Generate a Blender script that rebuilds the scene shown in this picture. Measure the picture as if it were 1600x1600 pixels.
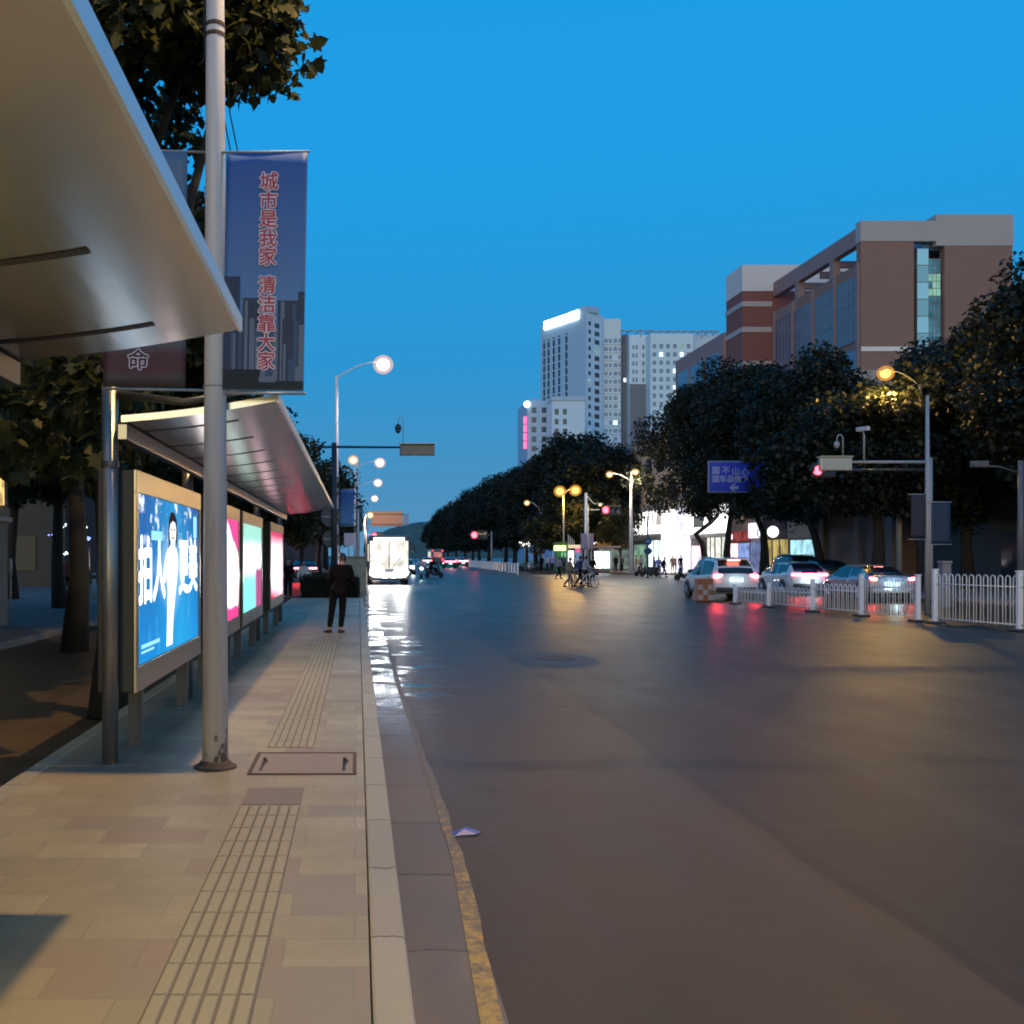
import bpy, bmesh, math, random
import numpy as np
from mathutils import Vector, Matrix, Euler
R = math.radians
S = bpy.context.scene
COL = S.collection
for o in list(bpy.data.objects):
    bpy.data.objects.remove(o)

# ------------------------------------------------------------------ camera
EYE = 1.83
cam_data = bpy.data.cameras.new('camera')
cam = bpy.data.objects.new('camera', cam_data)
COL.objects.link(cam)
cam.location = (0, 0, EYE)
cam.rotation_euler = (R(90), 0, 0)
cam_data.sensor_width = 36
cam_data.lens = 36
cam_data.shift_x = 0.1506
cam_data.shift_y = 0.0425
cam_data.clip_start = 0.05
cam_data.clip_end = 6000
S.camera = cam

# ------------------------------------------------------------------ sky: dusk gradient ahead, afterglow behind
world = bpy.data.worlds.new('World')
S.world = world
world.use_nodes = True
nt = world.node_tree
nt.nodes.clear()
N = nt.nodes.new
L = nt.links.new
w_out = N('ShaderNodeOutputWorld')
tc = N('ShaderNodeTexCoord')
sep = N('ShaderNodeSeparateXYZ')
L(tc.outputs['Generated'], sep.inputs[0])
ramp = N('ShaderNodeValToRGB')
el = ramp.color_ramp.elements
el[0].position = 0.0
el[0].color = (0.105, 0.29, 0.50, 1)
el[1].position = 0.62
el[1].color = (0.010, 0.335, 0.80, 1)
for p, c in ((0.07, (0.066, 0.285, 0.535, 1)), (0.18, (0.026, 0.30, 0.64, 1)), (0.34, (0.015, 0.335, 0.775, 1))):
    e = el.new(p)
    e.color = c
L(sep.outputs['Z'], ramp.inputs[0])
bg1 = N('ShaderNodeBackground')
bg1.inputs['Strength'].default_value = 1.0
L(ramp.outputs[0], bg1.inputs['Color'])
sky = N('ShaderNodeTexSky')
sky.sky_type = 'NISHITA'
sky.sun_disc = False
sky.sun_elevation = R(2)
sky.sun_rotation = R(200)
bg2 = N('ShaderNodeBackground')
bg2.inputs['Strength'].default_value = 0.88
tint = N('ShaderNodeMix')
tint.data_type = 'RGBA'
tint.blend_type = 'MULTIPLY'
tint.inputs['Factor'].default_value = 1.0
tint.inputs['B'].default_value = (0.29, 0.51, 1.0, 1)
L(sky.outputs[0], tint.inputs['A'])
L(tint.outputs['Result'], bg2.inputs['Color'])
mr = N('ShaderNodeMapRange')
mr.inputs['From Min'].default_value = 0.25
mr.inputs['From Max'].default_value = -0.5
mr.clamp = True
L(sep.outputs['Y'], mr.inputs['Value'])
mx = N('ShaderNodeMixShader')
L(mr.outputs[0], mx.inputs[0])
L(bg1.outputs[0], mx.inputs[1])
L(bg2.outputs[0], mx.inputs[2])
L(mx.outputs[0], w_out.inputs['Surface'])

# the last glow of the set sun, behind the camera and to the left
sun_d = bpy.data.lights.new('sun', 'SUN')
sun_d.energy = 0.12
sun_d.angle = R(30)
sun_d.color = (0.85, 0.9, 1.0)
sun = bpy.data.objects.new('sun', sun_d)
COL.objects.link(sun)
sun.rotation_euler = (R(72), 0, R(-20))

S.view_settings.view_transform = 'Standard'
S.view_settings.look = 'None'
S.view_settings.exposure = 0.0
S.view_settings.gamma = 1.0
try:
    S.cycles.use_denoising = True
    S.cycles.max_bounces = 6
    S.cycles.filter_width = 1.9
    S.cycles.diffuse_bounces = 3
    S.cycles.glossy_bounces = 4
    S.cycles.sample_clamp_indirect = 4.0
    S.cycles.caustics_reflective = False
    S.cycles.caustics_refractive = False
except Exception:
    pass

F = 1600.0


def P(px, py, d):
    """real-world point seen at photo pixel (px, py) when it stands d metres ahead"""
    return ((px - 559) / F * d, d, EYE - (py - 868) / F * d)


def X(px, d):
    return (px - 559) / F * d


def Z(py, d):
    return EYE - (py - 868) / F * d


# ------------------------------------------------------------------ object helpers
def tag(o, label=None, cat=None, group=None, kind=None):
    if label:
        o['label'] = label
    if cat:
        o['category'] = cat
    if group:
        o['group'] = group
    if kind:
        o['kind'] = kind
    return o


def thing(name, label, cat, loc=(0, 0, 0), rz=0.0, group=None):
    o = bpy.data.objects.new(name, None)
    COL.objects.link(o)
    o.location = loc
    o.rotation_euler = (0, 0, rz)
    o.empty_display_size = 0.3
    return tag(o, label, cat, group)


def copy_tree(o, parent=None):
    c = o.copy()
    COL.objects.link(c)
    if parent is not None:
        c.parent = parent
    for ch in list(o.children):
        copy_tree(ch, c)
    return c


def dup(o, loc, rz=None, label=None, group=None):
    c = copy_tree(o)
    c.location = loc
    if rz is not None:
        c.rotation_euler = (0, 0, rz)
    if label:
        c['label'] = label
    if group:
        c['group'] = group
    return c


def link(name, me, mats, parent=None, loc=(0, 0, 0), rot=(0, 0, 0)):
    o = bpy.data.objects.new(name, me)
    COL.objects.link(o)
    if mats is not None:
        if not isinstance(mats, (list, tuple)):
            mats = [mats]
        for m in mats:
            me.materials.append(m)
    o.location = loc
    o.rotation_euler = rot
    if parent is not None:
        o.parent = parent
    return o


class MB:
    def __init__(self):
        self.v = []
        self.f = []
        self.mi = []

    def add(self, vs, fs, mi=0):
        b = len(self.v)
        self.v += [tuple(map(float, q)) for q in vs]
        self.f += [tuple(b + i for i in q) for q in fs]
        self.mi += [mi] * len(fs)
        return self

    def box(self, c, s, rz=0.0, mi=0, rx=0.0, ry=0.0):
        hx, hy, hz = s[0] / 2, s[1] / 2, s[2] / 2
        M = Euler((rx, ry, rz)).to_matrix()
        vs = []
        for x, y, z in ((-1, -1, -1), (1, -1, -1), (1, 1, -1), (-1, 1, -1), (-1, -1, 1), (1, -1, 1), (1, 1, 1), (-1, 1, 1)):
            q = M @ Vector((x * hx, y * hy, z * hz))
            vs.append((q.x + c[0], q.y + c[1], q.z + c[2]))
        return self.add(vs, [(3, 2, 1, 0), (4, 5, 6, 7), (0, 1, 5, 4), (1, 2, 6, 5), (2, 3, 7, 6), (3, 0, 4, 7)], mi)

    def bx(self, x0, x1, y0, y1, z0, z1, mi=0):
        return self.box(((x0 + x1) / 2, (y0 + y1) / 2, (z0 + z1) / 2), (abs(x1 - x0), abs(y1 - y0), abs(z1 - z0)), 0, mi)

    def tube(self, pts, r, n=10, mi=0, cap=True):
        pts = [Vector(p) for p in pts]
        rs = r if isinstance(r, (list, tuple)) else [r] * len(pts)
        vs, fs = [], []
        prev = None
        for i, p in enumerate(pts):
            if i == 0:
                t = pts[1] - pts[0]
            elif i == len(pts) - 1:
                t = pts[-1] - pts[-2]
            else:
                t = (pts[i + 1] - pts[i]).normalized() + (pts[i] - pts[i - 1]).normalized()
            t.normalize()
            if prev is None:
                a = Vector((0, 0, 1)) if abs(t.z) < 0.9 else Vector((1, 0, 0))
                u = t.cross(a).normalized()
            else:
                u = prev - t * prev.dot(t)
                if u.length < 1e-6:
                    u = t.orthogonal()
                u.normalize()
            prev = u
            w = t.cross(u)
            for k in range(n):
                a = 2 * math.pi * k / n
                q = p + (u * math.cos(a) + w * math.sin(a)) * rs[i]
                vs.append(q)
        for i in range(len(pts) - 1):
            for k in range(n):
                k2 = (k + 1) % n
                fs.append((i * n + k, i * n + k2, (i + 1) * n + k2, (i + 1) * n + k))
        if cap:
            fs.append(tuple(range(n - 1, -1, -1)))
            fs.append(tuple((len(pts) - 1) * n + k for k in range(n)))
        return self.add(vs, fs, mi)

    def lathe(self, prof, c=(0, 0, 0), n=16, mi=0, axis='z'):
        vs, fs = [], []
        m = len(prof)
        for r, z in prof:
            for k in range(n):
                a = 2 * math.pi * k / n
                x, y = r * math.cos(a), r * math.sin(a)
                if axis == 'z':
                    q = (x, y, z)
                elif axis == 'x':
                    q = (z, x, y)
                else:
                    q = (x, z, y)
                vs.append((q[0] + c[0], q[1] + c[1], q[2] + c[2]))
        for i in range(m - 1):
            for k in range(n):
                k2 = (k + 1) % n
                fs.append((i * n + k, i * n + k2, (i + 1) * n + k2, (i + 1) * n + k))
        fs.append(tuple(range(n - 1, -1, -1)))
        fs.append(tuple((m - 1) * n + k for k in range(n)))
        return self.add(vs, fs, mi)

    def ball(self, c, r, n=12, mi=0, sq=(1, 1, 1)):
        prof = []
        m = max(6, n // 2 + 2)
        for i in range(m + 1):
            a = math.pi * i / m
            prof.append((max(1e-4, math.sin(a)), -math.cos(a)))
        vs, fs = [], []
        for rr, z in prof:
            for k in range(n):
                a = 2 * math.pi * k / n
                vs.append((c[0] + r * sq[0] * rr * math.cos(a), c[1] + r * sq[1] * rr * math.sin(a), c[2] + r * sq[2] * z))
        for i in range(m):
            for k in range(n):
                k2 = (k + 1) % n
                fs.append((i * n + k, i * n + k2, (i + 1) * n + k2, (i + 1) * n + k))
        return self.add(vs, fs, mi)

    def prism(self, poly, z0, z1, mi=0):
        n = len(poly)
        vs = [(x, y, z0) for x, y in poly] + [(x, y, z1) for x, y in poly]
        fs = [tuple(range(n - 1, -1, -1)), tuple(range(n, 2 * n))]
        for k in range(n):
            k2 = (k + 1) % n
            fs.append((k, k2, n + k2, n + k))
        return self.add(vs, fs, mi)

    def slab(self, poly, n, t, mi=0):
        """planar polygon in 3D, thickened by t along n"""
        n = Vector(n).normalized() * t
        m = len(poly)
        vs = [Vector(p) for p in poly] + [Vector(p) + n for p in poly]
        fs = [tuple(range(m - 1, -1, -1)), tuple(range(m, 2 * m))]
        for k in range(m):
            k2 = (k + 1) % m
            fs.append((k, k2, m + k2, m + k))
        return self.add(vs, fs, mi)

    def mesh(self, name, smooth=False):
        me = bpy.data.meshes.new(name)
        me.from_pydata(self.v, [], self.f)
        if any(self.mi):
            me.polygons.foreach_set('material_index', self.mi)
        bm = bmesh.new()
        bm.from_mesh(me)
        bmesh.ops.recalc_face_normals(bm, faces=bm.faces)
        bm.to_mesh(me)
        bm.free()
        if smooth:
            me.polygons.foreach_set('use_smooth', [True] * len(me.polygons))
        me.update()
        return me

    def build(self, name, m, parent=None, smooth=False, loc=(0, 0, 0), rot=(0, 0, 0), bevel=0.0, seg=2):
        o = link(name, self.mesh(name, smooth), m, parent, loc, rot)
        if bevel:
            b = o.modifiers.new('bevel', 'BEVEL')
            b.width = bevel
            b.segments = seg
            b.limit_method = 'ANGLE'
            b.angle_limit = R(40)
        return o


# ------------------------------------------------------------------ materials
MATS = {}


def nodes(name):
    m = bpy.data.materials.new(name)
    m.use_nodes = True
    t = m.node_tree
    t.nodes.clear()
    out = t.nodes.new('ShaderNodeOutputMaterial')
    return m, t, out


def rgb(c):
    return (c[0], c[1], c[2], 1)


def surf(name, c, rough=0.5, metal=0.0, var=0.25, scale=6.0, bump=0.0, bscale=60.0, spec=0.5, trans=0.0, coat=0.0):
    """Principled surface whose colour and gloss vary with a noise"""
    if name in MATS:
        return MATS[name]
    m, t, out = nodes(name)
    b = t.nodes.new('ShaderNodeBsdfPrincipled')
    tcn = t.nodes.new('ShaderNodeTexCoord')
    nz = t.nodes.new('ShaderNodeTexNoise')
    nz.inputs['Scale'].default_value = scale
    nz.inputs['Detail'].default_value = 6
    nz.inputs['Roughness'].default_value = 0.65
    t.links.new(tcn.outputs['Object'], nz.inputs['Vector'])
    mixn = t.nodes.new('ShaderNodeMix')
    mixn.data_type = 'RGBA'
    k = 1 - var
    mixn.inputs['A'].default_value = rgb([x * k for x in c])
    mixn.inputs['B'].default_value = rgb([min(1, x * (1 + var)) for x in c])
    t.links.new(nz.outputs['Fac'], mixn.inputs['Factor'])
    t.links.new(mixn.outputs['Result'], b.inputs['Base Color'])
    rr = t.nodes.new('ShaderNodeMapRange')
    rr.inputs['To Min'].default_value = max(0.02, rough - 0.12 * (0.3 + var))
    rr.inputs['To Max'].default_value = min(1, rough + 0.12 * (0.3 + var))
    t.links.new(nz.outputs['Fac'], rr.inputs['Value'])
    t.links.new(rr.outputs[0], b.inputs['Roughness'])
    b.inputs['Metallic'].default_value = metal
    b.inputs['Specular IOR Level'].default_value = spec
    b.inputs['Transmission Weight'].default_value = trans
    b.inputs['Coat Weight'].default_value = coat
    if bump:
        n2 = t.nodes.new('ShaderNodeTexNoise')
        n2.inputs['Scale'].default_value = bscale
        n2.inputs['Detail'].default_value = 4
        t.links.new(tcn.outputs['Object'], n2.inputs['Vector'])
        bp = t.nodes.new('ShaderNodeBump')
        bp.inputs['Strength'].default_value = bump
        bp.inputs['Distance'].default_value = 0.02
        t.links.new(n2.outputs['Fac'], bp.inputs['Height'])
        t.links.new(bp.outputs[0], b.inputs['Normal'])
    t.links.new(b.outputs[0], out.inputs[0])
    MATS[name] = m
    return m


def glow(name, c, s, var=0.0, scale=3.0):
    """surface that gives off light; optional uneven output"""
    if name in MATS:
        return MATS[name]
    m, t, out = nodes(name)
    e = t.nodes.new('ShaderNodeEmission')
    e.inputs['Color'].default_value = rgb(c)
    e.inputs['Strength'].default_value = s
    if var:
        tcn = t.nodes.new('ShaderNodeTexCoord')
        nz = t.nodes.new('ShaderNodeTexNoise')
        nz.inputs['Scale'].default_value = scale
        t.links.new(tcn.outputs['Object'], nz.inputs['Vector'])
        rr = t.nodes.new('ShaderNodeMapRange')
        rr.inputs['From Min'].default_value = 0.3
        rr.inputs['From Max'].default_value = 0.7
        rr.inputs['To Min'].default_value = s * (1 - var)
        rr.inputs['To Max'].default_value = s * (1 + var)
        t.links.new(nz.outputs['Fac'], rr.inputs['Value'])
        t.links.new(rr.outputs[0], e.inputs['Strength'])
    t.links.new(e.outputs[0], out.inputs[0])
    MATS[name] = m
    return m


def leaf_mat(name, dark, light, trans=0.35, scale=0.6):
    m, t, out = nodes(name)
    geo = t.nodes.new('ShaderNodeNewGeometry')
    nz = t.nodes.new('ShaderNodeTexNoise')
    nz.inputs['Scale'].default_value = scale
    nz.inputs['Detail'].default_value = 8
    nz.inputs['Roughness'].default_value = 0.8
    t.links.new(geo.outputs['Position'], nz.inputs['Vector'])
    r = t.nodes.new('ShaderNodeValToRGB')
    r.color_ramp.elements[0].position = 0.35
    r.color_ramp.elements[0].color = rgb(dark)
    r.color_ramp.elements[1].position = 0.68
    r.color_ramp.elements[1].color = rgb(light)
    t.links.new(nz.outputs['Fac'], r.inputs[0])
    b = t.nodes.new('ShaderNodeBsdfPrincipled')
    b.inputs['Roughness'].default_value = 0.55
    b.inputs['Specular IOR Level'].default_value = 0.3
    t.links.new(r.outputs[0], b.inputs['Base Color'])
    tr = t.nodes.new('ShaderNodeBsdfTranslucent')
    t.links.new(r.outputs[0], tr.inputs['Color'])
    mix = t.nodes.new('ShaderNodeMixShader')
    mix.inputs[0].default_value = trans
    t.links.new(b.outputs[0], mix.inputs[1])
    t.links.new(tr.outputs[0], mix.inputs[2])
    t.links.new(mix.outputs[0], out.inputs[0])
    return m


def text_mesh(body, size, weight=0.0, align='CENTER', jitter8=True):
    """flat lettering in local XY; a heavier weight is several slightly shifted copies"""
    c = bpy.data.curves.new('lettering', 'FONT')
    c.body = body
    c.size = size
    c.align_x = align
    c.align_y = 'CENTER'
    c.resolution_u = 3
    o = bpy.data.objects.new('lettering', c)
    COL.objects.link(o)
    dg = bpy.context.evaluated_depsgraph_get()
    me = bpy.data.meshes.new_from_object(o.evaluated_get(dg))
    bpy.data.objects.remove(o)
    if weight:
        vs = [tuple(v.co) for v in me.vertices]
        fs = [tuple(p.vertices) for p in me.polygons]
        mb = MB()
        offs = [(0, 0)] + [(weight * math.cos(a), weight * math.sin(a)) for a in [k * math.pi / 4 for k in range(8)]]
        for k, (dx, dy) in enumerate(offs):
            mb.add([(x + dx, y + dy, z + k * 0.00012) for x, y, z in vs], fs)
        me2 = bpy.data.meshes.new('lettering')
        me2.from_pydata(mb.v, [], mb.f)
        bpy.data.meshes.remove(me)
        me = me2
    me.materials.clear()
    return me


def lettering(body, size, m, parent, loc, rot, weight=0.0, name='lettering', align='CENTER'):
    return link(name, text_mesh(body, size, weight, align), m, parent, loc, rot)


M = dict(
    steel=surf('brushed_steel', (0.30, 0.29, 0.27), 0.38, 0.8, 0.2, 3.0),
    steel_dark=surf('dark_steel', (0.10, 0.10, 0.095), 0.4, 0.6, 0.2),
    pole_white=surf('white_painted_pole', (0.74, 0.71, 0.73), 0.42, 0.0, 0.14, 4.0, 0.05),
    pole_grey=surf('grey_painted_pole', (0.32, 0.33, 0.34), 0.5, 0.2),
    pole_mid=surf('weathered_pale_pole', (0.34, 0.32, 0.33), 0.5, 0.1),
    pole_dim=surf('dim_grey_pole', (0.13, 0.13, 0.14), 0.5, 0.1),
    pole_dark=surf('dark_pole', (0.035, 0.04, 0.05), 0.5, 0.2),
    white_paint=surf('white_fence_paint', (0.74, 0.73, 0.77), 0.45, 0.0, 0.12),
    rubber=surf('black_rubber', (0.02, 0.02, 0.02), 0.75),
    rust=surf('rusty_iron', (0.09, 0.06, 0.045), 0.8, 0.2, 0.5, 18),
    alu=surf('aluminium_rim', (0.5, 0.5, 0.52), 0.3, 0.9),
    car_white=surf('white_car_paint', (0.62, 0.60, 0.62), 0.25, 0.0, 0.04, coat=0.6),
    car_silver=surf('silver_car_paint', (0.33, 0.34, 0.38), 0.25, 0.55, 0.05, coat=0.6),
    car_dark=surf('dark_car_paint', (0.03, 0.03, 0.035), 0.25, 0.2, 0.1, coat=0.6),
    car_glass=surf('tinted_car_glass', (0.012, 0.014, 0.02), 0.06, 0.0, 0.05, spec=0.8),
    glass_dark=surf('dark_window_glass', (0.03, 0.045, 0.07), 0.1, 0.0, 0.3, 2.0, spec=0.8),
    blackp=surf('black_plastic', (0.015, 0.015, 0.017), 0.5),
    tail=glow('lit_tail_lamp', (1.0, 0.05, 0.07), 110.0),
    tail_dim=glow('dim_tail_lamp', (1.0, 0.03, 0.04), 6.0),
    brake_hi=glow('lit_brake_lamp', (1.0, 0.22, 0.16), 14.0),
    plate_glow=glow('number_plate_lamp_glow', (0.55, 0.9, 1.0), 2.2, 0.5, 6.0),
    headlamp=glow('lit_headlamp', (1.0, 0.97, 0.93), 90.0),
    headlamp_far=glow('lit_far_headlamp', (0.95, 0.97, 1.0), 16.0),
    red_signal=glow('red_signal_lamp', (1.0, 0.03, 0.045), 18.0),
    lamp_white=glow('white_street_lamp', (1.0, 0.86, 0.72), 7.0),
    lamp_warm=glow('amber_street_lamp', (1.0, 0.60, 0.16), 2.8),
    lamp_yellow=glow('yellow_street_lamp', (1.0, 0.80, 0.45), 3.0),
    bark=surf('tree_bark', (0.022, 0.018, 0.015), 0.9, 0.0, 0.5, 9, 0.6, 25),
    skin=surf('human_skin', (0.45, 0.26, 0.19), 0.5, 0, 0.1),
    hair=surf('black_hair', (0.012, 0.010, 0.010), 0.45, 0, 0.3),
    cloth_black=surf('black_cloth', (0.006, 0.0058, 0.0065), 0.85, 0, 0.3, 12, 0.2, spec=0.12),
    cloth_dark=surf('dark_brown_cloth', (0.006, 0.005, 0.006), 0.85, 0, 0.3, 12, 0.2, spec=0.12),
    cloth_grey=surf('grey_cloth', (0.32, 0.31, 0.32), 0.85, 0, 0.2, 12),
    cloth_white=surf('white_cloth', (0.6, 0.57, 0.55), 0.85, 0, 0.15, 12),
    cloth_red=surf('dark_red_cloth', (0.16, 0.045, 0.04), 0.85, 0, 0.2, 12),
    cloth_blue=surf('navy_cloth', (0.03, 0.04, 0.09), 0.85, 0, 0.2, 12),
    cloth_tan=surf('tan_cloth', (0.24, 0.16, 0.10), 0.85, 0, 0.2, 12),
    cloth_violet=surf('violet_cloth', (0.22, 0.2, 0.5), 0.85, 0, 0.2, 12),
    leaf_far=leaf_mat('dark_tree_leaves', (0.005, 0.008, 0.005), (0.018, 0.023, 0.011), 0.25),
    leaf_mid=leaf_mat('street_tree_leaves', (0.010, 0.015, 0.007), (0.040, 0.047, 0.018)),
    leaf_near=leaf_mat('plane_tree_leaves', (0.014, 0.018, 0.008), (0.066, 0.074, 0.026), 0.45, 1.6),
)

# ================================================================== THE SETTING
class NT:
    """small node-tree writer"""

    def __init__(self, name):
        self.m, self.t, self.out = nodes(name)

    def n(self, typ, **kw):
        x = self.t.nodes.new(typ)
        for k, v in kw.items():
            setattr(x, k, v)
        return x

    def l(self, a, b):
        self.t.links.new(a, b)

    def noise(self, vec, scale, detail=6, rough=0.6):
        x = self.n('ShaderNodeTexNoise')
        x.inputs['Scale'].default_value = scale
        x.inputs['Detail'].default_value = detail
        x.inputs['Roughness'].default_value = rough
        self.l(vec, x.inputs['Vector'])
        return x.outputs['Fac']

    def rng(self, v, a, b, c=0.0, d=1.0, smooth=False):
        x = self.n('ShaderNodeMapRange')
        if smooth:
            x.interpolation_type = 'SMOOTHSTEP'
        x.inputs['From Min'].default_value = a
        x.inputs['From Max'].default_value = b
        x.inputs['To Min'].default_value = c
        x.inputs['To Max'].default_value = d
        self.l(v, x.inputs['Value'])
        return x.outputs[0]

    def mix(self, f, a, b):
        x = self.n('ShaderNodeMix', data_type='RGBA')
        for s, v in (('Factor', f), ('A', a), ('B', b)):
            if isinstance(v, (tuple, list)):
                x.inputs[s].default_value = rgb(v)
            elif isinstance(v, (int, float)):
                x.inputs[s].default_value = v
            else:
                self.l(v, x.inputs[s])
        return x.outputs['Result']

    def math(self, op, a, b=0.0):
        x = self.n('ShaderNodeMath', operation=op)
        for i, v in enumerate((a, b)):
            if isinstance(v, (int, float)):
                x.inputs[i].default_value = v
            else:
                self.l(v, x.inputs[i])
        return x.outputs[0]

    def pos(self):
        g = self.n('ShaderNodeNewGeometry')
        return g.outputs['Position']

    def scaled(self, vec, s, loc=(0, 0, 0), rot=(0, 0, 0)):
        x = self.n('ShaderNodeMapping')
        x.inputs['Scale'].default_value = s
        x.inputs['Location'].default_value = loc
        x.inputs['Rotation'].default_value = rot
        self.l(vec, x.inputs['Vector'])
        return x.outputs[0]

    def finish(self, color, rough, height=None, bump=0.3, dist=0.01, spec=0.5):
        b = self.n('ShaderNodeBsdfPrincipled')
        self.l(color, b.inputs['Base Color'])
        if isinstance(rough, (int, float)):
            b.inputs['Roughness'].default_value = rough
        else:
            self.l(rough, b.inputs['Roughness'])
        b.inputs['Specular IOR Level'].default_value = spec
        if height is not None:
            p = self.n('ShaderNodeBump')
            p.inputs['Strength'].default_value = bump
            p.inputs['Distance'].default_value = dist
            self.l(height, p.inputs['Height'])
            self.l(p.outputs[0], b.inputs['Normal'])
        self.l(b.outputs[0], self.out.inputs[0])
        return self.m


def asphalt():
    t = NT('worn_asphalt')
    p = t.pos()
    s = t.n('ShaderNodeSeparateXYZ')
    t.l(p, s.inputs[0])
    wob = t.noise(t.scaled(p, (1, 0.25, 1)), 0.9, 3)
    xw = t.math('ADD', s.outputs['X'], t.rng(wob, 0.3, 0.7, -0.07, 0.07))
    yw = t.math('ADD', s.outputs['Y'], t.rng(t.noise(p, 0.6, 3), 0.3, 0.7, -0.35, 0.35))
    grit = t.noise(p, 170, 3, 0.8)
    mott = t.noise(t.scaled(p, (1.0, 0.45, 1)), 0.9, 8, 0.7)
    streak = t.noise(t.scaled(p, (2.2, 0.09, 1)), 1.3, 5)
    base = t.mix(t.rng(mott, 0.3, 0.72), (0.048, 0.031, 0.019), (0.086, 0.056, 0.035))
    base = t.mix(t.math('MULTIPLY', t.rng(streak, 0.5, 0.75), 0.35), base, (0.052, 0.050, 0.050))
    base = t.mix(t.math('MULTIPLY', t.rng(grit, 0.45, 0.8), 0.35), base, (0.19, 0.18, 0.17))
    # resurfaced centre lanes are darker than the old lane by the kerb
    new = t.rng(xw, 2.72, 2.84)
    base = t.mix(t.math('MULTIPLY', new, 0.38), base, (0.024, 0.021, 0.021))
    # tarred seams along and across
    seam = t.math('LESS_THAN', t.math('ABSOLUTE', t.math('SUBTRACT', xw, 2.76)), 0.05)
    base = t.mix(t.math('MULTIPLY', seam, 0.36), base, (0.014, 0.012, 0.012))
    cross = t.rng(t.math('ABSOLUTE', t.math('SUBTRACT', yw, 9.0)), 0.16, 0.34, 0.42, 0.0)
    base = t.mix(cross, base, (0.017, 0.015, 0.015))
    # fine cracks
    ck = t.n('ShaderNodeTexVoronoi', feature='DISTANCE_TO_EDGE')
    ck.inputs['Scale'].default_value = 0.33
    wv = t.n('ShaderNodeVectorMath', operation='ADD')
    t.l(p, wv.inputs[0])
    wn = t.n('ShaderNodeTexNoise')
    wn.inputs['Scale'].default_value = 2.5
    wn.inputs['Detail'].default_value = 5
    t.l(p, wn.inputs['Vector'])
    t.l(wn.outputs['Color'], wv.inputs[1])
    t.l(wv.outputs[0], ck.inputs['Vector'])
    cm = t.math('MULTIPLY', t.rng(ck.outputs['Distance'], 0.003, 0.010, 1.0, 0.0), t.rng(t.noise(p, 0.35, 3), 0.52, 0.60))
    base = t.mix(t.math('MULTIPLY', cm, 0.6), base, (0.014, 0.011, 0.009))
    # worn tracks where wheels run
    trk = t.math('ABSOLUTE', t.math('SUBTRACT', t.math('FRACT', t.math('DIVIDE', xw, 1.72)), 0.5))
    base = t.mix(t.math('MULTIPLY', t.rng(trk, 0.0, 0.22, 0.22, 0.0), t.rng(streak, 0.35, 0.6)), base, (0.11, 0.085, 0.065))
    # oily wheel spots
    vor = t.n('ShaderNodeTexVoronoi')
    vor.inputs['Scale'].default_value = 0.8
    t.l(p, vor.inputs['Vector'])
    base = t.mix(t.rng(vor.outputs['Distance'], 0.02, 0.05, 0.7, 0.0), base, (0.02, 0.018, 0.017))
    # wet film along the kerb further on, in patches
    zone = t.math('MULTIPLY', t.rng(s.outputs['Y'], 10.5, 15, 0, 1, True), t.rng(s.outputs['X'], 1.7, 0.8, 0, 1, True))
    zone = t.math('MULTIPLY', zone, t.rng(s.outputs['Y'], 46, 38, 0, 1, True))
    zone = t.math('MULTIPLY', zone, t.rng(s.outputs['X'], 0.1, 0.3, 0, 1))
    pud = t.rng(t.noise(t.scaled(p, (0.45, 1.0, 1)), 1.5, 5, 0.65), 0.53, 0.60)
    wet = t.math('MULTIPLY', zone, pud)
    base = t.mix(t.math('MULTIPLY', wet, 0.6), base, (0.02, 0.02, 0.02))
    dry = t.rng(mott, 0.3, 0.7, 0.36, 0.48)
    far = t.rng(s.outputs['Y'], 12, 36, 0.03, -0.08)
    dry = t.math('ADD', dry, far)
    rough = t.math('ADD', t.math('MULTIPLY', dry, t.math('SUBTRACT', 1.0, wet)), t.math('MULTIPLY', wet, 0.07))
    h = t.math('ADD', t.math('MULTIPLY', grit, 0.5), t.math('MULTIPLY', t.noise(p, 40, 3), 0.6))
    h = t.math('MULTIPLY', h, t.math('SUBTRACT', 1.0, t.math('MULTIPLY', wet, 0.93)))
    h = t.math('ADD', h, t.math('MULTIPLY', t.noise(t.scaled(p, (0.7, 3.0, 1)), 1.6, 2), 1.1))
    return t.finish(base, rough, h, 0.36, 0.012, 0.09)


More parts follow.
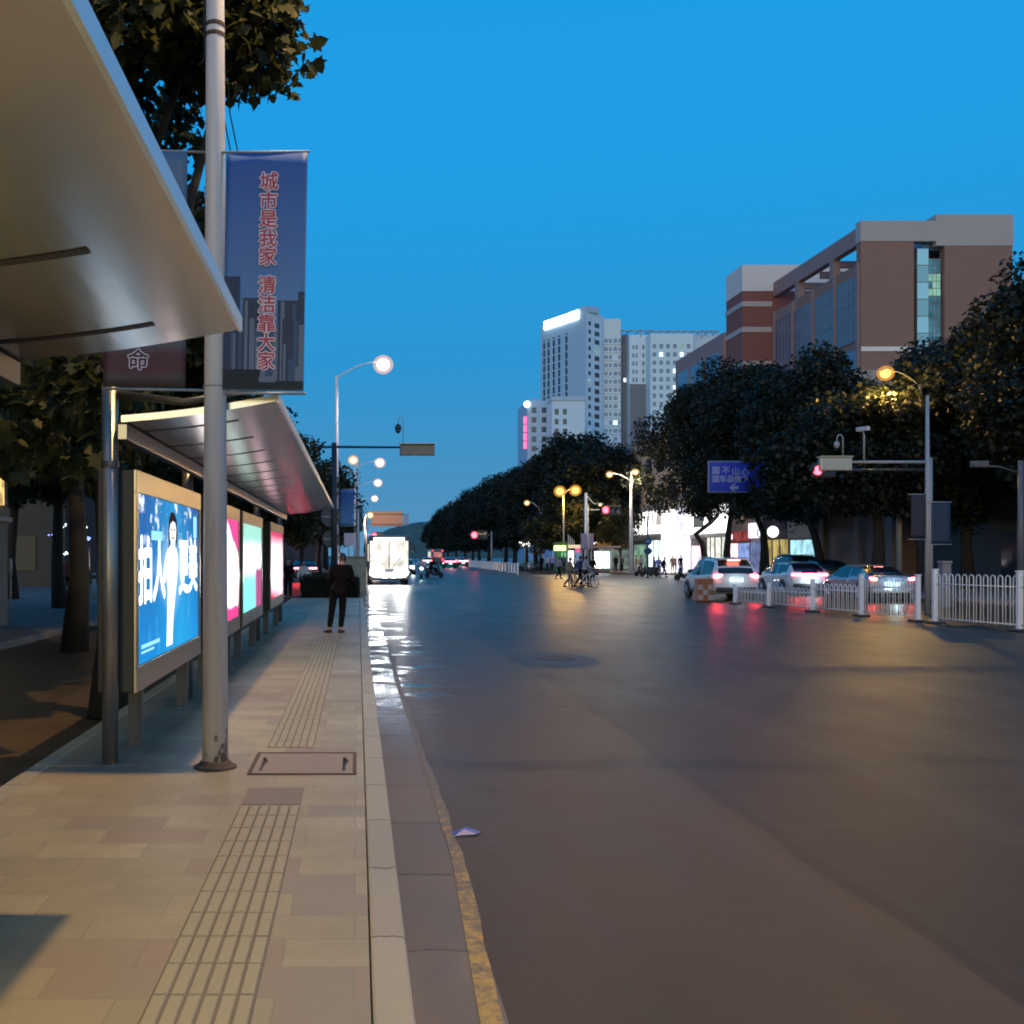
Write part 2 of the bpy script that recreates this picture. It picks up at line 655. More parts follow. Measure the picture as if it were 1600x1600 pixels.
def paving():
    t = NT('granite_paving_tiles')
    p = t.pos()
    br = t.n('ShaderNodeTexBrick')
    br.offset = 0.5
    br.inputs['Scale'].default_value = 1.0
    br.inputs['Mortar Size'].default_value = 0.0035
    br.inputs['Mortar Smooth'].default_value = 0.1
    br.inputs['Brick Width'].default_value = 0.6
    br.inputs['Row Height'].default_value = 0.3
    br.inputs['Bias'].default_value = 0.0
    br.inputs['Color1'].default_value = (0, 0, 0, 1)
    br.inputs['Color2'].default_value = (1, 1, 1, 1)
    br.inputs['Mortar'].default_value = (0.5, 0.5, 0.5, 1)
    wob = t.n('ShaderNodeVectorMath', operation='ADD')
    t.l(p, wob.inputs[0])
    nn = t.n('ShaderNodeTexNoise')
    nn.inputs['Scale'].default_value = 0.7
    t.l(p, nn.inputs['Vector'])
    sc = t.n('ShaderNodeVectorMath', operation='SCALE')
    sc.inputs['Scale'].default_value = 0.03
    t.l(nn.outputs['Color'], sc.inputs[0])
    t.l(sc.outputs[0], wob.inputs[1])
    t.l(wob.outputs[0], br.inputs['Vector'])
    r = t.n('ShaderNodeValToRGB')
    e = r.color_ramp.elements
    r.color_ramp.interpolation = 'CONSTANT'
    e[0].position = 0
    e[0].color = (0.30, 0.25, 0.155, 1)
    e[1].position = 0.9
    e[1].color = (0.28, 0.205, 0.15, 1)
    for q, c in ((0.08, (0.255, 0.21, 0.155)), (0.2, (0.33, 0.28, 0.175)), (0.45, (0.30, 0.255, 0.16)), (0.62, (0.375, 0.32, 0.205)), (0.78, (0.31, 0.265, 0.17))):
        x = e.new(q)
        x.color = rgb(c)
    t.l(br.outputs['Color'], r.inputs[0])
    big = t.noise(p, 0.55, 6, 0.7)
    fine = t.noise(p, 55, 5, 0.8)
    rosy = t.noise(t.scaled(p, (0.5, 0.35, 1), (3.1, 0.4, 0)), 0.9, 3)
    c = t.mix(t.math('MULTIPLY', t.rng(rosy, 0.42, 0.62), 0.5), r.outputs[0], (0.27, 0.195, 0.13))
    c = t.mix(t.math('MULTIPLY', t.rng(big, 0.44, 0.66), 0.6), c, (0.18, 0.155, 0.12))
    c = t.mix(t.math('MULTIPLY', t.rng(fine, 0.4, 0.75), 0.3), c, (0.16, 0.14, 0.12))
    c = t.mix(t.math('MULTIPLY', br.outputs['Fac'], 0.42), c, (0.11, 0.095, 0.08))
    rough = t.rng(big, 0.3, 0.7, 0.42, 0.62)
    h = t.math('SUBTRACT', t.math('MULTIPLY', fine, 0.25), t.math('MULTIPLY', br.outputs['Fac'], 1.0))
    return t.finish(c, rough, h, 0.35, 0.006)


def stone(name, a, b, joint=None, rough=(0.45, 0.65), off=0.0, wet=False):
    """kerb, gutter or slab concrete with cross joints every `joint` metres along the road"""
    t = NT(name)
    p = t.pos()
    s = t.n('ShaderNodeSeparateXYZ')
    t.l(p, s.inputs[0])
    big = t.noise(t.scaled(p, (2, 0.8, 2)), 0.9, 7, 0.7)
    fine = t.noise(p, 70, 5, 0.8)
    c = t.mix(t.rng(big, 0.3, 0.7), a, b)
    c = t.mix(t.math('MULTIPLY', t.rng(fine, 0.45, 0.75), 0.35), c, [x * 0.55 for x in a])
    h = t.math('MULTIPLY', fine, 0.35)
    if joint:
        yw = t.math('ADD', s.outputs['Y'], t.rng(t.noise(p, 9, 3), 0.3, 0.7, -0.02, 0.02))
        fr = t.math('ABSOLUTE', t.math('SUBTRACT', t.math('FRACT', t.math('DIVIDE', t.math('ADD', yw, off), joint)), 0.5))
        jm = t.rng(fr, 0.005 / joint, 0.012 / joint, 1.0, 0.0)
        slab = t.n('ShaderNodeTexWhiteNoise', noise_dimensions='1D')
        t.l(t.math('FLOOR', t.math('ADD', t.math('DIVIDE', t.math('ADD', s.outputs['Y'], off), joint), 0.5)), slab.inputs['W'])
        c = t.mix(t.rng(slab.outputs['Value'], 0, 1, 0, 0.45), c, [x * 0.6 for x in a])
        c = t.mix(jm, c, [x * 0.25 for x in a])
        h = t.math('SUBTRACT', h, jm)
    ro = t.rng(big, 0.3, 0.7, *rough)
    if wet:
        wm_ = t.math('MULTIPLY', t.rng(s.outputs['Y'], 9, 14), t.rng(t.noise(t.scaled(p, (0.6, 1, 1)), 1.6, 4), 0.40, 0.52))
        ro = t.math('MULTIPLY', ro, t.math('SUBTRACT', 1.0, t.math('MULTIPLY', wm_, 0.82)))
        c = t.mix(t.math('MULTIPLY', wm_, 0.5), c, [x * 0.35 for x in a])
    return t.finish(c, ro, h, 0.4, 0.008)


def worn_line(name, col, under, keep=0.5):
    t = NT(name)
    p = t.pos()
    s = t.n('ShaderNodeSeparateXYZ')
    t.l(p, s.inputs[0])
    n1 = t.noise(p, 9, 8, 0.8)
    n2 = t.noise(p, 60, 5, 0.8)
    k = t.math('ADD', t.math('MULTIPLY', n1, 0.7), t.math('MULTIPLY', n2, 0.3))
    k = t.math('ADD', k, t.rng(s.outputs['Y'], 3.6, 9.0, 0.05, -0.12))
    c = t.mix(t.rng(k, keep - 0.06, keep + 0.07), under, col)
    return t.finish(c, 0.6, k, 0.3, 0.006)


def sheet(name, m, x0, x1, y0, y1, z, kind='structure', step=None):
    mb = MB()
    mb.add([(x0, y0, z), (x1, y0, z), (x1, y1, z), (x0, y1, z)], [(0, 1, 2, 3)])
    return tag(mb.build(name, m), kind=kind)


def block(name, m, x0, x1, y0, y1, z0, z1, bevel=0.0, kind='structure'):
    mb = MB().bx(x0, x1, y0, y1, z0, z1)
    return tag(mb.build(name, m, bevel=bevel), kind=kind)


SW = 0.15
A_M = asphalt()
PAVE = paving()
earth = surf('dark_ground', (0.05, 0.048, 0.042), 0.9, 0, 0.3, 0.3)
sheet('ground', earth, -1500, 1500, -200, 3000, -0.06)
sheet('road', A_M, -60, 95, -30, 620, 0.0)
# the stop platform between the carriageway and the cycle lane behind it
block('sidewalk', PAVE, -2.45, 0.048, -14, 40.5, -0.05, SW)
KERB = stone('granite_kerb', (0.30, 0.265, 0.205), (0.37, 0.325, 0.25), 1.0)
GUT = stone('gutter_concrete', (0.105, 0.078, 0.060), (0.185, 0.140, 0.108), 1.13, (0.5, 0.7), 0.35, True)
block('kerb', KERB, 0.054, 0.21, -14, 40.5, -0.05, SW + 0.003, bevel=0.014)
block('kerb', KERB, -2.6, -2.456, -14, 40.5, -0.05, SW + 0.003, bevel=0.014)
block('kerb', KERB, -2.6, 0.21, 40.506, 40.66, -0.05, SW + 0.003, bevel=0.014)
sheet('gutter', GUT, 0.212, 0.59, -14, 48, 0.004)
# worn yellow edge line, slightly wavy at its edges
rnd = random.Random(4)
mb = MB()
ys = [1.2 + k * 0.3 for k in range(62)]
cx_ = [float(np.interp(y, [1, 4, 5, 6.3, 8, 10, 14, 20], [.50, .525, .565, .60, .60, .585, .58, .60])) for y in ys]
wd_ = [float(np.interp(y, [1, 4, 6, 9, 20], [.052, .048, .036, .030, .028])) for y in ys]
lx = [c - w + 0.004 * rnd.uniform(-1, 1) for c, w in zip(cx_, wd_)]
rx = [c + w + 0.010 * rnd.uniform(-1, 1) for c, w in zip(cx_, wd_)]
for i in range(len(ys) - 1):
    mb.add([(lx[i], ys[i], 0.009), (rx[i], ys[i], 0.009), (rx[i + 1], ys[i + 1], 0.009), (lx[i + 1], ys[i + 1], 0.009)], [(0, 1, 2, 3)])
tag(mb.build('edge_line', worn_line('worn_yellow_paint', (0.40, 0.25, 0.05), (0.115, 0.085, 0.06), 0.505)), kind='structure')
# ridged guidance tiles for the blind
TACT = stone('tactile_tile_stone', (0.275, 0.235, 0.155), (0.33, 0.285, 0.19), None, (0.5, 0.65))
GROOVE = stone('tactile_groove_dirt', (0.115, 0.095, 0.07), (0.17, 0.145, 0.105), None, (0.7, 0.85))
mb = MB()
rt = random.Random(6)
for y0, y1 in ((0.6, 6.86), (8.95, 21.6)):
    mb.bx(-0.79, -0.385, y0, y1, SW - 0.03, SW + 0.002, 1)
    yy = y0 + 0.006
    while yy < y1 - 0.1:
        e = min(yy + 0.291, y1 - 0.006)
        for k in range(6):
            x = -0.754 + k * 0.0664
            dz = rt.uniform(-0.0008, 0.0008)
            w0 = 0.0275
            b = [(x - w0, yy, SW + 0.0022), (x + w0, yy, SW + 0.0022), (x + w0, e, SW + 0.0022), (x - w0, e, SW + 0.0022),
                 (x - w0 + .004, yy + 0.004, SW + 0.0075 + dz), (x + w0 - .004, yy + 0.004, SW + 0.0075 + dz), (x + w0 - .004, e - 0.004, SW + 0.0075 + dz), (x - w0 + .004, e - 0.004, SW + 0.0075 + dz)]
            mb.add(b, [(4, 5, 6, 7), (0, 1, 5, 4), (1, 2, 6, 5), (2, 3, 7, 6), (3, 0, 4, 7)])
        yy += 0.3
tag(mb.build('tactile_paving', [TACT, GROOVE]), kind='structure')
sheet('paving_slab', stone('dark_plain_tile', (0.17, 0.125, 0.09), (0.21, 0.16, 0.12), None), -0.79, -0.385, 6.9, 7.4, SW + 0.003)
# lane dashes and crossing marks on the carriageway
LINE_W = worn_line('worn_white_paint', (0.5, 0.5, 0.5), (0.07, 0.066, 0.064), 0.44)
mb = MB()
for y in (34.5, 44.5, 54.5):
    mb.add([(9.9, y, 0.006), (10.05, y, 0.006), (10.05, y + 3, 0.006), (9.9, y + 3, 0.006)], [(0, 1, 2, 3)])
tag(mb.build('lane_marking', LINE_W), kind='structure')
# round asphalt patch with a sunken cover
t_ = surf('patch_asphalt', (0.035, 0.034, 0.035), 0.6, 0, 0.4, 4, 0.4, 80)
mb = MB()
n = 40
vs = [(3.45 + 0.78 * math.cos(2 * math.pi * k / n) * (1 + 0.05 * math.sin(3 * k)), 18.0 + 1.25 * math.sin(2 * math.pi * k / n) * (1 + 0.04 * math.cos(5 * k)), 0.005) for k in range(n)]
mb.add(vs, [tuple(range(n))])
tag(mb.build('road_patch', t_), kind='structure')
mb = MB().lathe([(0.36, -0.02), (0.36, 0.010), (0.30, 0.014), (0.29, 0.010), (0.0001, 0.012)], (3.5, 18.1, 0), 28)
o = tag(mb.build('manhole_cover', M['rust'], smooth=False), 'round iron manhole cover in the dark patch of the carriageway', 'manhole cover')

# far pavements: cycle lane side, right-hand side, beyond the crossing
FARP = stone('far_pavement', (0.13, 0.125, 0.12), (0.18, 0.17, 0.16), 0.6)
FARP_R = stone('plaza_paving', (0.26, 0.225, 0.19), (0.33, 0.28, 0.235), 0.8)
block('pavement', FARP, -60, -6.9, -30, 62, -0.05, 0.14, 0.015)
block('pavement', FARP, -60, -0.6, 112, 620, -0.05, 0.14, 0.015)
block('pavement', FARP_R, 23.9, 95, -30, 63, -0.05, 0.14, 0.015)
block('pavement', FARP_R, 27.4, 95, 96, 620, -0.05, 0.14, 0.015)
sheet('lamplight_tone_sheet', stone('lamplight_toned_asphalt', (0.15, 0.13, 0.11), (0.20, 0.175, 0.15), None, (0.35, 0.5)), 15.8, 60, 56, 95.9, 0.004)  # plain road; warm lamplight is put into this sheet's paler colour
# low hill far down the street
mb = MB()
rr = random.Random(2)
top = []
for i in range(41):
    x = 4 + i * 4.0
    t = i / 40
    h = 26 * (math.sin(math.pi * min(1, t * 1.3 + 0.06)) ** 0.5 if t < 0.72 else math.cos((t - 0.72) / 0.28 * math.pi / 2) * 0.9) + rr.uniform(-0.7, 0.7)
    top.append((x, max(h, 0.5)))
for i in range(40):
    for j in range(6):
        def q(ii, jj):
            x, h = top[ii]
            u = jj / 6
            return (x * (1 + 0.0), 640 + 120 * u, h * math.sin(min(1, u * 2 + 0.001) * math.pi / 2) - 0.3)
        mb.add([q(i, j), q(i + 1, j), q(i + 1, j + 1), q(i, j + 1)], [(0, 1, 2, 3)])
tag(mb.build('hill', surf('wooded_hillside', (0.05, 0.09, 0.085), 0.95, 0, 0.5, 0.1, 0.5, 0.4)), kind='structure')

# stone access cover let into the pavement beside the pole
cov = thing('access_cover', 'rectangular stone access cover with two iron handle slots, in the pavement beside the pole', 'access cover', (-0.42, 8.27, SW))
mb = MB().bx(-0.40, 0.38, -0.40, 0.40, -0.02, 0.006)
mb.build('cover_slab', stone('access_cover_stone', (0.22, 0.165, 0.125), (0.27, 0.205, 0.155), None), cov, bevel=0.004)
fr = MB()
fr.bx(-0.43, -0.403, -0.43, 0.43, -0.02, 0.009).bx(0.383, 0.41, -0.43, 0.43, -0.02, 0.009)
fr.bx(-0.403, 0.383, -0.43, -0.403, -0.02, 0.009).bx(-0.403, 0.383, 0.403, 0.43, -0.02, 0.009)
fr.build('cover_frame', M['rust'], cov)
for x in (-0.34, 0.31):
    s_ = MB().bx(x - 0.012, x + 0.012, -0.30, 0.22, 0.004, 0.0085)
    h = s_.build('handle_slot', M['blackp'], cov)
    MB().tube([(x, -0.06, 0.008), (x + 0.03, -0.02, 0.03), (x, 0.06, 0.03), (x, 0.09, 0.008)], 0.008, 6).build('lifting_handle', M['rust'], h)
# stray scrap and leaf bits on the carriageway
mb = MB()
mb.add([(0, 0, 0.004), (0.16, 0.02, 0.012), (0.19, 0.10, 0.006), (0.10, 0.13, 0.03), (0.0, 0.08, 0.008), (0.08, 0.06, 0.035)], [(0, 1, 5), (1, 2, 5), (2, 3, 5), (3, 4, 5), (4, 0, 5)])
tag(mb.build('scrap', surf('blue_plastic', (0.03, 0.06, 0.35), 0.4), loc=(0.62, 6.65, 0.004)), 'crumpled blue plastic scrap lying by the yellow edge line', 'litter')

# ================================================================== VEGETATION
def crown_leaves(seed, blobs, per, size, spread, squash=0.75, leaf='quad'):
    """a crown of many separate leaf faces grouped in uneven clumps; blobs: list of (centre, radius)"""
    rng = np.random.default_rng(seed)
    if leaf == 'quad':
        base = np.array([(0, 0, 0), (0.42, 0.45, 0.12), (0.05, 1.0, 0.0), (-0.42, 0.5, 0.1)])
    else:  # lobed plane-tree leaf
        base = np.array([(0, 0, 0), (0.20, 0.06, 0.03), (0.46, 0.02, 0.07), (0.36, 0.26, 0.05), (0.62, 0.46, 0.10), (0.34, 0.52, 0.03), (0.30, 0.72, 0.03), (0.0, 1.08, -0.10),
                         (-0.30, 0.72, 0.03), (-0.34, 0.52, 0.03), (-0.62, 0.46, 0.10), (-0.36, 0.26, 0.05), (-0.46, 0.02, 0.07), (-0.20, 0.06, 0.03)])
    V = []
    k = len(base)
    for (c, r) in blobs:
        n = int(per * (r / spread) ** 2)
        d = rng.normal(size=(n, 3))
        d /= np.linalg.norm(d, axis=1)[:, None] + 1e-9
        rad = r * rng.uniform(0.25, 1.12, n) ** 0.6
        pos = np.array(c) + d * rad[:, None] * np.array([1, 1, squash])
        up = d * 0.5 + rng.normal(size=(n, 3)) * 0.55 + np.array([0, 0, 0.45])
        up /= np.linalg.norm(up, axis=1)[:, None]
        a = rng.normal(size=(n, 3)) + np.array([0, 0, -0.5])
        y = a - up * np.sum(a * up, 1)[:, None]
        y /= np.linalg.norm(y, axis=1)[:, None] + 1e-9
        x = np.cross(y, up)
        s = size * rng.uniform(0.5, 1.35, n)
        pts = pos[:, None, :] + s[:, None, None] * (base[None, :, 0, None] * x[:, None, :] + base[None, :, 1, None] * y[:, None, :] + base[None, :, 2, None] * up[:, None, :])
        V.append(pts.reshape(-1, 3))
    V = np.concatenate(V)
    n = len(V) // k
    me = bpy.data.meshes.new('crown')
    me.vertices.add(len(V))
    me.vertices.foreach_set('co', V.astype(np.float32).ravel())
    me.loops.add(len(V))
    me.loops.foreach_set('vertex_index', np.arange(len(V), dtype=np.int32))
    me.polygons.add(n)
    me.polygons.foreach_set('loop_start', np.arange(0, len(V), k, dtype=np.int32))
    me.polygons.foreach_set('loop_total', np.full(n, k, dtype=np.int32))
    me.update(calc_edges=True)
    me.validate()
    return me


def blob_set(seed, n, rx, ry, z0, z1, r0, r1, flat=0.0):
    """clump centres in an egg-shaped, uneven crown"""
    rg = random.Random(seed)
    out = []
    zc, hz = (z0 + z1) / 2, (z1 - z0) / 2
    while len(out) < n:
        x, y, z = rg.uniform(-1, 1), rg.uniform(-1, 1), rg.uniform(-1, 1)
        d = x * x + y * y + z * z
        if d > 1 or (d < 0.15 and rg.random() < 0.6):
            continue
        k = 1.0 - 0.28 * max(0, z)
        out.append(((x * rx * k, y * ry * k, zc + z * hz), rg.uniform(r0, r1)))
    return out


def trunk_mb(pts, r0, r1, blobs, seed, nl=9, start=0.6):
    rg = random.Random(seed)
    mb = MB()
    n = len(pts)
    mb.tube([Vector(p) for p in pts], [r0 + (r1 - r0) * i / (n - 1) + (0.25 * r0 if i == 0 else 0) for i in range(n)], 9)
    bl = rg.sample(blobs, min(nl, len(blobs)))
    for (c, r) in bl:
        i = rg.randint(max(1, int(n * start)), n - 1)
        a = Vector(pts[i])
        b = Vector(c)
        if (b - a).length < 0.3:
            continue
        m1 = a.lerp(b, 0.4) + Vector((rg.uniform(-.3, .3), rg.uniform(-.3, .3), 0.25 * (b - a).length * 0.5))
        ra = (r0 + (r1 - r0) * i / (n - 1)) * 0.62
        mb.tube([a, m1, b], [ra, ra * 0.6, ra * 0.22], 6)
    return mb


def make_tree(name, label, cat, loc, trunk_pts, r0, r1, blobs, per, size, spread, mleaf, seed, group=None, leaf='quad', nl=9, start=0.6, squash=0.8):
    root = thing(name, label, cat, loc, 0, group)
    trunk_mb(trunk_pts, r0, r1, blobs, seed, nl, start).build('trunk', M['bark'], root, smooth=True)
    me = crown_leaves(seed, blobs, per, size, spread, squash, leaf)
    link('crown', me, mleaf, root)
    return root


# ---- big plane trees behind the shelter
bl = blob_set(3, 60, 2.6, 2.6, 3.2, 9.6, 0.5, 0.95)
bl += [((2.2, -0.3, 7.4), 0.6), ((2.75, -0.5, 7.9), 0.55), ((2.6, -0.4, 8.6), 0.6), ((2.0, -0.2, 8.9), 0.7), ((1.7, -0.3, 7.1), 0.5), ((2.95, -0.5, 8.4), 0.45),
       ((-0.2, -0.9, 3.1), 0.55), ((0.3, -0.8, 3.4), 0.5), ((0.75, -0.7, 3.7), 0.5), ((-0.7, -0.8, 3.5), 0.55), ((0.5, -0.6, 3.0), 0.4), ((-0.1, -0.7, 4.0), 0.6)]
bl = [((min(c[0], 2.15), c[1], c[2]), r) for c, r in bl if not (c[0] > 0.9 and c[2] < 7.35) and not (c[1] < -1.5 and c[0] > -0.9)]
low = [((-0.15, -2.65, 3.0), 0.34), ((0.25, -2.7, 3.15), 0.34), ((0.55, -2.75, 2.85), 0.30), ((0.0, -2.5, 3.45), 0.34), ((0.6, -2.5, 3.5), 0.34), ((-0.3, -2.6, 2.7), 0.28), ((0.35, -2.6, 2.6), 0.2)]
make_tree('plane_tree', 'large leafy plane tree overhanging the bus shelter and the street banner', 'tree', (-2.82, 11.6, 0.0),
          [(0, 0, 0), (0.05, 0.1, 1.2), (-0.05, 0.1, 2.6), (0.1, 0, 4.0), (0.2, 0.1, 5.6), (0.1, 0, 7.5)], 0.2, 0.07, [((c[0] - 0.4, c[1], c[2]), r) for c, r in bl] + low, 360, 0.15, 0.75, M['leaf_near'], 3, 'trees behind the bus shelter', 'lobed', 30, 0.35)
bl = blob_set(8, 70, 3.4, 3.2, 3.6, 10.5, 0.6, 1.1)
t2 = make_tree('plane_tree', 'second plane tree along the cycle lane, standing behind the blue lit advert', 'tree', (-5.4, 19.5, 0.0),
               [(0, 0, 0), (0.1, 0, 1.5), (0.0, 0.1, 3.2), (-0.1, 0, 5.0), (0, 0.1, 8)], 0.22, 0.08, bl, 230, 0.20, 0.85, M['leaf_near'], 8, 'trees behind the bus shelter', 'lobed', 14, 0.4)
for x, y, rz, sc, lab in ((-6.2, 27.5, 1.3, 1.0, 'third plane tree along the cycle lane, behind the pink lit advert'),
                          (-9.6, 33.0, 2.9, 1.05, 'plane tree on the far pavement left of the shelter post, near the walker in red'),
                          (-13.5, 40.0, 4.2, 1.1, 'plane tree deep in the dark behind the person in red'),
                          (-7.0, 44.0, 0.4, 0.95, 'plane tree behind the students near the end of the shelter'),
                          (-11.5, 52.0, 5.1, 1.1, 'farthest plane tree on the dark left pavement, before the dim block')):
    c = dup(t2, (x, y, 0), rz, lab)
    c.scale = (sc, sc, sc)

# ---- row of smaller-leaved street trees
bl = blob_set(21, 62, 3.0, 3.0, 2.9, 8.6, 0.7, 1.2)
st = make_tree('street_tree', 'dark street tree right of the traffic pole, rising over the shelter roof end', 'tree', (-4.4, 54, 0),
               [(0, 0, 0), (0.1, 0, 1.5), (0, 0.1, 3), (0.1, 0, 5), (0, 0, 7)], 0.17, 0.06, bl, 210, 0.24, 1.0, M['leaf_mid'], 21, 'left street trees beyond the shelter')
for x, y, rz, sc, lab in ((-3.6, 67, 2.0, 0.95, 'street tree behind the second curved lamp post on the left'),
                          (-3.1, 84, 4.0, 1.1, 'street tree left of the road, farther than the white notice board'),
                          (-3.6, 118, 1.0, 1.25, 'street tree beyond the crossing at the left edge of the road'),
                          (-4.5, 140, 5.0, 1.3, 'left street tree next before the orange overhead sign'),
                          (-3.0, 172, 2.6, 1.3, 'left street tree beyond the orange overhead sign'),
                     (-5.0, 200, 0.6, 1.5, 'farthest left street tree, low above the bright bus'),
                     (-6.5, 60, 3.2, 1.25, 'taller street tree set back behind the far end of the shelter roof')):
    c = dup(st, (x, y, 0), rz, lab)
    c.scale = (sc, sc, sc)

# ---- right-hand pavement: tall dark trees with visible trunks (d 44-90 m)
right = [
    # x, y, trunk, seed, rx, z0, z1, label
    (30.6, 90, [(0, 0, 0), (-0.1, 0, 1.5), (-0.3, 0, 2.8), (-0.9, 0, 3.6), (0.4, 0, 4.6), (1.6, 0, 5.8), (2.1, 0, 8)], 31, 6.4, 5.0, 16.6, 'big dark tree with crooked leaning trunk before the white shop front'),
    (29.6, 82, [(0, 0, 0), (-0.05, 0, 2.0), (0.1, 0, 3.6), (0.3, 0, 5.2), (0.2, 0, 8)], 32, 5.6, 4.9, 17.4, 'big dark tree with straight trunk just right of the crooked one'),
    (29.0, 73, [(0, 0, 0), (0, 0, 2.2), (-0.1, 0, 3.4), (-0.6, 0, 4.6), (-0.8, 0, 7)], 33, 5.4, 4.4, 15.4, 'big dark tree with forked trunk by the round glowing signs'),
    (29.0, 65, [(0.5, 0, 0), (0.35, 0, 1.5), (0.0, 0, 3.0), (-0.6, 0, 4.6), (-0.9, 0, 7)], 34, 5.4, 4.3, 14.2, 'dark tree with slanting trunk before the corner of the brown wall'),
    (25.6, 50.5, [(0, 0, 0), (0.1, 0, 2.2), (0, 0, 4.2), (0.1, 0, 7)], 35, 4.3, 4.1, 9.9, 'rounded tree below the high amber lamp, its leaves lit yellow'),
    (31.0, 52.0, [(0, 0, 0), (-0.1, 0, 2.0), (-0.2, 0, 4.0), (0.1, 0, 7.5)], 36, 4.5, 3.6, 13.4, 'dark tree right of the amber lamp, before the dark shop block'),
    (29.9, 44.5, [(0, 0, 0), (0, 0, 2.2), (0.2, 0, 4.2), (0.1, 0, 8)], 37, 3.2, 4.2, 14.4, 'tall dark tree at the right edge, rising highest there'),
    (34.5, 58, [(0, 0, 0), (0, 0, 2.2), (0.2, 0, 4.2), (0.1, 0, 8)], 38, 5.0, 4.5, 14.6, 'dark tree set back below the right end of the brick block'),
]
for x, y, tp, sd, rx, z0, z1, lab in right:
    bl = blob_set(sd, int(40 + rx * 5), rx, rx * 0.9, z0, z1, 0.6, 1.75)
    if sd == 35:
        bl += [((-0.9, -1.3, 8.6), 0.8), ((-0.1, -1.5, 8.9), 0.7), ((0.7, -1.6, 8.2), 0.8), ((-1.2, -1.7, 7.6), 0.7), ((0.2, -2.0, 7.4), 0.8), ((-0.5, -1.0, 9.6), 0.6), ((0.9, -1.3, 9.3), 0.6)]
        bl += [((-4.2, -1.8, 5.6), 1.0), ((-5.0, -1.6, 6.1), 0.9), ((-4.6, -1.9, 4.9), 0.8), ((-5.3, -1.5, 5.3), 0.8), ((-5.9, -1.4, 5.9), 0.8), ((-6.3, -1.4, 5.2), 0.7), ((-6.6, -1.3, 6.4), 0.55), ((-5.6, -1.4, 6.9), 0.9), ((-6.0, -1.4, 4.6), 0.6), ((-4.0, -1.5, 6.8), 1.0), ((-3.4, -1.8, 4.6), 0.9)]
    make_tree('street_tree', lab, 'tree', (x, y, 0.1), tp, 0.33, 0.13, bl, 430, 0.25, 1.2, M['leaf_far'], sd, 'dark trees along the right pavement', nl=12, start=0.6)

# ---- long row beyond the intersection
bl = blob_set(51, 80, 6.2, 6.2, 3.0, 17.6, 1.3, 2.3)
fr_ = make_tree('row_tree', 'nearest tree of the long dark row beyond the crossing, by the amber lamp', 'tree', (28.0, 120, 0.1),
                [(0, 0, 0), (0.1, 0, 3), (0, 0.2, 6), (0.2, 0, 10), (0, 0, 13)], 0.38, 0.14, bl, 330, 0.42, 1.8, M['leaf_far'], 51, 'trees of the long row beyond the crossing', nl=12)
fr_.scale = (0.9, 0.9, 0.83)
rg = random.Random(7)
for k, y in enumerate([133, 146, 160, 175, 192, 210, 230, 252, 276, 302, 332, 366, 404, 446]):
    lab = 'dark tall tree within the long row of trees beyond the crossing'
    if k == 0:
        lab = 'dark tree second in the long row, behind the double-armed lamp'
    if k == 13:
        lab = 'last and farthest tree of the long row, beside the hill'
    c = dup(fr_, (28.0 + rg.uniform(-0.8, 0.8) + (0.02 * (y - 130)), y, 0.1), rg.uniform(0, 6), lab)
    s_ = rg.uniform(0.93, 1.08)
    c.scale = (s_, s_, s_ * rg.uniform(0.97, 1.06))
# orange-lit smaller trees in front of the row
bl = blob_set(61, 40, 3.0, 2.6, 3.0, 8.0, 0.6, 1.1)
lo = make_tree('street_tree', 'small tree glowing yellow under the amber lamp beyond the crossing', 'tree', (24.6, 112, 0.1),
               [(0, 0, 0), (0.1, 0, 2), (0, 0, 4), (0.1, 0, 6)], 0.15, 0.06, bl, 230, 0.26, 0.95, M['leaf_mid'], 61, 'small trees beyond the crossing')
c = dup(lo, (20.8, 116.5, 0.1), 2.0, 'small yellow-lit tree left of the amber lamp, by the double-armed lamp')
c.scale = (0.9, 0.9, 0.8)
c = dup(lo, (28.2, 109.5, 0.1), 3.7, 'small tree between the amber lamp and the red signal')
c.scale = (0.95, 0.95, 0.95)

# ---- clipped hedges in the bed at the end of the platform
def hedge(x0, x1, y0, y1, z0, z1, label, seed):
    rng = np.random.default_rng(seed)
    root = thing('hedge', label, 'hedge', ((x0 + x1) / 2, (y0 + y1) / 2, z0), 0, 'clipped hedges at the platform end')
    w, d, h = x1 - x0, y1 - y0, z1 - z0
    n = 3600
    face = rng.integers(0, 4, n)
    u, v = rng.uniform(-.5, .5, n), rng.uniform(0, 1, n)
    pts = np.zeros((n, 3))
    pts[:, 0] = np.where(face < 2, u * w, np.where(face == 2, -w / 2, w / 2))
    pts[:, 1] = np.where(face == 0, -d / 2, (rng.uniform(-.5, .5, n)) * d)
    pts[:, 2] = np.where(face == 1, h, v * h)
    pts += rng.normal(size=(n, 3)) * 0.03
    blobs = [((0, 0, 0), 0.01)]
    base = np.array([(0, 0, 0), (0.4, 0.5, 0.1), (0, 1, 0), (-0.4, 0.5, 0.1)]) * 0.07
    V, Fc = [], []
    for i in range(n):
        a = rng.normal(size=3)
        a /= np.linalg.norm(a)
        b = np.cross(a, rng.normal(size=3))
        b /= np.linalg.norm(b)
        c = np.cross(a, b)
        for q in base:
            V.append(pts[i] + q[0] * a + q[1] * b + q[2] * c)
        Fc.append((4 * i, 4 * i + 1, 4 * i + 2, 4 * i + 3))
    mb = MB().add(V, Fc)
    link('foliage', mb.mesh('foliage'), M['leaf_mid'], root)
    MB().bx(-w / 2 + .05, w / 2 - .05, -d / 2 + .05, d / 2 - .05, 0, h - .05).build('stem_core', surf('hedge_twigs', (0.012, 0.016, 0.009), 0.95, 0, 0.5), root)
    return root


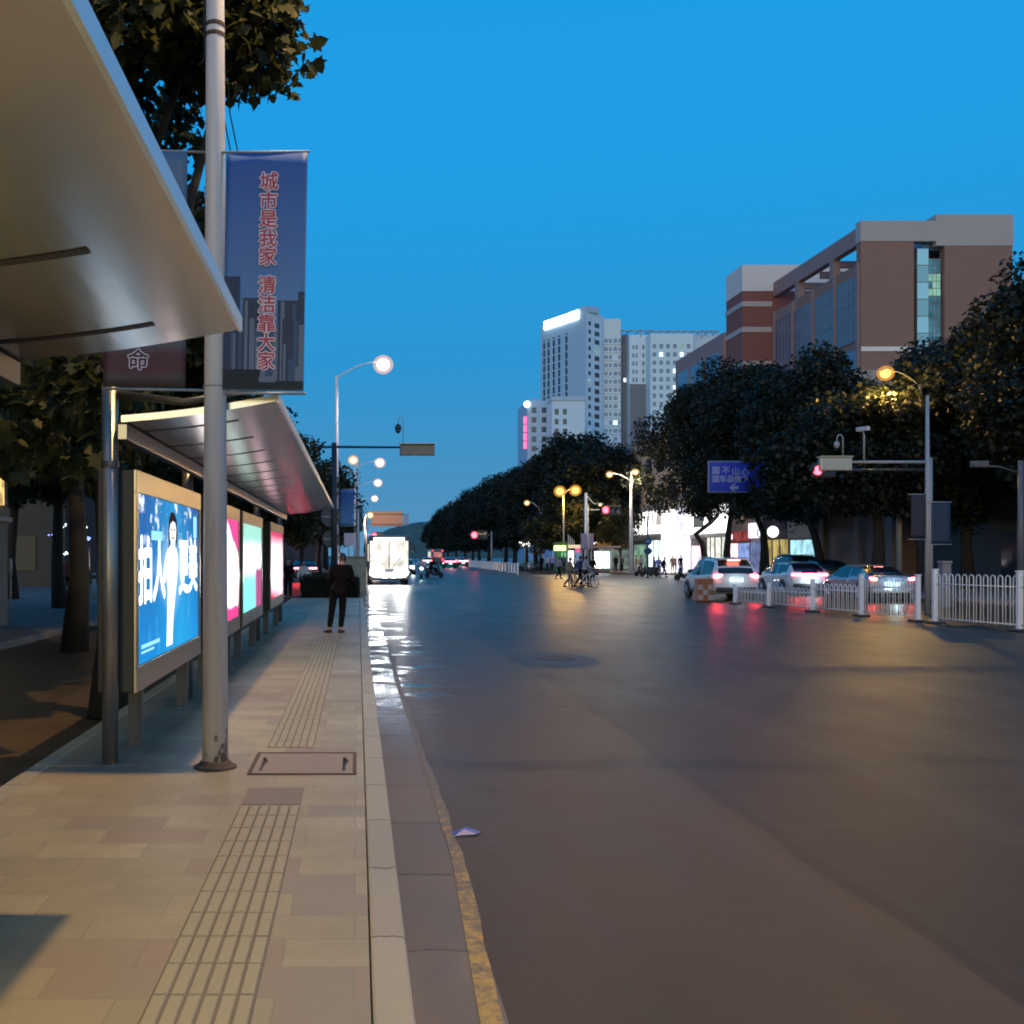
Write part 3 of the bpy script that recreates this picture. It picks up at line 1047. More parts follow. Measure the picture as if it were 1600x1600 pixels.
hedge(-2.2, -0.78, 41.0, 44.5, 0.12, 1.0, 'low clipped hedge left of the standing man', 5)
hedge(-0.70, 0.0, 41.2, 44.2, 0.12, 0.86, 'small clipped hedge right of the standing man, before the beige cabinet', 6)
block('planting_bed', surf('bed_soil', (0.04, 0.034, 0.028), 0.95, 0, 0.4), -2.6, 0.2, 40.67, 47, -0.05, 0.12)

# ================================================================== BUS SHELTERS
def art_mat(name, kind, x0=0.0):
    """back-lit poster: an even lamp box behind a printed film (u runs along the box, v up)"""
    t = NT(name)
    tcn = t.n('ShaderNodeTexCoord')
    s = t.n('ShaderNodeSeparateXYZ')
    t.l(tcn.outputs['Generated'], s.inputs[0])
    u, v = s.outputs['Y'], s.outputs['Z']
    nz = t.noise(tcn.outputs['Generated'], 3.0, 4)
    fine = t.noise(t.scaled(tcn.outputs['Generated'], (1, 9, 1.4)), 2.0, 4)
    if kind == 'blue':
        c = t.mix(v, (0.015, 0.24, 0.62), (0.03, 0.11, 0.34))
        d = t.math('ABSOLUTE', t.math('SUBTRACT', t.math('ADD', u, t.math('MULTIPLY', v, 0.15)), 0.66))
        c = t.mix(t.rng(d, 0.0, 0.42, 0.55, 0.0), c, (0.03, 0.42, 0.80))
        c = t.mix(t.math('MULTIPLY', t.rng(fine, 0.56, 0.75), 0.7), c, (0.10, 0.50, 0.85))
        top = t.math('MULTIPLY', t.rng(v, 0.62, 0.85), t.rng(t.noise(t.scaled(tcn.outputs['Generated'], (1, 7, 4)), 2.2, 3), 0.56, 0.64))
        c = t.mix(top, c, (0.75, 0.85, 1.0))
        fl = t.math('ADD', t.math('ABSOLUTE', t.math('SUBTRACT', u, 0.5)), t.math('MULTIPLY', t.math('ABSOLUTE', t.math('SUBTRACT', v, 0.55)), 0.8))
        c = t.mix(t.rng(t.math('ADD', fl, t.math('MULTIPLY', fine, 0.15)), 0.08, 0.42, 0.75, 0.0), c, (0.55, 0.78, 0.95))
        st = 1.25
    elif kind == 'pink':
        c = (1, 0.93, 0.96)
        k = t.math('ADD', t.math('MULTIPLY', u, 0.8), t.math('MULTIPLY', v, 1.0))
        c = t.mix(t.rng(t.math('ADD', k, t.math('MULTIPLY', nz, 0.2)), 1.50, 1.58), c, (0.42, 0.035, 0.13))
        c = t.mix(t.rng(t.math('ADD', v, t.math('MULTIPLY', nz, 0.12)), 0.22, 0.15), c, (0.45, 0.03, 0.13))
        st = 3.0
    elif kind == 'mint':
        c = t.mix(v, (0.13, 0.50, 0.46), (0.19, 0.36, 0.30))
        d = t.math('ABSOLUTE', t.math('SUBTRACT', v, 0.6))
        c = t.mix(t.rng(t.math('ADD', d, t.math('MULTIPLY', nz, 0.2)), 0.08, 0.35, 1.0, 0.0), c, (0.95, 1.0, 0.98))
        edge = t.math('MULTIPLY', t.rng(u, 0.62, 0.72), t.rng(v, 0.52, 0.44))
        c = t.mix(edge, c, (0.22, 0.05, 0.13))
        st = 2.5
    elif kind == 'rose':
        c = t.mix(t.rng(nz, 0.4, 0.6), (1.0, 0.62, 0.72), (1.0, 0.86, 0.90))
        c = t.mix(t.rng(v, 0.72, 0.95), c, (0.42, 0.045, 0.11))
        c = t.mix(t.rng(t.math('ADD', v, t.math('MULTIPLY', u, 0.2)), 0.28, 0.05), c, (0.42, 0.045, 0.12))
        st = 2.0
    elif kind == 'rear':
        c = t.mix(t.rng(nz, 0.45, 0.6), (0.95, 0.88, 0.45), (0.80, 0.92, 0.60))
        st = 0.9
    else:
        c = t.mix(t.rng(nz, 0.45, 0.6), (1.0, 0.84, 0.42), (0.88, 0.92, 0.50))
        st = 1.7
    e = t.n('ShaderNodeEmission')
    if isinstance(c, tuple):
        e.inputs['Color'].default_value = rgb(c)
    else:
        t.l(c, e.inputs['Color'])
    e.inputs['Strength'].default_value = st
    t.l(e.outputs[0], t.out.inputs[0])
    return t.m


def sheet_steel():
    t = NT('brushed_roof_sheet')
    tcn = t.n('ShaderNodeTexCoord')
    p = tcn.outputs['Object']
    br = t.noise(t.scaled(p, (0.6, 90, 1)), 2.0, 4, 0.7)
    big = t.noise(p, 0.7, 4)
    st_ = t.noise(t.scaled(p, (0.5, 2.4, 1)), 1.5, 5, 0.7)
    c = t.mix(t.rng(big, 0.3, 0.7), (0.52, 0.485, 0.43), (0.62, 0.58, 0.52))
    c = t.mix(t.math('MULTIPLY', t.rng(st_, 0.55, 0.72), 0.0), c, (0.28, 0.24, 0.19))
    b = t.n('ShaderNodeBsdfPrincipled')
    t.l(c, b.inputs['Base Color'])
    b.inputs['Metallic'].default_value = 0.78
    t.l(t.rng(br, 0.2, 0.8, 0.21, 0.25), b.inputs['Roughness'])
    bp = t.n('ShaderNodeBump')
    bp.inputs['Strength'].default_value = 0.04
    bp.inputs['Distance'].default_value = 0.01
    t.l(t.math('MULTIPLY', t.noise(t.scaled(p, (0.5, 1.6, 1)), 1.3, 2), 6.0), bp.inputs['Height'])
    t.l(bp.outputs[0], b.inputs['Normal'])
    t.l(b.outputs[0], t.out.inputs[0])
    return t.m


ROOF_M = sheet_steel()
FRAME_M = surf('advert_frame_steel', (0.34, 0.31, 0.275), 0.3, 0.9, 0.12, 2.0)
WHITE_ART = glow('lit_print_white', (0.92, 0.99, 1.0), 1.9)
CYAN_ART = glow('lit_print_cyan', (0.35, 0.8, 1.0), 1.2)
SKIN_ART = glow('lit_print_pale', (0.95, 0.82, 0.76), 1.5)
HAIR_ART = glow('lit_print_dark', (0.05, 0.04, 0.06), 0.6)
IN_X, OUT_X = -1.90, -0.655
IN_Z, OUT_Z = 2.90, 3.07


def advert(root, y0, y1, kind, name='advert_box'):
    """one lit advert box, X -2.12..-1.80 in world; root at (0, y, SW)"""
    oy = root.location.y
    oz = root.location.z
    b = MB()
    xa, xb = -2.12, -1.83
    z0, z1 = 0.71 - oz, 2.53 - oz
    a0, a1 = y0 - oy, y1 - oy
    b.bx(xa, xb, a0, a1, z0, z1)
    box = b.build(name, surf('advert_box_side', (0.045, 0.043, 0.037), 0.5, 0.3, 0.2), root, bevel=0.008)
    f = MB()
    w = 0.14
    f.bx(xb + .002, -1.80, a0, a1, z1 - 0.18, z1 + 0.002).bx(xb + .002, -1.80, a0, a1, z0 - 0.002, z0 + 0.205)
    f.bx(xb + .002, -1.802, a0, a0 + w * .6, z0 + 0.205, z1 - 0.18).bx(xb + .002, -1.802, a1 - w * .6, a1, z0 + 0.205, z1 - 0.18)
    f.build('frame', FRAME_M, box, bevel=0.004)
    s = MB().bx(xb + .002, -1.822, a0 + w * .6 + .003, a1 - w * .6 - .003, z0 + 0.208, z1 - 0.183)
    s.build('screen', art_mat('lit_poster_' + kind, kind), box)
    s = MB().bx(xa - 0.012, xa - .002, a0 + w * .6 + .003, a1 - w * .6 - .003, z0 + 0.208, z1 - 0.183)
    s.build('rear_screen', MATS.get('rear_poster') or MATS.setdefault('rear_poster', art_mat('rear_poster', 'rear')), box)
    return box, (a0 + w * .6 + .02, a1 - w * .6 - .02, z0 + 0.225, z1 - 0.2)


def shelter(label, y0, y1, ads, posts, group):
    root = thing('bus_shelter', label, 'bus shelter', (0, y0, SW), 0, group)
    n = y1 - y0
    iz, oz = IN_Z - SW, OUT_Z - SW
    # sagging canopy sheet, slightly curved in section
    mb = MB()
    segs = 10
    sec = []
    for i in range(segs + 1):
        u = i / segs
        x = IN_X + (OUT_X - IN_X) * u
        z = iz + (oz - iz) * u - 0.022 * math.sin(math.pi * u)
        sec.append((x, z))
    ny = max(2, int(n / 0.6))
    vs, fs = [], []
    for j in range(ny + 1):
        for (x, z) in sec:
            vs.append((x, n * j / ny, z))
        for (x, z) in sec[::-1]:
            vs.append((x, n * j / ny, z + 0.055))
    m = 2 * len(sec)
    for j in range(ny):
        for k in range(m):
            k2 = (k + 1) % m
            fs.append((j * m + k, j * m + k2, (j + 1) * m + k2, (j + 1) * m + k))
    fs.append(tuple(range(m)))
    fs.append(tuple(ny * m + k for k in range(m - 1, -1, -1)))
    mb.add(vs, fs)
    roof = mb.build('roof', ROOF_M, root)
    # bright edge trim, dark joint strips, purlin
    tr = MB().bx(OUT_X + 0.002, OUT_X + 0.022, 0, n, oz - 0.012, oz + 0.064)
    tr.build('edge_trim', surf('edge_trim_aluminium', (0.62, 0.62, 0.64), 0.35, 0.6, 0.1), roof)
    ys = []
    yy = n - 0.45
    while yy > 0.2:
        ys.append(yy)
        yy -= 1.25
    for q in ys:
        js = MB()
        for i in range(segs - 1):
            if i > 6:
                continue
            (xa, za), (xb, zb) = sec[i], sec[i + 1]
            js.add([(xa, q - .035, za - .004), (xb, q - .035, zb - .004), (xb, q + .035, zb - .004), (xa, q + .035, za - .004)], [(0, 1, 2, 3)])
        js.build('joint_strip', surf('joint_strip_brown', (0.03, 0.022, 0.015), 0.6, 0.3, 0.4), roof)
    MB().bx(IN_X - 0.03, IN_X + 0.05, 0.0, n, iz - 0.14, iz - 0.012).build('gutter_beam', FRAME_M, root, bevel=0.006)
    br = MB()
    for q in posts:
        yy = q - y0
        po = MB().tube([(-2.0, yy, 0), (-2.0, yy, iz + 0.32)], 0.066, 16)
        p_ = po.build('post', M['steel'], root, smooth=True)
        MB().lathe([(0.068, 0.0), (0.074, 0.002), (0.074, 0.05), (0.068, 0.052)], (-2.0, yy, iz - 0.36), 16).build('collar', M['steel_dark'], p_, smooth=False)
        MB().tube([(-2.0, yy, iz + 0.24), (-1.4, yy, iz + 0.17), (-0.95, yy, oz + 0.08)], [0.035, 0.03, 0.022], 8).build('roof_bracket', M['steel_dark'], root, smooth=True)
        MB().bx(-2.0, IN_X - 0.032, yy - 0.02, yy + 0.02, iz - 0.12, iz - 0.07).build('beam_bracket', M['steel_dark'], root)
    for (a, b, kind) in ads:
        box, rc = advert(root, a, b, kind)
        oy = y0
        for q in (a + 0.75, b - 0.25):
            MB().bx(-2.03, -1.91, q - oy - .05, q - oy + .05, 0, 0.705 - SW).build('box_leg', surf('box_leg_grey', (0.10, 0.10, 0.10), 0.5, 0.3), root, bevel=0.004)
        if kind == 'blue':
            u0, u1, v0, v1 = rc
            W, H = u1 - u0, v1 - v0
            xs = -1.8195

            def pt(u, v, k=0):
                return (xs + 0.0006 * k, u0 + u * W, v0 + v * H)
            rot = (R(90), 0, R(90))
            lt = lettering('拍人', 0.60, WHITE_ART, box, pt(0.20, 0.52), rot, 0.022)
            lt2 = lettering('更美', 0.60, WHITE_ART, box, pt(0.80, 0.53), rot, 0.022)
            for q in (lt, lt2):
                q.scale = (1.0, 1.0, 1)
            # a generic slim figure in pale clothes
            bd = MB()
            pts = [(0.405, 0.02), (0.50, 0.02), (0.515, 0.20), (0.545, 0.34), (0.575, 0.47), (0.60, 0.585), (0.592, 0.645), (0.565, 0.69), (0.515, 0.715), (0.475, 0.715),
                   (0.425, 0.69), (0.385, 0.63), (0.355, 0.53), (0.345, 0.46), (0.385, 0.455), (0.415, 0.52), (0.425, 0.40), (0.415, 0.22)]
            bd.add([pt(a_, b_, 1) for a_, b_ in pts], [tuple(range(len(pts)))])
            bd.build('printed_dress', WHITE_ART, box)
            hd_ = MB()
            hd_.add([pt(0.505 + 0.062 * math.cos(2 * math.pi * k / 20), 0.815 + 0.075 * math.sin(2 * math.pi * k / 20) * (1.15 if k > 10 else 1), 3) for k in range(20)], [tuple(range(20))])
            hd_.add([pt(0.478, 0.70, 2), pt(0.532, 0.70, 2), pt(0.532, 0.76, 2), pt(0.478, 0.76, 2)], [(0, 1, 2, 3)])
            hd_.build('printed_face', SKIN_ART, box)
            ft = MB()
            for (ua, va, w2, h2) in ((0.482, 0.822, .012, .006), (0.530, 0.822, .012, .006), (0.506, 0.765, .016, .006)):
                ft.add([pt(ua - w2, va - h2, 4), pt(ua + w2, va - h2, 4), pt(ua + w2, va + h2, 4), pt(ua - w2, va + h2, 4)], [(0, 1, 2, 3)])
            ft.build('printed_features', HAIR_ART, box)
            hr = MB()
            hp = [(0.435, 0.66), (0.428, 0.80), (0.44, 0.90), (0.475, 0.945), (0.53, 0.945), (0.57, 0.90), (0.583, 0.80), (0.575, 0.68), (0.553, 0.74), (0.562, 0.83), (0.545, 0.872), (0.505, 0.885), (0.462, 0.86), (0.447, 0.81), (0.458, 0.73)]
            hr.add([pt(a_, b_, 5) for a_, b_ in hp], [tuple(range(len(hp)))])
            hr.build('printed_hair', HAIR_ART, box)
            sl = MB()
            for (ua, ub, va, vb) in ((0.05, 0.30, 0.075, 0.10), (0.05, 0.22, 0.045, 0.06), (0.18, 0.34, 0.74, 0.80), (0.90, 0.97, 0.78, 0.95)):
                sl.add([pt(ua, va, 1), pt(ub, va, 1), pt(ub, vb, 1), pt(ua, vb, 1)], [(0, 1, 2, 3)])
            sl.build('printed_block', CYAN_ART, box)
    return root


shelter('far bus shelter with slanted steel roof over four lit adverts', 8.22, 26.8,
        [(8.345, 11.75, 'blue'), (12.3, 15.65, 'pink'), (16.05, 19.4, 'mint'), (21.2, 24.8, 'rose')], [8.275, 12.03, 20.3, 26.2], 'bus shelters along the platform')
shelter('near bus shelter, its steel roof overhead at the upper left corner', -9.0, 5.62,
        [(1.55, 4.95, 'cream'), (-2.2, 1.2, 'cream'), (-6.0, -2.6, 'cream')], [5.35, 1.37, -8.7], 'bus shelters along the platform')

# ================================================================== STREET LAMPS
def lamp_light(parent, loc, power, color, r=0.12, spot=None):
    if spot:
        d = bpy.data.lights.new('lamp_light', 'SPOT')
        d.spot_size = R(spot)
        d.spot_blend = 0.6
    else:
        d = bpy.data.lights.new('lamp_light', 'POINT')
    d.energy = power
    d.color = color
    d.shadow_soft_size = r
    o = bpy.data.objects.new('lamp_light', d)
    COL.objects.link(o)
    o.parent = parent
    o.location = loc
    return o


def halo_shell_mat(mlamp):
    """added shell round the bulb: mostly clear, its faint glow imitates a lens halo"""
    nm = 'halo_shell_' + mlamp.name
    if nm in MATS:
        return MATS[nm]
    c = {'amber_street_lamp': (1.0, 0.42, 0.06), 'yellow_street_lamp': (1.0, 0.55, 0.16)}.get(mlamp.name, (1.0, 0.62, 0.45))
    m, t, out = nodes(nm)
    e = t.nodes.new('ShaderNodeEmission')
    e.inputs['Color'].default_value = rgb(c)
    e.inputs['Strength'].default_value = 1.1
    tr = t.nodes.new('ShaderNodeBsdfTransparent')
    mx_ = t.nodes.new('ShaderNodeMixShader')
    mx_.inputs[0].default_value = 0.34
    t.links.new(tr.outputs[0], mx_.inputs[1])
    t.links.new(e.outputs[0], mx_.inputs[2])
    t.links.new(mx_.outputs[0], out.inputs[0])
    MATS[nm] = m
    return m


def street_lamp(label, loc, h, arms, mlamp, group, pole_m=None, r0=0.10, r1=0.045, bulb=0.20, power=0, color=(1, .8, .6), detail=False, spot=None, lit=True):
    """arms: (dx, dz, dy) of each lamp head relative to the pole top"""
    root = thing('street_lamp', label, 'street lamp', loc, 0, group)
    pm = pole_m or M['pole_white']
    MB().tube([(0, 0, 0), (0, 0, h * .5), (0, 0, h)], [r0, (r0 + r1) / 2 * .95, r1], 16).build('pole', pm, root, smooth=True)
    b = MB().lathe([(r0 * 1.65, 0.0), (r0 * 1.62, 0.018), (r0 * 1.3, 0.03), (r0 * 1.12, 0.055), (r0 * 1.02, 0.06)], (0, 0, 0), 16)
    b.build('base_flange', M['rust'], root)
    for (dx, dz, dy) in arms:
        n = 8
        pts = []
        for i in range(n + 1):
            u = i / n
            pts.append((dx * u, dy * u, h - 0.1 + (dz + 0.1) * math.sin(u * math.pi / 2)))
        arm = MB().tube(pts, [0.04] * 5 + [0.033] * (n - 4), 8).build('arm', pm, root, smooth=True)
        s = 1 if dx >= 0 else -1
        hd = MB()
        ex, ey, ez = pts[-1]
        prof = [(0.035, 0), (0.08, 0.06), (0.12, 0.28), (0.11, 0.5), (0.05, 0.62), (0.005, 0.64)]
        vs, fs = [], []
        m = 14
        for (rr, zz) in prof:
            for k in range(m):
                a = 2 * math.pi * k / m
                vs.append((ex + s * zz, ey + rr * 1.2 * math.cos(a), ez + 0.06 + rr * 0.6 * math.sin(a)))
        for i in range(len(prof) - 1):
            for k in range(m):
                fs.append((i * m + k, i * m + (k + 1) % m, (i + 1) * m + (k + 1) % m, (i + 1) * m + k))
        fs.append(tuple(range(m)))
        fs.append(tuple((len(prof) - 1) * m + k for k in range(m)))
        hd.add(vs, fs)
        head = hd.build('lamp_head', M['pole_grey'], root, smooth=True)
        if lit:
            MB().ball((ex + s * 0.34, ey, ez + 0.0 - bulb * 0.35), bulb * 0.82, 16, 0, (1, 1, 0.92)).build('lamp_bulb', mlamp, head, smooth=True)
            MB().ball((ex + s * 0.34, ey, ez + 0.0 - bulb * 0.35), bulb * 1.3, 18, 0, (1, 1, 0.92)).build('lamp_halo_shell', halo_shell_mat(mlamp), head, smooth=True)  # added glowing shell that imitates a soft halo round the lamp
        if power:
            lamp_light(root, (ex + s * 0.34, ey, ez - bulb * 1.5 - 0.1), power, color, max(0.1, bulb * .7), spot)
    return root


PW = NT('scuffed_white_pole')
_p = PW.n('ShaderNodeTexCoord').outputs['Object']
_s = PW.n('ShaderNodeSeparateXYZ')
PW.l(_p, _s.inputs[0])
_n1 = PW.noise(PW.scaled(_p, (1, 1, 0.35)), 9, 7, 0.75)
_n2 = PW.noise(PW.scaled(_p, (1, 1, 0.08)), 14, 5, 0.7)
_chip = PW.math('MULTIPLY', PW.rng(PW.math('ADD', _n1, PW.rng(_s.outputs['Z'], 0.0, 1.1, 0.12, -0.06)), 0.64, 0.67), 0.85)
_c = PW.mix(PW.rng(_n2, 0.42, 0.72, 0.0, 0.35), (0.74, 0.71, 0.73), (0.40, 0.36, 0.33))
_c = PW.mix(_chip, _c, (0.10, 0.075, 0.06))
PW = PW.finish(_c, 0.45, _n1, 0.12, 0.004)
# the pole standing in the foreground; its lamp is above the picture
GL = 'street lamps along the left kerb'
l0 = street_lamp('tall white lamp post in the foreground, carrying the two banners', (-1.13, 8.12, SW), 11.9, [(2.4, 0.5, 0.1)], M['lamp_white'], GL, pole_m=PW, r0=0.104, r1=0.05, bulb=0.16,
                 power=5100, color=(1.0, 0.63, 0.23), spot=165)
MB().lathe([(0.092, 0), (0.097, 0.002), (0.097, 0.012), (0.092, 0.014)], (0, 0, 3.03 - 0.02), 20).build('joint_collar', M['pole_grey'], l0)
for z in (5.86, 5.78):
    MB().lathe([(0.071, 0), (0.078, 0.003), (0.078, 0.035), (0.071, 0.038)], (0, 0, z), 18).build('strap', M['rust'], l0)
MB().tube([(-0.05, -0.03, 7.4), (-0.075, -0.03, 6.6), (-0.06, -0.05, 6.2), (-0.085, -0.03, 5.98), (-0.08, -0.02, 5.6)], 0.008, 6).build('cable', M['blackp'], l0)
wm = MB()
for k in range(7):
    a = k * 0.9
    wm.add([(0.10 * math.cos(a), 0.10 * math.sin(a), 0.1), (0.12 * math.cos(a), 0.12 * math.sin(a), 0.03), (0.10 * math.cos(a + .3), 0.10 * math.sin(a + .3), 0.16)], [(0, 1, 2)])
street_lamp('second lamp post on the left with a single bright lamp over the road', (-1.13, 54.8, 0.14), 11.3, [(2.15, 0.75, 0)], M['lamp_white'], GL, bulb=0.42, power=800, color=(1, .78, .6), spot=160, r0=0.13, r1=0.08)
street_lamp('lamp post on the left with a curved bracket, beside the white notice board', (0.0, 88, 0.0), 8.8, [(-1.5, 0.55, 0), (-0.05, 1.35, 0)], M['lamp_yellow'], GL, bulb=0.36, r0=0.14, r1=0.10)
for (px, py, d, lab) in ((593, 720, 108, 'lamp post beyond the crossing on the left, its lamp under the signal arm'),
                         (590, 752, 138, 'lamp post farther on, its lamp second below the signal arm'),
                         (585, 777, 176, 'farthest single lamp post above the orange overhead sign')):
    x, y, z = P(px, py, d)
    street_lamp(lab, (x - 2.6, d, 0.0), z - 0.6, [(2.3, 0.55, 0)], M['lamp_white'], GL, bulb=0.40 + d * 0.0006, r0=0.13, r1=0.09)
GR = 'street lamps beyond the crossing'
# right of the road and beyond the crossing
x, y, z = P(885, 768, 108)
street_lamp('short amber lamp shining against the trees beyond the crossing', (x - 0.3, 108, 0.14), z - 0.2, [(-0.05, 0.25, 0), (0.9, 0.35, 0)], M['lamp_warm'], GR, bulb=0.5, power=1300, color=(1, .55, .12), r0=0.1, r1=0.07, pole_m=M['pole_grey'])
x, y, z = P(845, 800, 128)
street_lamp('double-armed lamp post in front of the long tree row', (x, 128, 0.14), z, [(-1.4, 1.1, 0), (1.25, 0.95, 0)], M['lamp_yellow'], GR, bulb=0.30, r0=0.15, r1=0.1)
x, y, z = P(917.5, 772, 96)
street_lamp('lamp post beside the red signal, with two unequal curved arms', (x, 96.5, 0.14), z, [(1.0, -1.05, 0)], M['lamp_yellow'], GR, bulb=0.15, r0=0.19, r1=0.13)
x, y, z = P(986, 752, 90)
street_lamp('white lamp post before the shop sign, with lamps on both sides of its top', (x, 90, 0.14), z, [(-1.55, 0.55, 0), (0.05, 0.75, 0)], M['lamp_yellow'], GR, bulb=0.26, power=900, color=(1, .8, .5), r0=0.19, r1=0.1)
x, y, z = P(1385, 588, 48.3)
street_lamp('amber lamp high in the dark trees on the right, lighting leaves yellow', (x + 1.6, 48.3, 0.14), z - 0.5, [(-1.3, 0.6, 0)], M['lamp_warm'], GR, bulb=0.30, power=1900, color=(1, .58, .12), r0=0.1, r1=0.07, pole_m=M['pole_dark'])

# ================================================================== BANNERS
BAN_BLUE = NT('printed_banner_blue')
_t = BAN_BLUE
_tc = _t.n('ShaderNodeTexCoord')
_s = _t.n('ShaderNodeSeparateXYZ')
_t.l(_tc.outputs['Object'], _s.inputs[0])
_n = _t.noise(_tc.outputs['Object'], 3, 5)
_c = _t.mix(_t.rng(_t.math('ADD', _s.outputs['Z'], _t.math('MULTIPLY', _n, 0.25)), -1.4, 0.1), (0.13, 0.27, 0.50), (0.015, 0.095, 0.38))
BAN_BLUE = _t.finish(_c, 0.6, _n, 0.2, 0.02)


def cloth(w, h, wave, n=14, m=22, t=0.004):
    mb = MB()
    vs, fs = [], []
    for s in (0, 1):
        for j in range(m + 1):
            for i in range(n + 1):
                u, v = i / n, j / m
                y = wave * math.sin(u * 4.2 + v * 2.0) * (0.3 + 0.7 * math.sin(math.pi * v)) + (t if s else 0)
                vs.append((w * u, y, -h * v))
    k = (n + 1) * (m + 1)
    for s in (0, 1):
        for j in range(m):
            for i in range(n):
                a = s * k + j * (n + 1) + i
                fs.append((a, a + 1, a + n + 2, a + n + 1))
    rim = [i for i in range(n + 1)] + [(j + 1) * (n + 1) + n for j in range(m)] + [m * (n + 1) + n - 1 - i for i in range(n)] + [(m - 1 - j) * (n + 1) for j in range(m - 1)]
    for i in range(len(rim)):
        a, b = rim[i], rim[(i + 1) % len(rim)]
        fs.append((a, b, b + k, a + k))
    return mb.add(vs, fs)


RED_T = surf('red_lettering', (0.50, 0.05, 0.08), 0.6, 0, 0.1)
PALE_T = surf('pale_lettering_edge', (0.80, 0.72, 0.82), 0.6, 0, 0.1)
bn = thing('street_banner', 'blue city banner with red characters hung on the right of the foreground lamp post', 'banner', (-1.035, 8.06, 4.995), 0, 'banners on the foreground lamp post')
bn.rotation_euler = (0, R(1.0), R(-4))
cloth(0.645, 1.87, 0.008).build('cloth', BAN_BLUE, bn, smooth=True)
for z, xe in ((0.012, 0.66), (-1.885, 0.66)):
    MB().tube([(-0.11, 0.01, z), (xe, 0.01, z)], 0.011, 8).build('bracket_arm', M['pole_grey'], bn, smooth=True)
chars = [('城', 290), ('市', 320), ('是', 348), ('我', 378), ('家', 407), ('清', 451), ('洁', 481), ('靠', 511), ('大', 540), ('家', 569)]
for ch, py in chars:
    zz = -(py - 243) / F * 8.06
    lettering(ch, 0.148, PALE_T, bn, (0.345, -0.0125, zz), (R(90), 0, 0), 0.0105, 'letter_edge')
    lettering(ch, 0.148, RED_T, bn, (0.345, -0.0148, zz), (R(90), 0, 0), 0.0025, 'letter')
# printed skyline along the foot of the banner
sk = [surf('print_tower_dark', (0.018, 0.035, 0.085), 0.6, 0, .2), surf('print_tower_blue', (0.04, 0.085, 0.17), 0.6, 0, .2), surf('print_tower_pale', (0.13, 0.17, 0.24), 0.6, 0, .2), surf('print_trees', (0.012, 0.02, 0.025), 0.7, 0, .3)]
mb = MB()


def prect(x0, x1, z0, z1, mi, lay):
    y = -0.0095 - lay * 0.00009
    mb.add([(x0, y, z0), (x1, y, z0), (x1, y, z1), (x0, y, z1)], [(0, 1, 2, 3)], mi)


lay = 0
for (x0, x1, z1, mi) in ((0.004, 0.125, -0.97, 0), (0.155, 0.30, -1.14, 0), (0.17, 0.195, -1.16, 2), (0.43, 0.62, -1.16, 0), (0.455, 0.485, -1.17, 2), (0.55, 0.575, -1.19, 1), (0.59, 0.64, -1.09, 0),
                        (0.06, 0.15, -1.28, 1), (0.10, 0.125, -1.30, 0), (0.21, 0.25, -1.30, 2), (0.25, 0.43, -1.38, 1), (0.26, 0.275, -1.45, 2), (0.40, 0.435, -1.36, 2), (0.47, 0.56, -1.30, 0),
                        (0.56, 0.59, -1.32, 1), (0.60, 0.64, -1.35, 2), (0.30, 0.34, -1.60, 2), (0.08, 0.10, -1.42, 2), (0.48, 0.50, -1.50, 2), (0.52, 0.57, -1.62, 1), (0.575, 0.64, -1.68, 2)):
    prect(x0, x1, -1.84, z1, mi, lay)
    lay += 1
prect(0.004, 0.30, -1.855, -1.70, 3, lay)
prect(0.30, 0.64, -1.855, -1.79, 3, lay + 1)
prect(0.29, 0.42, -1.80, -1.755, 2, lay + 2)
mb.build('printed_skyline', sk, bn)

BAN_RED = NT('printed_banner_red')
_t = BAN_RED
_tc = _t.n('ShaderNodeTexCoord')
_s = _t.n('ShaderNodeSeparateXYZ')
_t.l(_tc.outputs['Object'], _s.inputs[0])
_n = _t.noise(_t.scaled(_tc.outputs['Object'], (1, 1, 4)), 2, 4)
_k = _t.math('ADD', _s.outputs['Z'], _t.math('MULTIPLY', _n, 0.12))
_c = _t.mix(_t.rng(_k, -1.55, -1.45), (0.085, 0.018, 0.025), (0.10, 0.10, 0.12))
_c = _t.mix(_t.rng(_k, -1.42, -0.2), _c, (0.10, 0.17, 0.30))
_c = _t.mix(_t.rng(_k, -1.66, -1.74), _c, (0.06, 0.05, 0.05))
BAN_RED = _t.finish(_c, 0.6, _n, 0.2, 0.02)
b2 = thing('street_banner', 'banner with dark red foot on the foreground lamp post, mostly behind the near roof', 'banner', (-1.99, 8.06, 5.02), 0, 'banners on the foreground lamp post')
b2.rotation_euler = (0, R(0.5), R(3))
cloth(0.645, 1.86, 0.008).build('cloth', BAN_RED, b2, smooth=True)
for z in (0.012, -1.875):
    MB().tube([(-0.01, 0.01, z), (0.80, 0.01, z)], 0.011, 8).build('bracket_arm', M['pole_grey'], b2, smooth=True)
zz = -(566 - 237) / F * 8.06
lettering('命', 0.165, PALE_T, b2, (0.275, -0.011, zz), (R(90), 0, 0), 0.011, 'letter_edge')
lettering('命', 0.165, surf('maroon_lettering', (0.075, 0.014, 0.02), 0.6), b2, (0.275, -0.0135, zz), (R(90), 0, 0), 0.003, 'letter')


def plain_banner(label, x0, x1, z0, z1, y, m, group):
    b = thing('street_banner', label, 'banner', (x0, y, z1), 0, group)
    cloth(x1 - x0, z1 - z0, 0.01, 8, 10).build('cloth', m, b, smooth=True)
    for z in (0.012, z0 - z1 - 0.012):
        MB().tube([(-0.1, 0.01, z), (x1 - x0 + 0.05, 0.01, z)], 0.015, 6).build('bracket_arm', M['pole_grey'], b, smooth=True)
    return b


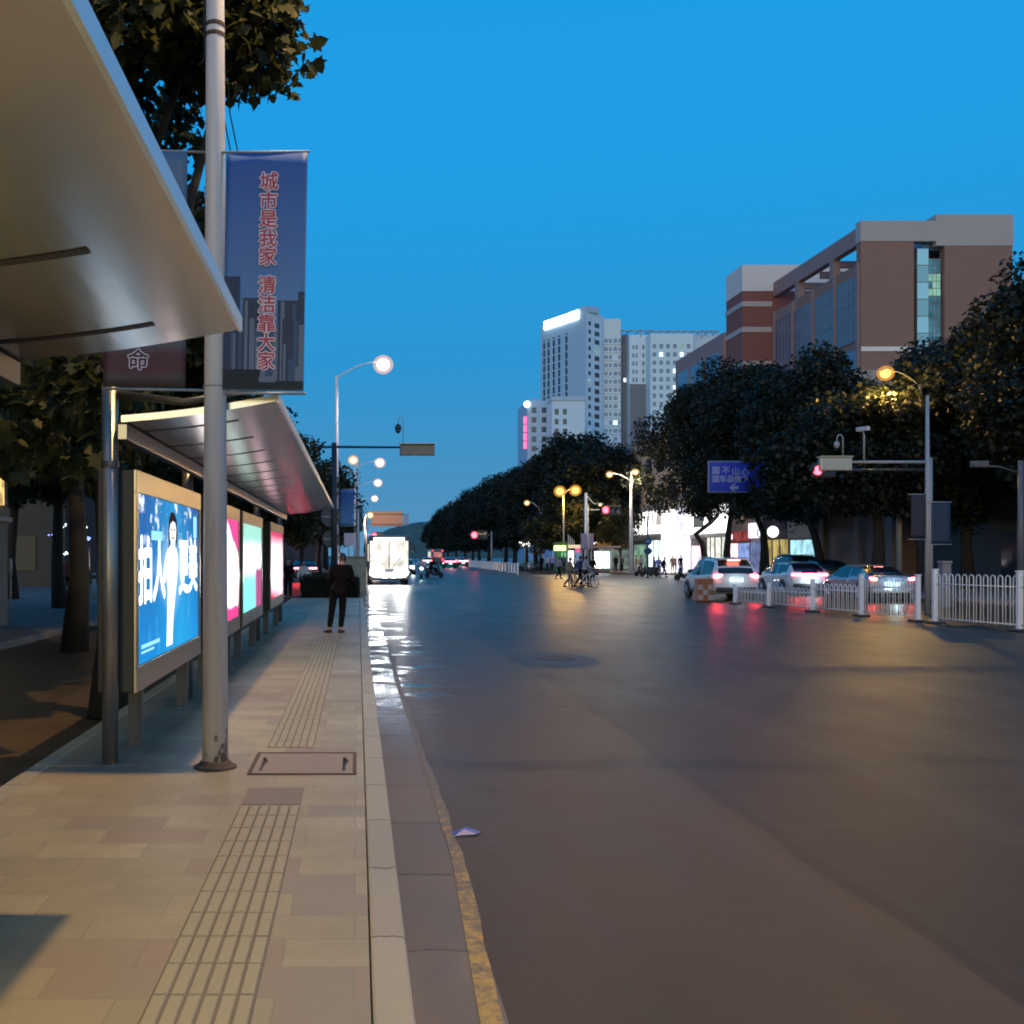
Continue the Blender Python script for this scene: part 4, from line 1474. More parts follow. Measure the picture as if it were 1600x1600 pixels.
plain_banner('blue banner on the second lamp post, behind the traffic pole', X(531, 54.6), X(553, 54.6), Z(822, 54.6), Z(765, 54.6), 54.6, BAN_BLUE, 'banners on farther posts')
plain_banner('pale violet banner on the post beside the red signal', X(908, 96), X(928, 96), Z(858, 96), Z(834, 96), 96.2, surf('violet_banner', (0.16, 0.14, 0.26), 0.6), 'banners on farther posts')
plain_banner('grey blue banner on the double-armed lamp post', X(837, 127.6), X(852, 127.6), Z(865, 127.6), Z(842, 127.6), 127.7, surf('grey_blue_banner', (0.16, 0.17, 0.26), 0.6), 'banners on farther posts')
plain_banner('dim blue banner on the signal post at the right', X(1455, 31.4), X(1485, 31.4), Z(850, 31.4), Z(785, 31.4), 31.4, surf('dim_blue_banner', (0.006, 0.024, 0.055), 0.6), 'banners on farther posts')
plain_banner('dim violet banner left of the signal post at the right', X(1424, 31.4), X(1446, 31.4), Z(842, 31.4), Z(773, 31.4), 31.4, surf('dim_violet_banner', (0.018, 0.012, 0.03), 0.6), 'banners on farther posts')

# overhead wires behind the banner
for k, (xa, xb) in enumerate(((-1.12, -0.92), (-1.07, -0.86))):
    mb = MB().tube([P(340 + 16 * k, 130, 9.2), P(349 + 10 * k, 180 - 4 * k, 9.6), P(361 + 11 * k, 240, 10.2), P(385 + 10 * k, 330, 12)], 0.0065, 6)
    tag(mb.build('overhead_wire', M['blackp'], smooth=True), ('left' if k == 0 else 'right') + ' one of the two thin wires slanting down behind the blue banner', 'wire', 'wires behind the banner')

# ================================================================== TRAFFIC SIGNALS AND SIGNS
def signal_head(parent, c, w, h, m_face, facing=-1, lit=None):
    """a long housing seen from one side; lenses on the far or near face, each with its visor"""
    hb = MB().bx(c[0] - w / 2, c[0] + w / 2, c[1] - 0.09, c[1] + 0.09, c[2] - h / 2, c[2] + h / 2)
    head = hb.build('signal_housing', m_face, parent, bevel=0.03)
    for i in (-1, 0, 1):
        x = c[0] + i * w * 0.31
        y = c[1] + facing * 0.10
        red = lit is not None and i == lit
        MB().lathe([(h * 0.33, 0), (h * 0.33, 0.012 * facing), (0.001, 0.03 * facing)], (x, y, c[2]), 16, 0, 'y').build('lens', M['red_signal'] if red else M['glass_dark'], head)
        vz = MB()
        n = 9
        vs, fs = [], []
        for j in range(n + 1):
            a = R(-20 + 220 * j / n)
            vs.append((x + h * .37 * math.cos(a), y, c[2] + h * .37 * math.sin(a)))
            vs.append((x + h * .37 * math.cos(a), y + facing * 0.2, c[2] + h * .37 * math.sin(a)))
        for j in range(n):
            fs.append((2 * j, 2 * j + 1, 2 * j + 3, 2 * j + 2))
        vz.add(vs, fs).build('visor', M['blackp'], head)
    return head


# left: dark pole, arm over the road, signal seen from behind
GS = 'traffic signals at the crossing'
D0 = 40.0
ts = thing('traffic_signal', 'traffic signal on a dark pole by the platform end, its housing seen from behind', 'traffic signal', (X(522, D0), D0, 0.12), 0, GS)
bx_, bz = X(522, D0), 0.12
MB().tube([(0, 0, 0), (0, 0, 3), (0, 0, Z(692, D0) - bz)], [0.13, 0.115, 0.10], 12).build('pole', M['pole_dark'], ts, smooth=True)
MB().lathe([(0.2, 0), (0.2, 0.03), (0.15, 0.1), (0.13, 0.11)], (0, 0, 0), 12).build('base_flange', M['pole_dark'], ts)
az = Z(699, D0) - bz
MB().tube([(-0.9, 0, az), (0, 0, az + 0.02), (2.6, 0, az)], [0.035, 0.05, 0.04], 8).build('arm', M['pole_dark'], ts, smooth=True)
hx = X(652, D0) - bx_
hd = signal_head(ts, (hx, 0.05, Z(703, D0) - bz), 1.36, 0.44, surf('signal_back_grey', (0.26, 0.20, 0.15), 0.5, 0.3), 1, None)
MB().bx(hx - 0.70, hx + 0.70, -0.16, 0.2, Z(703, D0) - bz + 0.222, Z(703, D0) - bz + 0.25).build('rain_cover', surf('cover_pale', (0.5, 0.46, 0.4), 0.4, 0.4), ts)
cx, cz = X(622, D0) - bx_, Z(672, D0) - bz
MB().tube([(cx + 0.2, 0, az), (cx + 0.2, 0, cz + 0.42), (cx + 0.13, 0, cz + 0.5), (cx + 0.02, 0, cz + 0.46), (cx, 0, cz + 0.2)], 0.014, 8).build('camera_hook', M['pole_grey'], ts, smooth=True)
dm = MB().ball((cx, 0, cz + 0.08), 0.13, 14, 0, (1, 1, 1.25)).build('dome_camera', M['pole_dark'], ts, smooth=True)
MB().ball((cx, -0.02, cz - 0.03), 0.105, 14).build('dome_glass', M['glass_dark'], dm, smooth=True)
# discs seen from behind on the same pole
for k, (py, r) in enumerate(((807, 0.40), (842, 0.34))):
    zc = Z(py, D0)
    s_ = thing('road_sign', ('upper larger' if k == 0 else 'lower smaller') + ' grey round road sign seen from behind on the dark signal pole', 'road sign', (X(517, D0), D0 + 0.16, zc), 0, 'round signs on the dark signal pole')
    MB().lathe([(r, 0), (r, 0.012), (r - .02, 0.016), (0.001, 0.016)], (0, 0, 0), 28, 0, 'y').build('sign_disc', surf('sign_back_grey', (0.10, 0.105, 0.115), 0.5, 0.5), s_)
    MB().bx(-r * .8, r * .8, -0.02, -0.002, -0.03, 0.03).build('mounting_rail', M['pole_grey'], s_)
# white notice board on a thin post
nb = thing('notice_board', 'small white notice board on a thin post, behind the standing man', 'notice board', (X(545, 60), 60, 0), 0)
MB().tube([(0, 0, 0), (0, 0, Z(833, 60))], 0.03, 8).build('post', M['pole_grey'], nb, smooth=True)
MB().bx(-0.28, 0.36, -0.05, -0.03, Z(852, 60), Z(833, 60)).build('board', surf('white_board', (0.55, 0.55, 0.68), 0.5, 0, 0.15), nb, bevel=0.01)
# beige roadside cabinet
cb = thing('utility_cabinet', 'beige roadside cabinet behind the small hedge, lit by oncoming headlights', 'utility cabinet', (X(559, 50), 50, 0.0))
MB().bx(-0.62, 0.42, -0.4, 0.4, 0, 1.72).build('cabinet_body', surf('beige_cabinet', (0.34, 0.29, 0.20), 0.5, 0.1, 0.2), cb, bevel=0.02)
MB().bx(-0.66, 0.46, -0.44, 0.44, 1.722, 1.78).build('cabinet_lid', surf('beige_lid', (0.28, 0.24, 0.17), 0.5, 0.1, 0.2), cb, bevel=0.01)
for x in (-0.36, 0.14):
    dd = MB().bx(x - 0.22, x + 0.22, -0.415, -0.402, 0.15, 1.6).build('cabinet_door', surf('beige_door', (0.36, 0.31, 0.22), 0.5, 0.1, 0.2), cb, bevel=0.004)
    MB().bx(x + 0.15, x + 0.18, -0.44, -0.417, 0.8, 1.0).build('handle', M['steel_dark'], dd)

# right: signal on a white arm seen from behind, with cameras
D1 = 31.5
px0 = X(1449, D1)
t3 = thing('traffic_signal', 'traffic signal on a white arm at the right, with two cameras above it', 'traffic signal', (px0, D1, 0), 0, GS)
MB().tube([(0, 0, 0), (0, 0, 3), (0, 0, Z(618, D1))], [0.085, 0.07, 0.05], 14).build('pole', M['pole_mid'], t3, smooth=True)
az = Z(722, D1)
MB().tube([(0, 0, az), (X(1325, D1) - px0, 0, az)], [0.05, 0.04], 8).build('arm', M['pole_mid'], t3, smooth=True)
hx = X(1305, D1) - px0
signal_head(t3, (hx, 0.0, Z(725, D1)), 0.98, 0.42, surf('signal_back_pale', (0.42, 0.37, 0.32), 0.4, 0.4), 1, None)
MB().bx(hx - 0.5, hx + 0.5, -0.14, 0.2, Z(725, D1) + 0.213, Z(725, D1) + 0.238).build('rain_cover', surf('cover_pale2', (0.55, 0.47, 0.36), 0.4, 0.4), t3)
gx = X(1317, D1) - px0
gz = Z(712, D1)
MB().tube([(gx, 0, gz), (gx, 0, gz + 0.52), (gx - 0.03, 0, gz + 0.62), (gx - 0.10, 0, gz + 0.65), (gx - 0.17, 0, gz + 0.60), (gx - 0.19, 0, gz + 0.42)], 0.02, 8).build('camera_hook', M['pole_mid'], t3, smooth=True)
MB().ball((gx - 0.19, 0, gz + 0.34), 0.085, 12, 0, (1, 1, 1.35)).build('dome_camera', M['pole_mid'], t3, smooth=True)
gx = X(1350, D1) - px0
MB().tube([(gx, 0, az), (gx, 0, Z(680, D1)), (gx - 0.05, 0, Z(672, D1))], 0.03, 8).build('camera_post', M['pole_mid'], t3, smooth=True)
MB().box((gx - 0.08, -0.1, Z(671, D1)), (0.15, 0.42, 0.13), R(20)).build('bullet_camera', surf('pale_camera', (0.6, 0.52, 0.48), 0.4), t3, bevel=0.02)

# red signals facing the camera
def red_signal(label, px, py, d, pole_px, w=1.3, h=0.42, am=None):
    x0 = X(pole_px, d)
    t = thing('traffic_signal', label, 'traffic signal', (x0, d, 0.1), 0, GS)
    z = Z(py, d) - 0.1
    MB().tube([(0, 0, 0), (0, 0, z + 0.5)], [0.12, 0.09], 10).build('pole', M['pole_grey'], t, smooth=True)
    lx = X(px, d) - x0
    s = 1 if lx > 0 else -1
    MB().tube([(0, 0, z + 0.02), (lx - 0.31 * w, 0, z + 0.02)], 0.05, 8).build('arm', am or M['pole_grey'], t, smooth=True)
    c = (lx + 0.31 * w, 0, z)
    signal_head(t, c, w, h, M['blackp'], -1, -1)
    return t


red_signal('red traffic signal nearest to the shops, beside the unequal lamp post', 946, 797, 92, 918, 1.7, 0.86)
red_signal('red traffic signal against the dark tree row, left of the double lamp', 741, 836, 132, 768, 2.1, 1.15)
red_signal('red traffic signal far off on the left, under the orange overhead sign', 585, 836, 150, 572, 1.8, 0.9)
red_signal('red traffic signal half hidden in leaves, left of the white signal arm', 1276, 735, 40.5, 1453, 0.9, 0.55, M['pole_dark'])

# blue direction sign half hidden by leaves
D2 = 52.0
bs = thing('direction_sign', 'blue direction sign with white characters and a left arrow, half hidden by leaves', 'direction sign', (X(1106, D2), D2, Z(770, D2)))
SW_, SH_ = X(1196, D2) - X(1106, D2), Z(720, D2) - Z(770, D2)
wh = surf('sign_white', (0.26, 0.30, 0.55), 0.45, 0, 0.1)
MB().bx(0, SW_, 0, 0.05, 0, SH_).build('sign_back', surf('sign_rim_pale', (0.16, 0.17, 0.32), 0.45, 0.2), bs, bevel=0.03)
MB().bx(0.075, SW_ - 0.075, -0.012, -0.002, 0.07, SH_ - 0.07).build('sign_face', surf('sign_blue', (0.010, 0.035, 0.42), 0.45, 0, 0.15), bs)
for body, py, px in (('国', 736, 1118.5), ('不', 736, 1134), ('山', 737, 1149.5), ('心', 738, 1164), ('国', 749, 1118), ('车', 749, 1129.5), ('品', 749, 1141.5), ('信', 749, 1152.5), ('中', 749, 1163)):
    lettering(body, 0.42 if py < 740 else 0.38, wh, bs, (X(px, D2) - X(1106, D2), -0.015, Z(py, D2) - Z(770, D2)), (R(90), 0, 0), 0.012)
ax, az = X(1139, D2) - X(1106, D2), Z(762, D2) - Z(770, D2)
ar = MB().add([(ax, -0.0155, az), (ax + 0.26, -0.0155, az + 0.22), (ax + 0.34, -0.0155, az + 0.22), (ax + 0.22, -0.0155, az + 0.075), (ax + 0.48, -0.0155, az + 0.075), (ax + 0.48, -0.0155, az - 0.075), (ax + 0.22, -0.0155, az - 0.075), (ax + 0.34, -0.0155, az - 0.22), (ax + 0.26, -0.0155, az - 0.22)],
              [(0, 1, 2, 3), (0, 3, 6), (0, 6, 7, 8), (3, 4, 5, 6)])
ar.build('arrow', wh, bs)
gx_ = 27.6 - X(1106, D2)
MB().tube([(gx_, 0.2, -Z(770, D2)), (gx_, 0.2, SH_)], 0.14, 10).build('post', M['pole_grey'], bs, smooth=True)
for z in (SH_ * 0.3, SH_ * 0.75):
    MB().tube([(0.3, 0.1, z), (gx_, 0.2, z)], 0.06, 8).build('arm', M['pole_grey'], bs, smooth=True)

# post with two blue disc signs near the shops
D3 = 82
rs = thing('road_sign_post', 'post with a blue round sign above a blue diamond sign, before the white shop', 'road sign', (X(1012, D3), D3, 0.0))
MB().tube([(0, 0, 0), (0, 0, Z(806, D3))], 0.07, 10).build('post', surf('teal_post', (0.04, 0.12, 0.16), 0.5, 0.3), rs, smooth=True)
BL = surf('disc_sign_blue', (0.012, 0.09, 0.22), 0.4, 0, .1)
a_ = MB().lathe([(0.30, 0), (0.30, -0.02), (0.001, -0.025)], (0, -0.08, Z(846, D3)), 24, 0, 'y').build('round_sign', BL, rs)
MB().bx(-0.14, 0.14, -0.112, -0.106, Z(846, D3) - 0.10, Z(846, D3) + 0.12).build('symbol', surf('sign_pale', (0.25, 0.35, 0.5), 0.5), a_, bevel=0.02)
z_ = Z(861, D3)
b_ = MB()
oct_ = [(-0.36, z_), (-0.26, z_ + 0.16), (0, z_ + 0.32), (0.26, z_ + 0.16), (0.36, z_), (0.24, z_ - 0.2), (0, z_ - 0.33), (-0.24, z_ - 0.2)]
b_.slab([(x, -0.08, z) for x, z in oct_], (0, -1, 0), 0.02).build('diamond_sign', BL, rs)
# grey camera box on a pole at the right edge
D4 = 42
cp = thing('camera_pole', 'grey pole at the right edge with a small box camera on its arm', 'camera pole', (X(1595, D4), D4, 0.14))
MB().tube([(0, 0, 0), (0, 0, Z(725, D4))], [0.14, 0.11], 12).build('pole', M['pole_dim'], cp, smooth=True)
MB().tube([(0, 0, Z(745, D4)), (X(1560, D4) - X(1595, D4), -0.1, Z(735, D4)), (X(1530, D4) - X(1595, D4), -0.1, Z(733, D4))], 0.03, 8).build('arm', M['pole_dim'], cp, smooth=True)
MB().bx(X(1517, D4) - X(1595, D4), X(1539, D4) - X(1595, D4), -0.3, 0.1, Z(736, D4), Z(726, D4)).build('box_camera', surf('camera_grey', (0.10, 0.10, 0.10), 0.5), cp, bevel=0.03)
# back of an overhead direction board far down the road
D5 = 160
og = thing('overhead_sign', 'big orange-lit back of an overhead direction board across the far road', 'overhead sign', (X(580, D5), D5, 0))
zz0, zz1 = Z(822, D5), Z(799, D5)
w_ = X(629, D5) - X(580, D5)
MB().bx(0, w_, 0, 0.12, zz0, zz1).build('board_back', surf('board_back_tan', (0.50, 0.30, 0.20), 0.6, 0.1, 0.15, 1.0), og, bevel=0.05)
for z in (zz0 + 0.25, zz1 - 0.45):
    MB().bx(0, w_, -0.09, -0.004, z - 0.06, z + 0.06).build('board_rail', surf('rail_brown', (0.12, 0.07, 0.05), 0.6), og)
MB().bx(w_ + 0.15, w_ + 0.95, 0.0, 0.1, zz0 + 0.2, zz1 - 0.5).build('side_panel', surf('panel_blue_pale', (0.2, 0.28, 0.4), 0.6), og)
MB().tube([(-0.7, 0.3, 0), (-0.7, 0.3, zz1)], 0.16, 10).build('post', M['pole_grey'], og, smooth=True)
for z in (zz0 + 0.5, zz1 - 0.5):
    MB().tube([(-0.7, 0.3, z), (w_ + 0.95, 0.22, z)], 0.07, 8).build('arm', M['pole_grey'], og, smooth=True)
x, y, z = P(577, 805, 150)
street_lamp('short lamp with orange light just left of the overhead board', (x - 0.7, 150, 0.0), z - 0.2, [(0.5, 0.35, 0)], M['lamp_yellow'], GL, bulb=0.42, power=2200, color=(1, .6, .35), r0=0.12, r1=0.08)

# ================================================================== BUILDINGS
WIN_DARK = surf('dark_flat_window', (0.025, 0.04, 0.07), 0.15, 0, 0.4, 0.2, spec=0.7)
WIN_GREY = surf('grey_flat_window', (0.14, 0.20, 0.29), 0.2, 0, 0.4, 0.2, spec=0.7)
WIN_LIT = glow('lit_flat_window', (0.75, 0.95, 1.0), 1.7)
WIN_DIM = glow('dim_lit_flat_window', (0.40, 0.75, 0.78), 0.55, 0.4, 0.6)


def wpt(o, dx, dy):
    return (o[0] + dx, o[1] + dy)


class Wall:
    """a vertical facade from plan point a to plan point b (seen from outside, left to right)"""

    def __init__(self, a, b):
        self.a = Vector((a[0], a[1]))
        d = Vector((b[0] - a[0], b[1] - a[1]))
        self.len = d.length
        self.d = d.normalized()
        self.n = Vector((self.d.y, -self.d.x))

    def rect(self, mb, s0, s1, z0, z1, out=0.03, back=0.02, mi=0):
        p = []
        for s, k in ((s0, out), (s1, out), (s1, -back), (s0, -back)):
            q = self.a + self.d * s + self.n * k
            p.append((q.x, q.y))
        return mb.prism(p, z0, z1, mi)


def windows(root, wall, cells, m, name='window', cap=100, lit=None, frame=None):
    """one part per window; past `cap`, the rest is one part of its own"""
    lit = lit or {}
    rest = MB()
    for i, (s0, s1, z0, z1) in enumerate(cells):
        mm = lit.get(i, m)
        if i < cap:
            o = wall.rect(MB(), s0, s1, z0, z1, 0.025, 0.02).build(name, mm, root)
            if frame:
                f = MB()
                wall.rect(f, s0 - .06, s1 + .06, z0 - .10, z0 - 0.003, 0.12, 0.0)
                f.build('sill', frame, o)
        else:
            wall.rect(rest, s0, s1, z0, z1, 0.025, 0.02)
    if rest.v:
        tag(rest.build(name, m, root), kind='stuff')


# ---------- tall pale tower with the lit rooftop sign
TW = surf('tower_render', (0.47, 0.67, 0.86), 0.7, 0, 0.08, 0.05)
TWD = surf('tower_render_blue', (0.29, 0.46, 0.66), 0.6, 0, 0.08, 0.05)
c1 = (X(916, 375), 375.0)
c0 = (X(845, 400), 400.0)
c2 = (X(942, 381), 381.0)
c3 = (c0[0] + c2[0] - c1[0], c0[1] + c2[1] - c1[1])
HT = Z(487, 375)
tw = thing('tower', 'tall pale tower with a bright white rooftop sign, at the left of the high-rise group', 'tower', (c1[0], c1[1], 0), 0, 'high-rises behind the trees')


def loc(q):
    return (q[0] - c1[0], q[1] - c1[1])


L0, L1, L2, L3 = loc(c0), loc(c1), loc(c2), loc(c3)
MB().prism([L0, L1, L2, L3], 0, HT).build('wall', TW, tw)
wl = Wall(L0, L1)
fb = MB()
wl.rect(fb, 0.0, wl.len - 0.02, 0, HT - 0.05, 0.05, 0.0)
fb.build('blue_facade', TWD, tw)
H2 = HT + 2.2
pp = MB()
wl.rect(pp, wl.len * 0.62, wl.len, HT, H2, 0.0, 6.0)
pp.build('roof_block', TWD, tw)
# vertical ribbon windows
for s in (0.06, 0.16, 0.28, 0.40, 0.56):
    st = MB()
    wl.rect(st, wl.len * s, wl.len * (s + 0.045), Z(640, 390), Z(525, 390), 0.10, 0.0)
    o = st.build('ribbon_window', WIN_DARK, tw)
    bars = MB()
    zz = Z(640, 390)
    while zz < Z(525, 390):
        wl.rect(bars, wl.len * s, wl.len * (s + 0.045), zz, zz + 0.5, 0.13, 0.0)
        zz += 3.0
    bars.build('spandrel', TWD, o)
sg = MB()
z0_, z1_ = Z(517, 392), Z(499, 392)
wl.rect(sg, wl.len * 0.10, wl.len * 0.86, z0_ + 1.4, z1_ + 0.4, 0.9, 0.0)
SIGN_G = glow('rooftop_sign_glow', (0.86, 0.97, 1.0), 5.0)
sgo = sg.build('rooftop_sign', SIGN_G, tw, bevel=0.9, seg=4)
wr = Wall(L1, L2)
cells = []
z = 4.0
k = 0
while z < HT - 4:
    cells += [(wr.len * 0.12, wr.len * 0.27, z, z + 1.5), (wr.len * 0.50, wr.len * 0.78, z - 0.4, z + 1.3)]
    z += 3.05
    k += 1
windows(tw, wr, cells[::-1], WIN_DARK, 'window', 100, {k: WIN_DIM for k in (6, 15, 27, 40)})
# lower balcony wing of the same tower
w0 = loc((X(942.5, 382), 382))
w1 = loc((X(970, 382), 382))
w2 = loc((X(970, 382) + 3, 400))
w3 = loc((X(942.5, 382) + 3, 400))
HW = Z(498, 382)
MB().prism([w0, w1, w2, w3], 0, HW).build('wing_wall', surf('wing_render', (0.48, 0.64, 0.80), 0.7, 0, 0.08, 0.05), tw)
wb = Wall(w0, w1)
cells, lit = [], {}
z = HW - 9.0
rows = 0
rg = random.Random(3)
while z > 3:
    for (a, b) in ((0.06, 0.26), (0.33, 0.48), (0.58, 0.80), (0.86, 0.97)):
        if rg.random() < 0.9:
            if abs(z - Z(660, 382)) < 1.6 and a in (0.06, 0.58):
                lit[len(cells)] = WIN_LIT
            cells.append((wb.len * a, wb.len * b, z, z + 1.5))
    z -= 3.05
    rows += 1
windows(tw, wb, cells, WIN_GREY, 'wing_window', 100, lit)
sl = MB()
z = HW - 9.6
while z > 3:
    wb.rect(sl, 0.0, wb.len, z, z + 0.35, 0.4, 0.0)
    z -= 3.05
sl.build('balcony_slab', TW, tw)

# ---------- slab block with roof pergola, right of the tower
b0 = (X(970.5, 388), 388.0)
sb = thing('apartment_block', 'wide pale apartment block with a roof pergola, right of the sign tower', 'apartment block', (b0[0], b0[1], 0), 0, 'high-rises behind the trees')


def lb(q):
    return (q[0] - b0[0], q[1] - b0[1])


H3 = Z(535, 388)
DK = surf('block_dark_render', (0.13, 0.16, 0.22), 0.7, 0, 0.1, 0.05)
segs = [(970.5, 983, 388, Z(524, 388), DK), (983.2, 1016, 384, Z(523, 384), TW), (1016.2, 1083, 378, Z(521, 378), TW), (1083.2, 1125, 386, Z(522, 386), TW)]
walls = []
for (xa, xb, d, h, m) in segs:
    a, b = lb((X(xa, d), d)), lb((X(xb, d), d))
    MB().prism([a, b, (b[0], b[1] + 18), (a[0], a[1] + 18)], 0, h).build('wall', m, sb)
    walls.append((Wall(a, b), h))
# dark lower part of the second bay
fb = MB()
walls[1][0].rect(fb, 0.1, walls[1][0].len - 0.1, 0, Z(600, 384), 0.04, 0.0)
fb.build('dark_base', DK, sb)
rg = random.Random(9)
cells, lit = [], {}
w_, h_ = walls[2]
z = h_ - 5.5
lits = [(1037, 554), (1065, 555), (1054, 579), (1054, 603), (1054, 614)]
while z > Z(665, 378):
    for k in range(6):
        s = w_.len * (0.05 + k * 0.16)
        if rg.random() < .05:
            lit[len(cells)] = WIN_DIM
        for (lx_, ly_) in lits:
            if abs((lx_ - 1016) / 67 - (0.05 + k * 0.16 + 0.045)) < 0.09 and abs(Z(ly_, 378) - z - 0.75) < 1.6 and lit.get(len(cells)) is not WIN_LIT:
                lit[len(cells)] = WIN_LIT
        cells.append((s, s + w_.len * 0.085, z, z + 1.6))
    z -= 3.05
windows(sb, w_, cells, WIN_GREY, 'window', 96, lit)
cells = []
w_, h_ = walls[1]
z = h_ - 5.5
while z > Z(640, 384):
    for s in (0.14, 0.30, 0.62, 0.80):
        cells.append((w_.len * s, w_.len * (s + 0.10), z, z + 1.6))
    z -= 3.05
windows(sb, w_, cells, WIN_GREY, 'window', 30, {})
w_, h_ = walls[0]
cells = []
z = h_ - 5.5
while z > Z(680, 388):
    cells.append((w_.len * 0.3, w_.len * 0.6, z, z + 1.5))
    z -= 3.05
windows(sb, w_, cells, WIN_GREY, 'stair_window', 30, {len(cells) - 7: WIN_LIT})
pg = MB()
for (xa, xb, d, zt) in ((970.5, 1016, 384, Z(517, 384)), (1020, 1122, 380, Z(518, 380))):
    a, b = lb((X(xa, d), d)), lb((X(xb, d), d))
    for yy in (0, 8):
        pg.tube([(a[0], a[1] + yy, zt), (b[0], b[1] + yy, zt)], 0.28, 6)
    n = int((b[0] - a[0]) / 3)
    for i in range(n + 1):
        x = a[0] + (b[0] - a[0]) * i / n
        pg.tube([(x, a[1] - 1, zt + 0.3), (x, a[1] + 9, zt + 0.3)], 0.2, 5)
        if i % 2 == 0:
            pg.tube([(x, a[1], zt - 2.5), (x, a[1], zt)], 0.22, 5)
pg.build('roof_pergola', surf('pergola_grey', (0.28, 0.31, 0.36), 0.7), sb)

# ---------- lower pale podium with a red vertical sign
d_ = 330
p0 = (X(821, d_), d_)
po = thing('office_block', 'lower pale block before the tower, with a red vertical sign at its edge', 'office block', (p0[0], p0[1], 0), 0, 'high-rises behind the trees')


def lp(px, d):
    return (X(px, d) - p0[0], d - p0[1])


hp = Z(626, d_)
a, b = lp(824, d_), lp(861, d_)
MB().prism([a, b, (b[0], b[1] + 20), (a[0], a[1] + 20)], 0, hp).build('wall', TWD, po)
w1_ = Wall(a, b)
a, b = lp(862.5, 322), lp(914, 322)
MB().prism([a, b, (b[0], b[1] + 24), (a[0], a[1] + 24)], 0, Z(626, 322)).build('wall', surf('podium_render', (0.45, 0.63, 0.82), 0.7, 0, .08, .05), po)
w2_ = Wall(a, b)
MB().bx(a[0] - 0.3, b[0] + 0.1, a[1] - 0.4, a[1] + 24.2, Z(626, 322) + 0.01, Z(626, 322) + 1.3).build('parapet', TWD, po)
cells = [(w1_.len * s, w1_.len * (s + .2), hp - 4 - 3.1 * k, hp - 2.2 - 3.1 * k) for k in range(7) for s in (0.18, 0.6)]
windows(po, w1_, cells, WIN_DARK)
cells = [(w2_.len * s, w2_.len * (s + .12), Z(626, 322) - 4.4 - 3.1 * k, Z(626, 322) - 2.6 - 3.1 * k) for k in range(7) for s in (0.08, 0.33)]
windows(po, w2_, cells, WIN_DARK)
vs = MB()
for k in range(4):
    vs.bx(-0.6, 0.3, -0.6, -0.1, Z(701 - 13 * k, d_), Z(690.5 - 13 * k, d_))
vs.build('vertical_sign', glow('red_neon', (1.0, 0.10, 0.22), 3.0), po)
MB().ball((0.4, -0.5, Z(632, d_)), 1.1, 14).build('round_sign_lamp', glow('pale_round_sign', (0.8, 0.97, 1.0), 3.0), po, smooth=True)
for x in (4.2, 12.5):
    MB().ball((x, 6.0, hp + 0.2), 1.8, 14, 0, (1, 1, .8)).build('roof_dome', TWD, po, smooth=True)

# ---------- big brown building on the right
DB = 90.0
BX = X(1345, DB)
bb = thing('brick_block', 'big brown block with pale roof band and glazed stair bay above the trees', 'building', (BX, DB, 0), 0)
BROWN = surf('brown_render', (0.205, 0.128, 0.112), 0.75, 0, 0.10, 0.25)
BRICK = surf('red_brick_render', (0.165, 0.066, 0.062), 0.75, 0, 0.12, 0.25)
PALE = surf('pale_band_render', (0.33, 0.32, 0.36), 0.7, 0, 0.08, 0.3)
PINK = surf('pinkish_render', (0.225, 0.165, 0.185), 0.7, 0, 0.08, 0.3)


def sx(px):
    return X(px, DB) - BX


top = Z(345, DB)
capb = Z(377, DB)
W_ = sx(1582)
# front mass in two pieces with the stair slot between
MB().bx(0.0, sx(1428), 0, 0.8, 0, capb).build('wall', BROWN, bb)
MB().bx(sx(1476), W_, 0, 0.8, 0, capb).build('wall', BROWN, bb)
MB().bx(0.003, W_ - .003, 2.8, 13.2, 0, Z(404, 90) - 0.3).build('wall', BROWN, bb)
MB().bx(0.003, sx(1428) - .003, 0.803, 2.797, 0, Z(404, 90) - 0.3).build('wall', BROWN, bb)
MB().bx(sx(1476) + .003, W_ - .003, 0.803, 2.797, 0, Z(404, 90) - 0.3).build('wall', BROWN, bb)
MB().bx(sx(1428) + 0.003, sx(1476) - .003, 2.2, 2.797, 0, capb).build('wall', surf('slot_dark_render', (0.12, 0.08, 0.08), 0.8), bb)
MB().bx(-0.05, sx(1462), -0.06, 0.85, capb + 0.003, top).build('roof_band', PALE, bb)
MB().bx(sx(1462) + .003, W_ + 0.05, -0.06, 13.0, capb - 0.4, top + 0.55).build('roof_band', PALE, bb)
MB().bx(0.0, sx(1428), -0.10, -0.003, Z(549, DB), Z(542, DB)).build('string_course', surf('course_pale', (0.66, 0.64, 0.65), 0.6), bb)
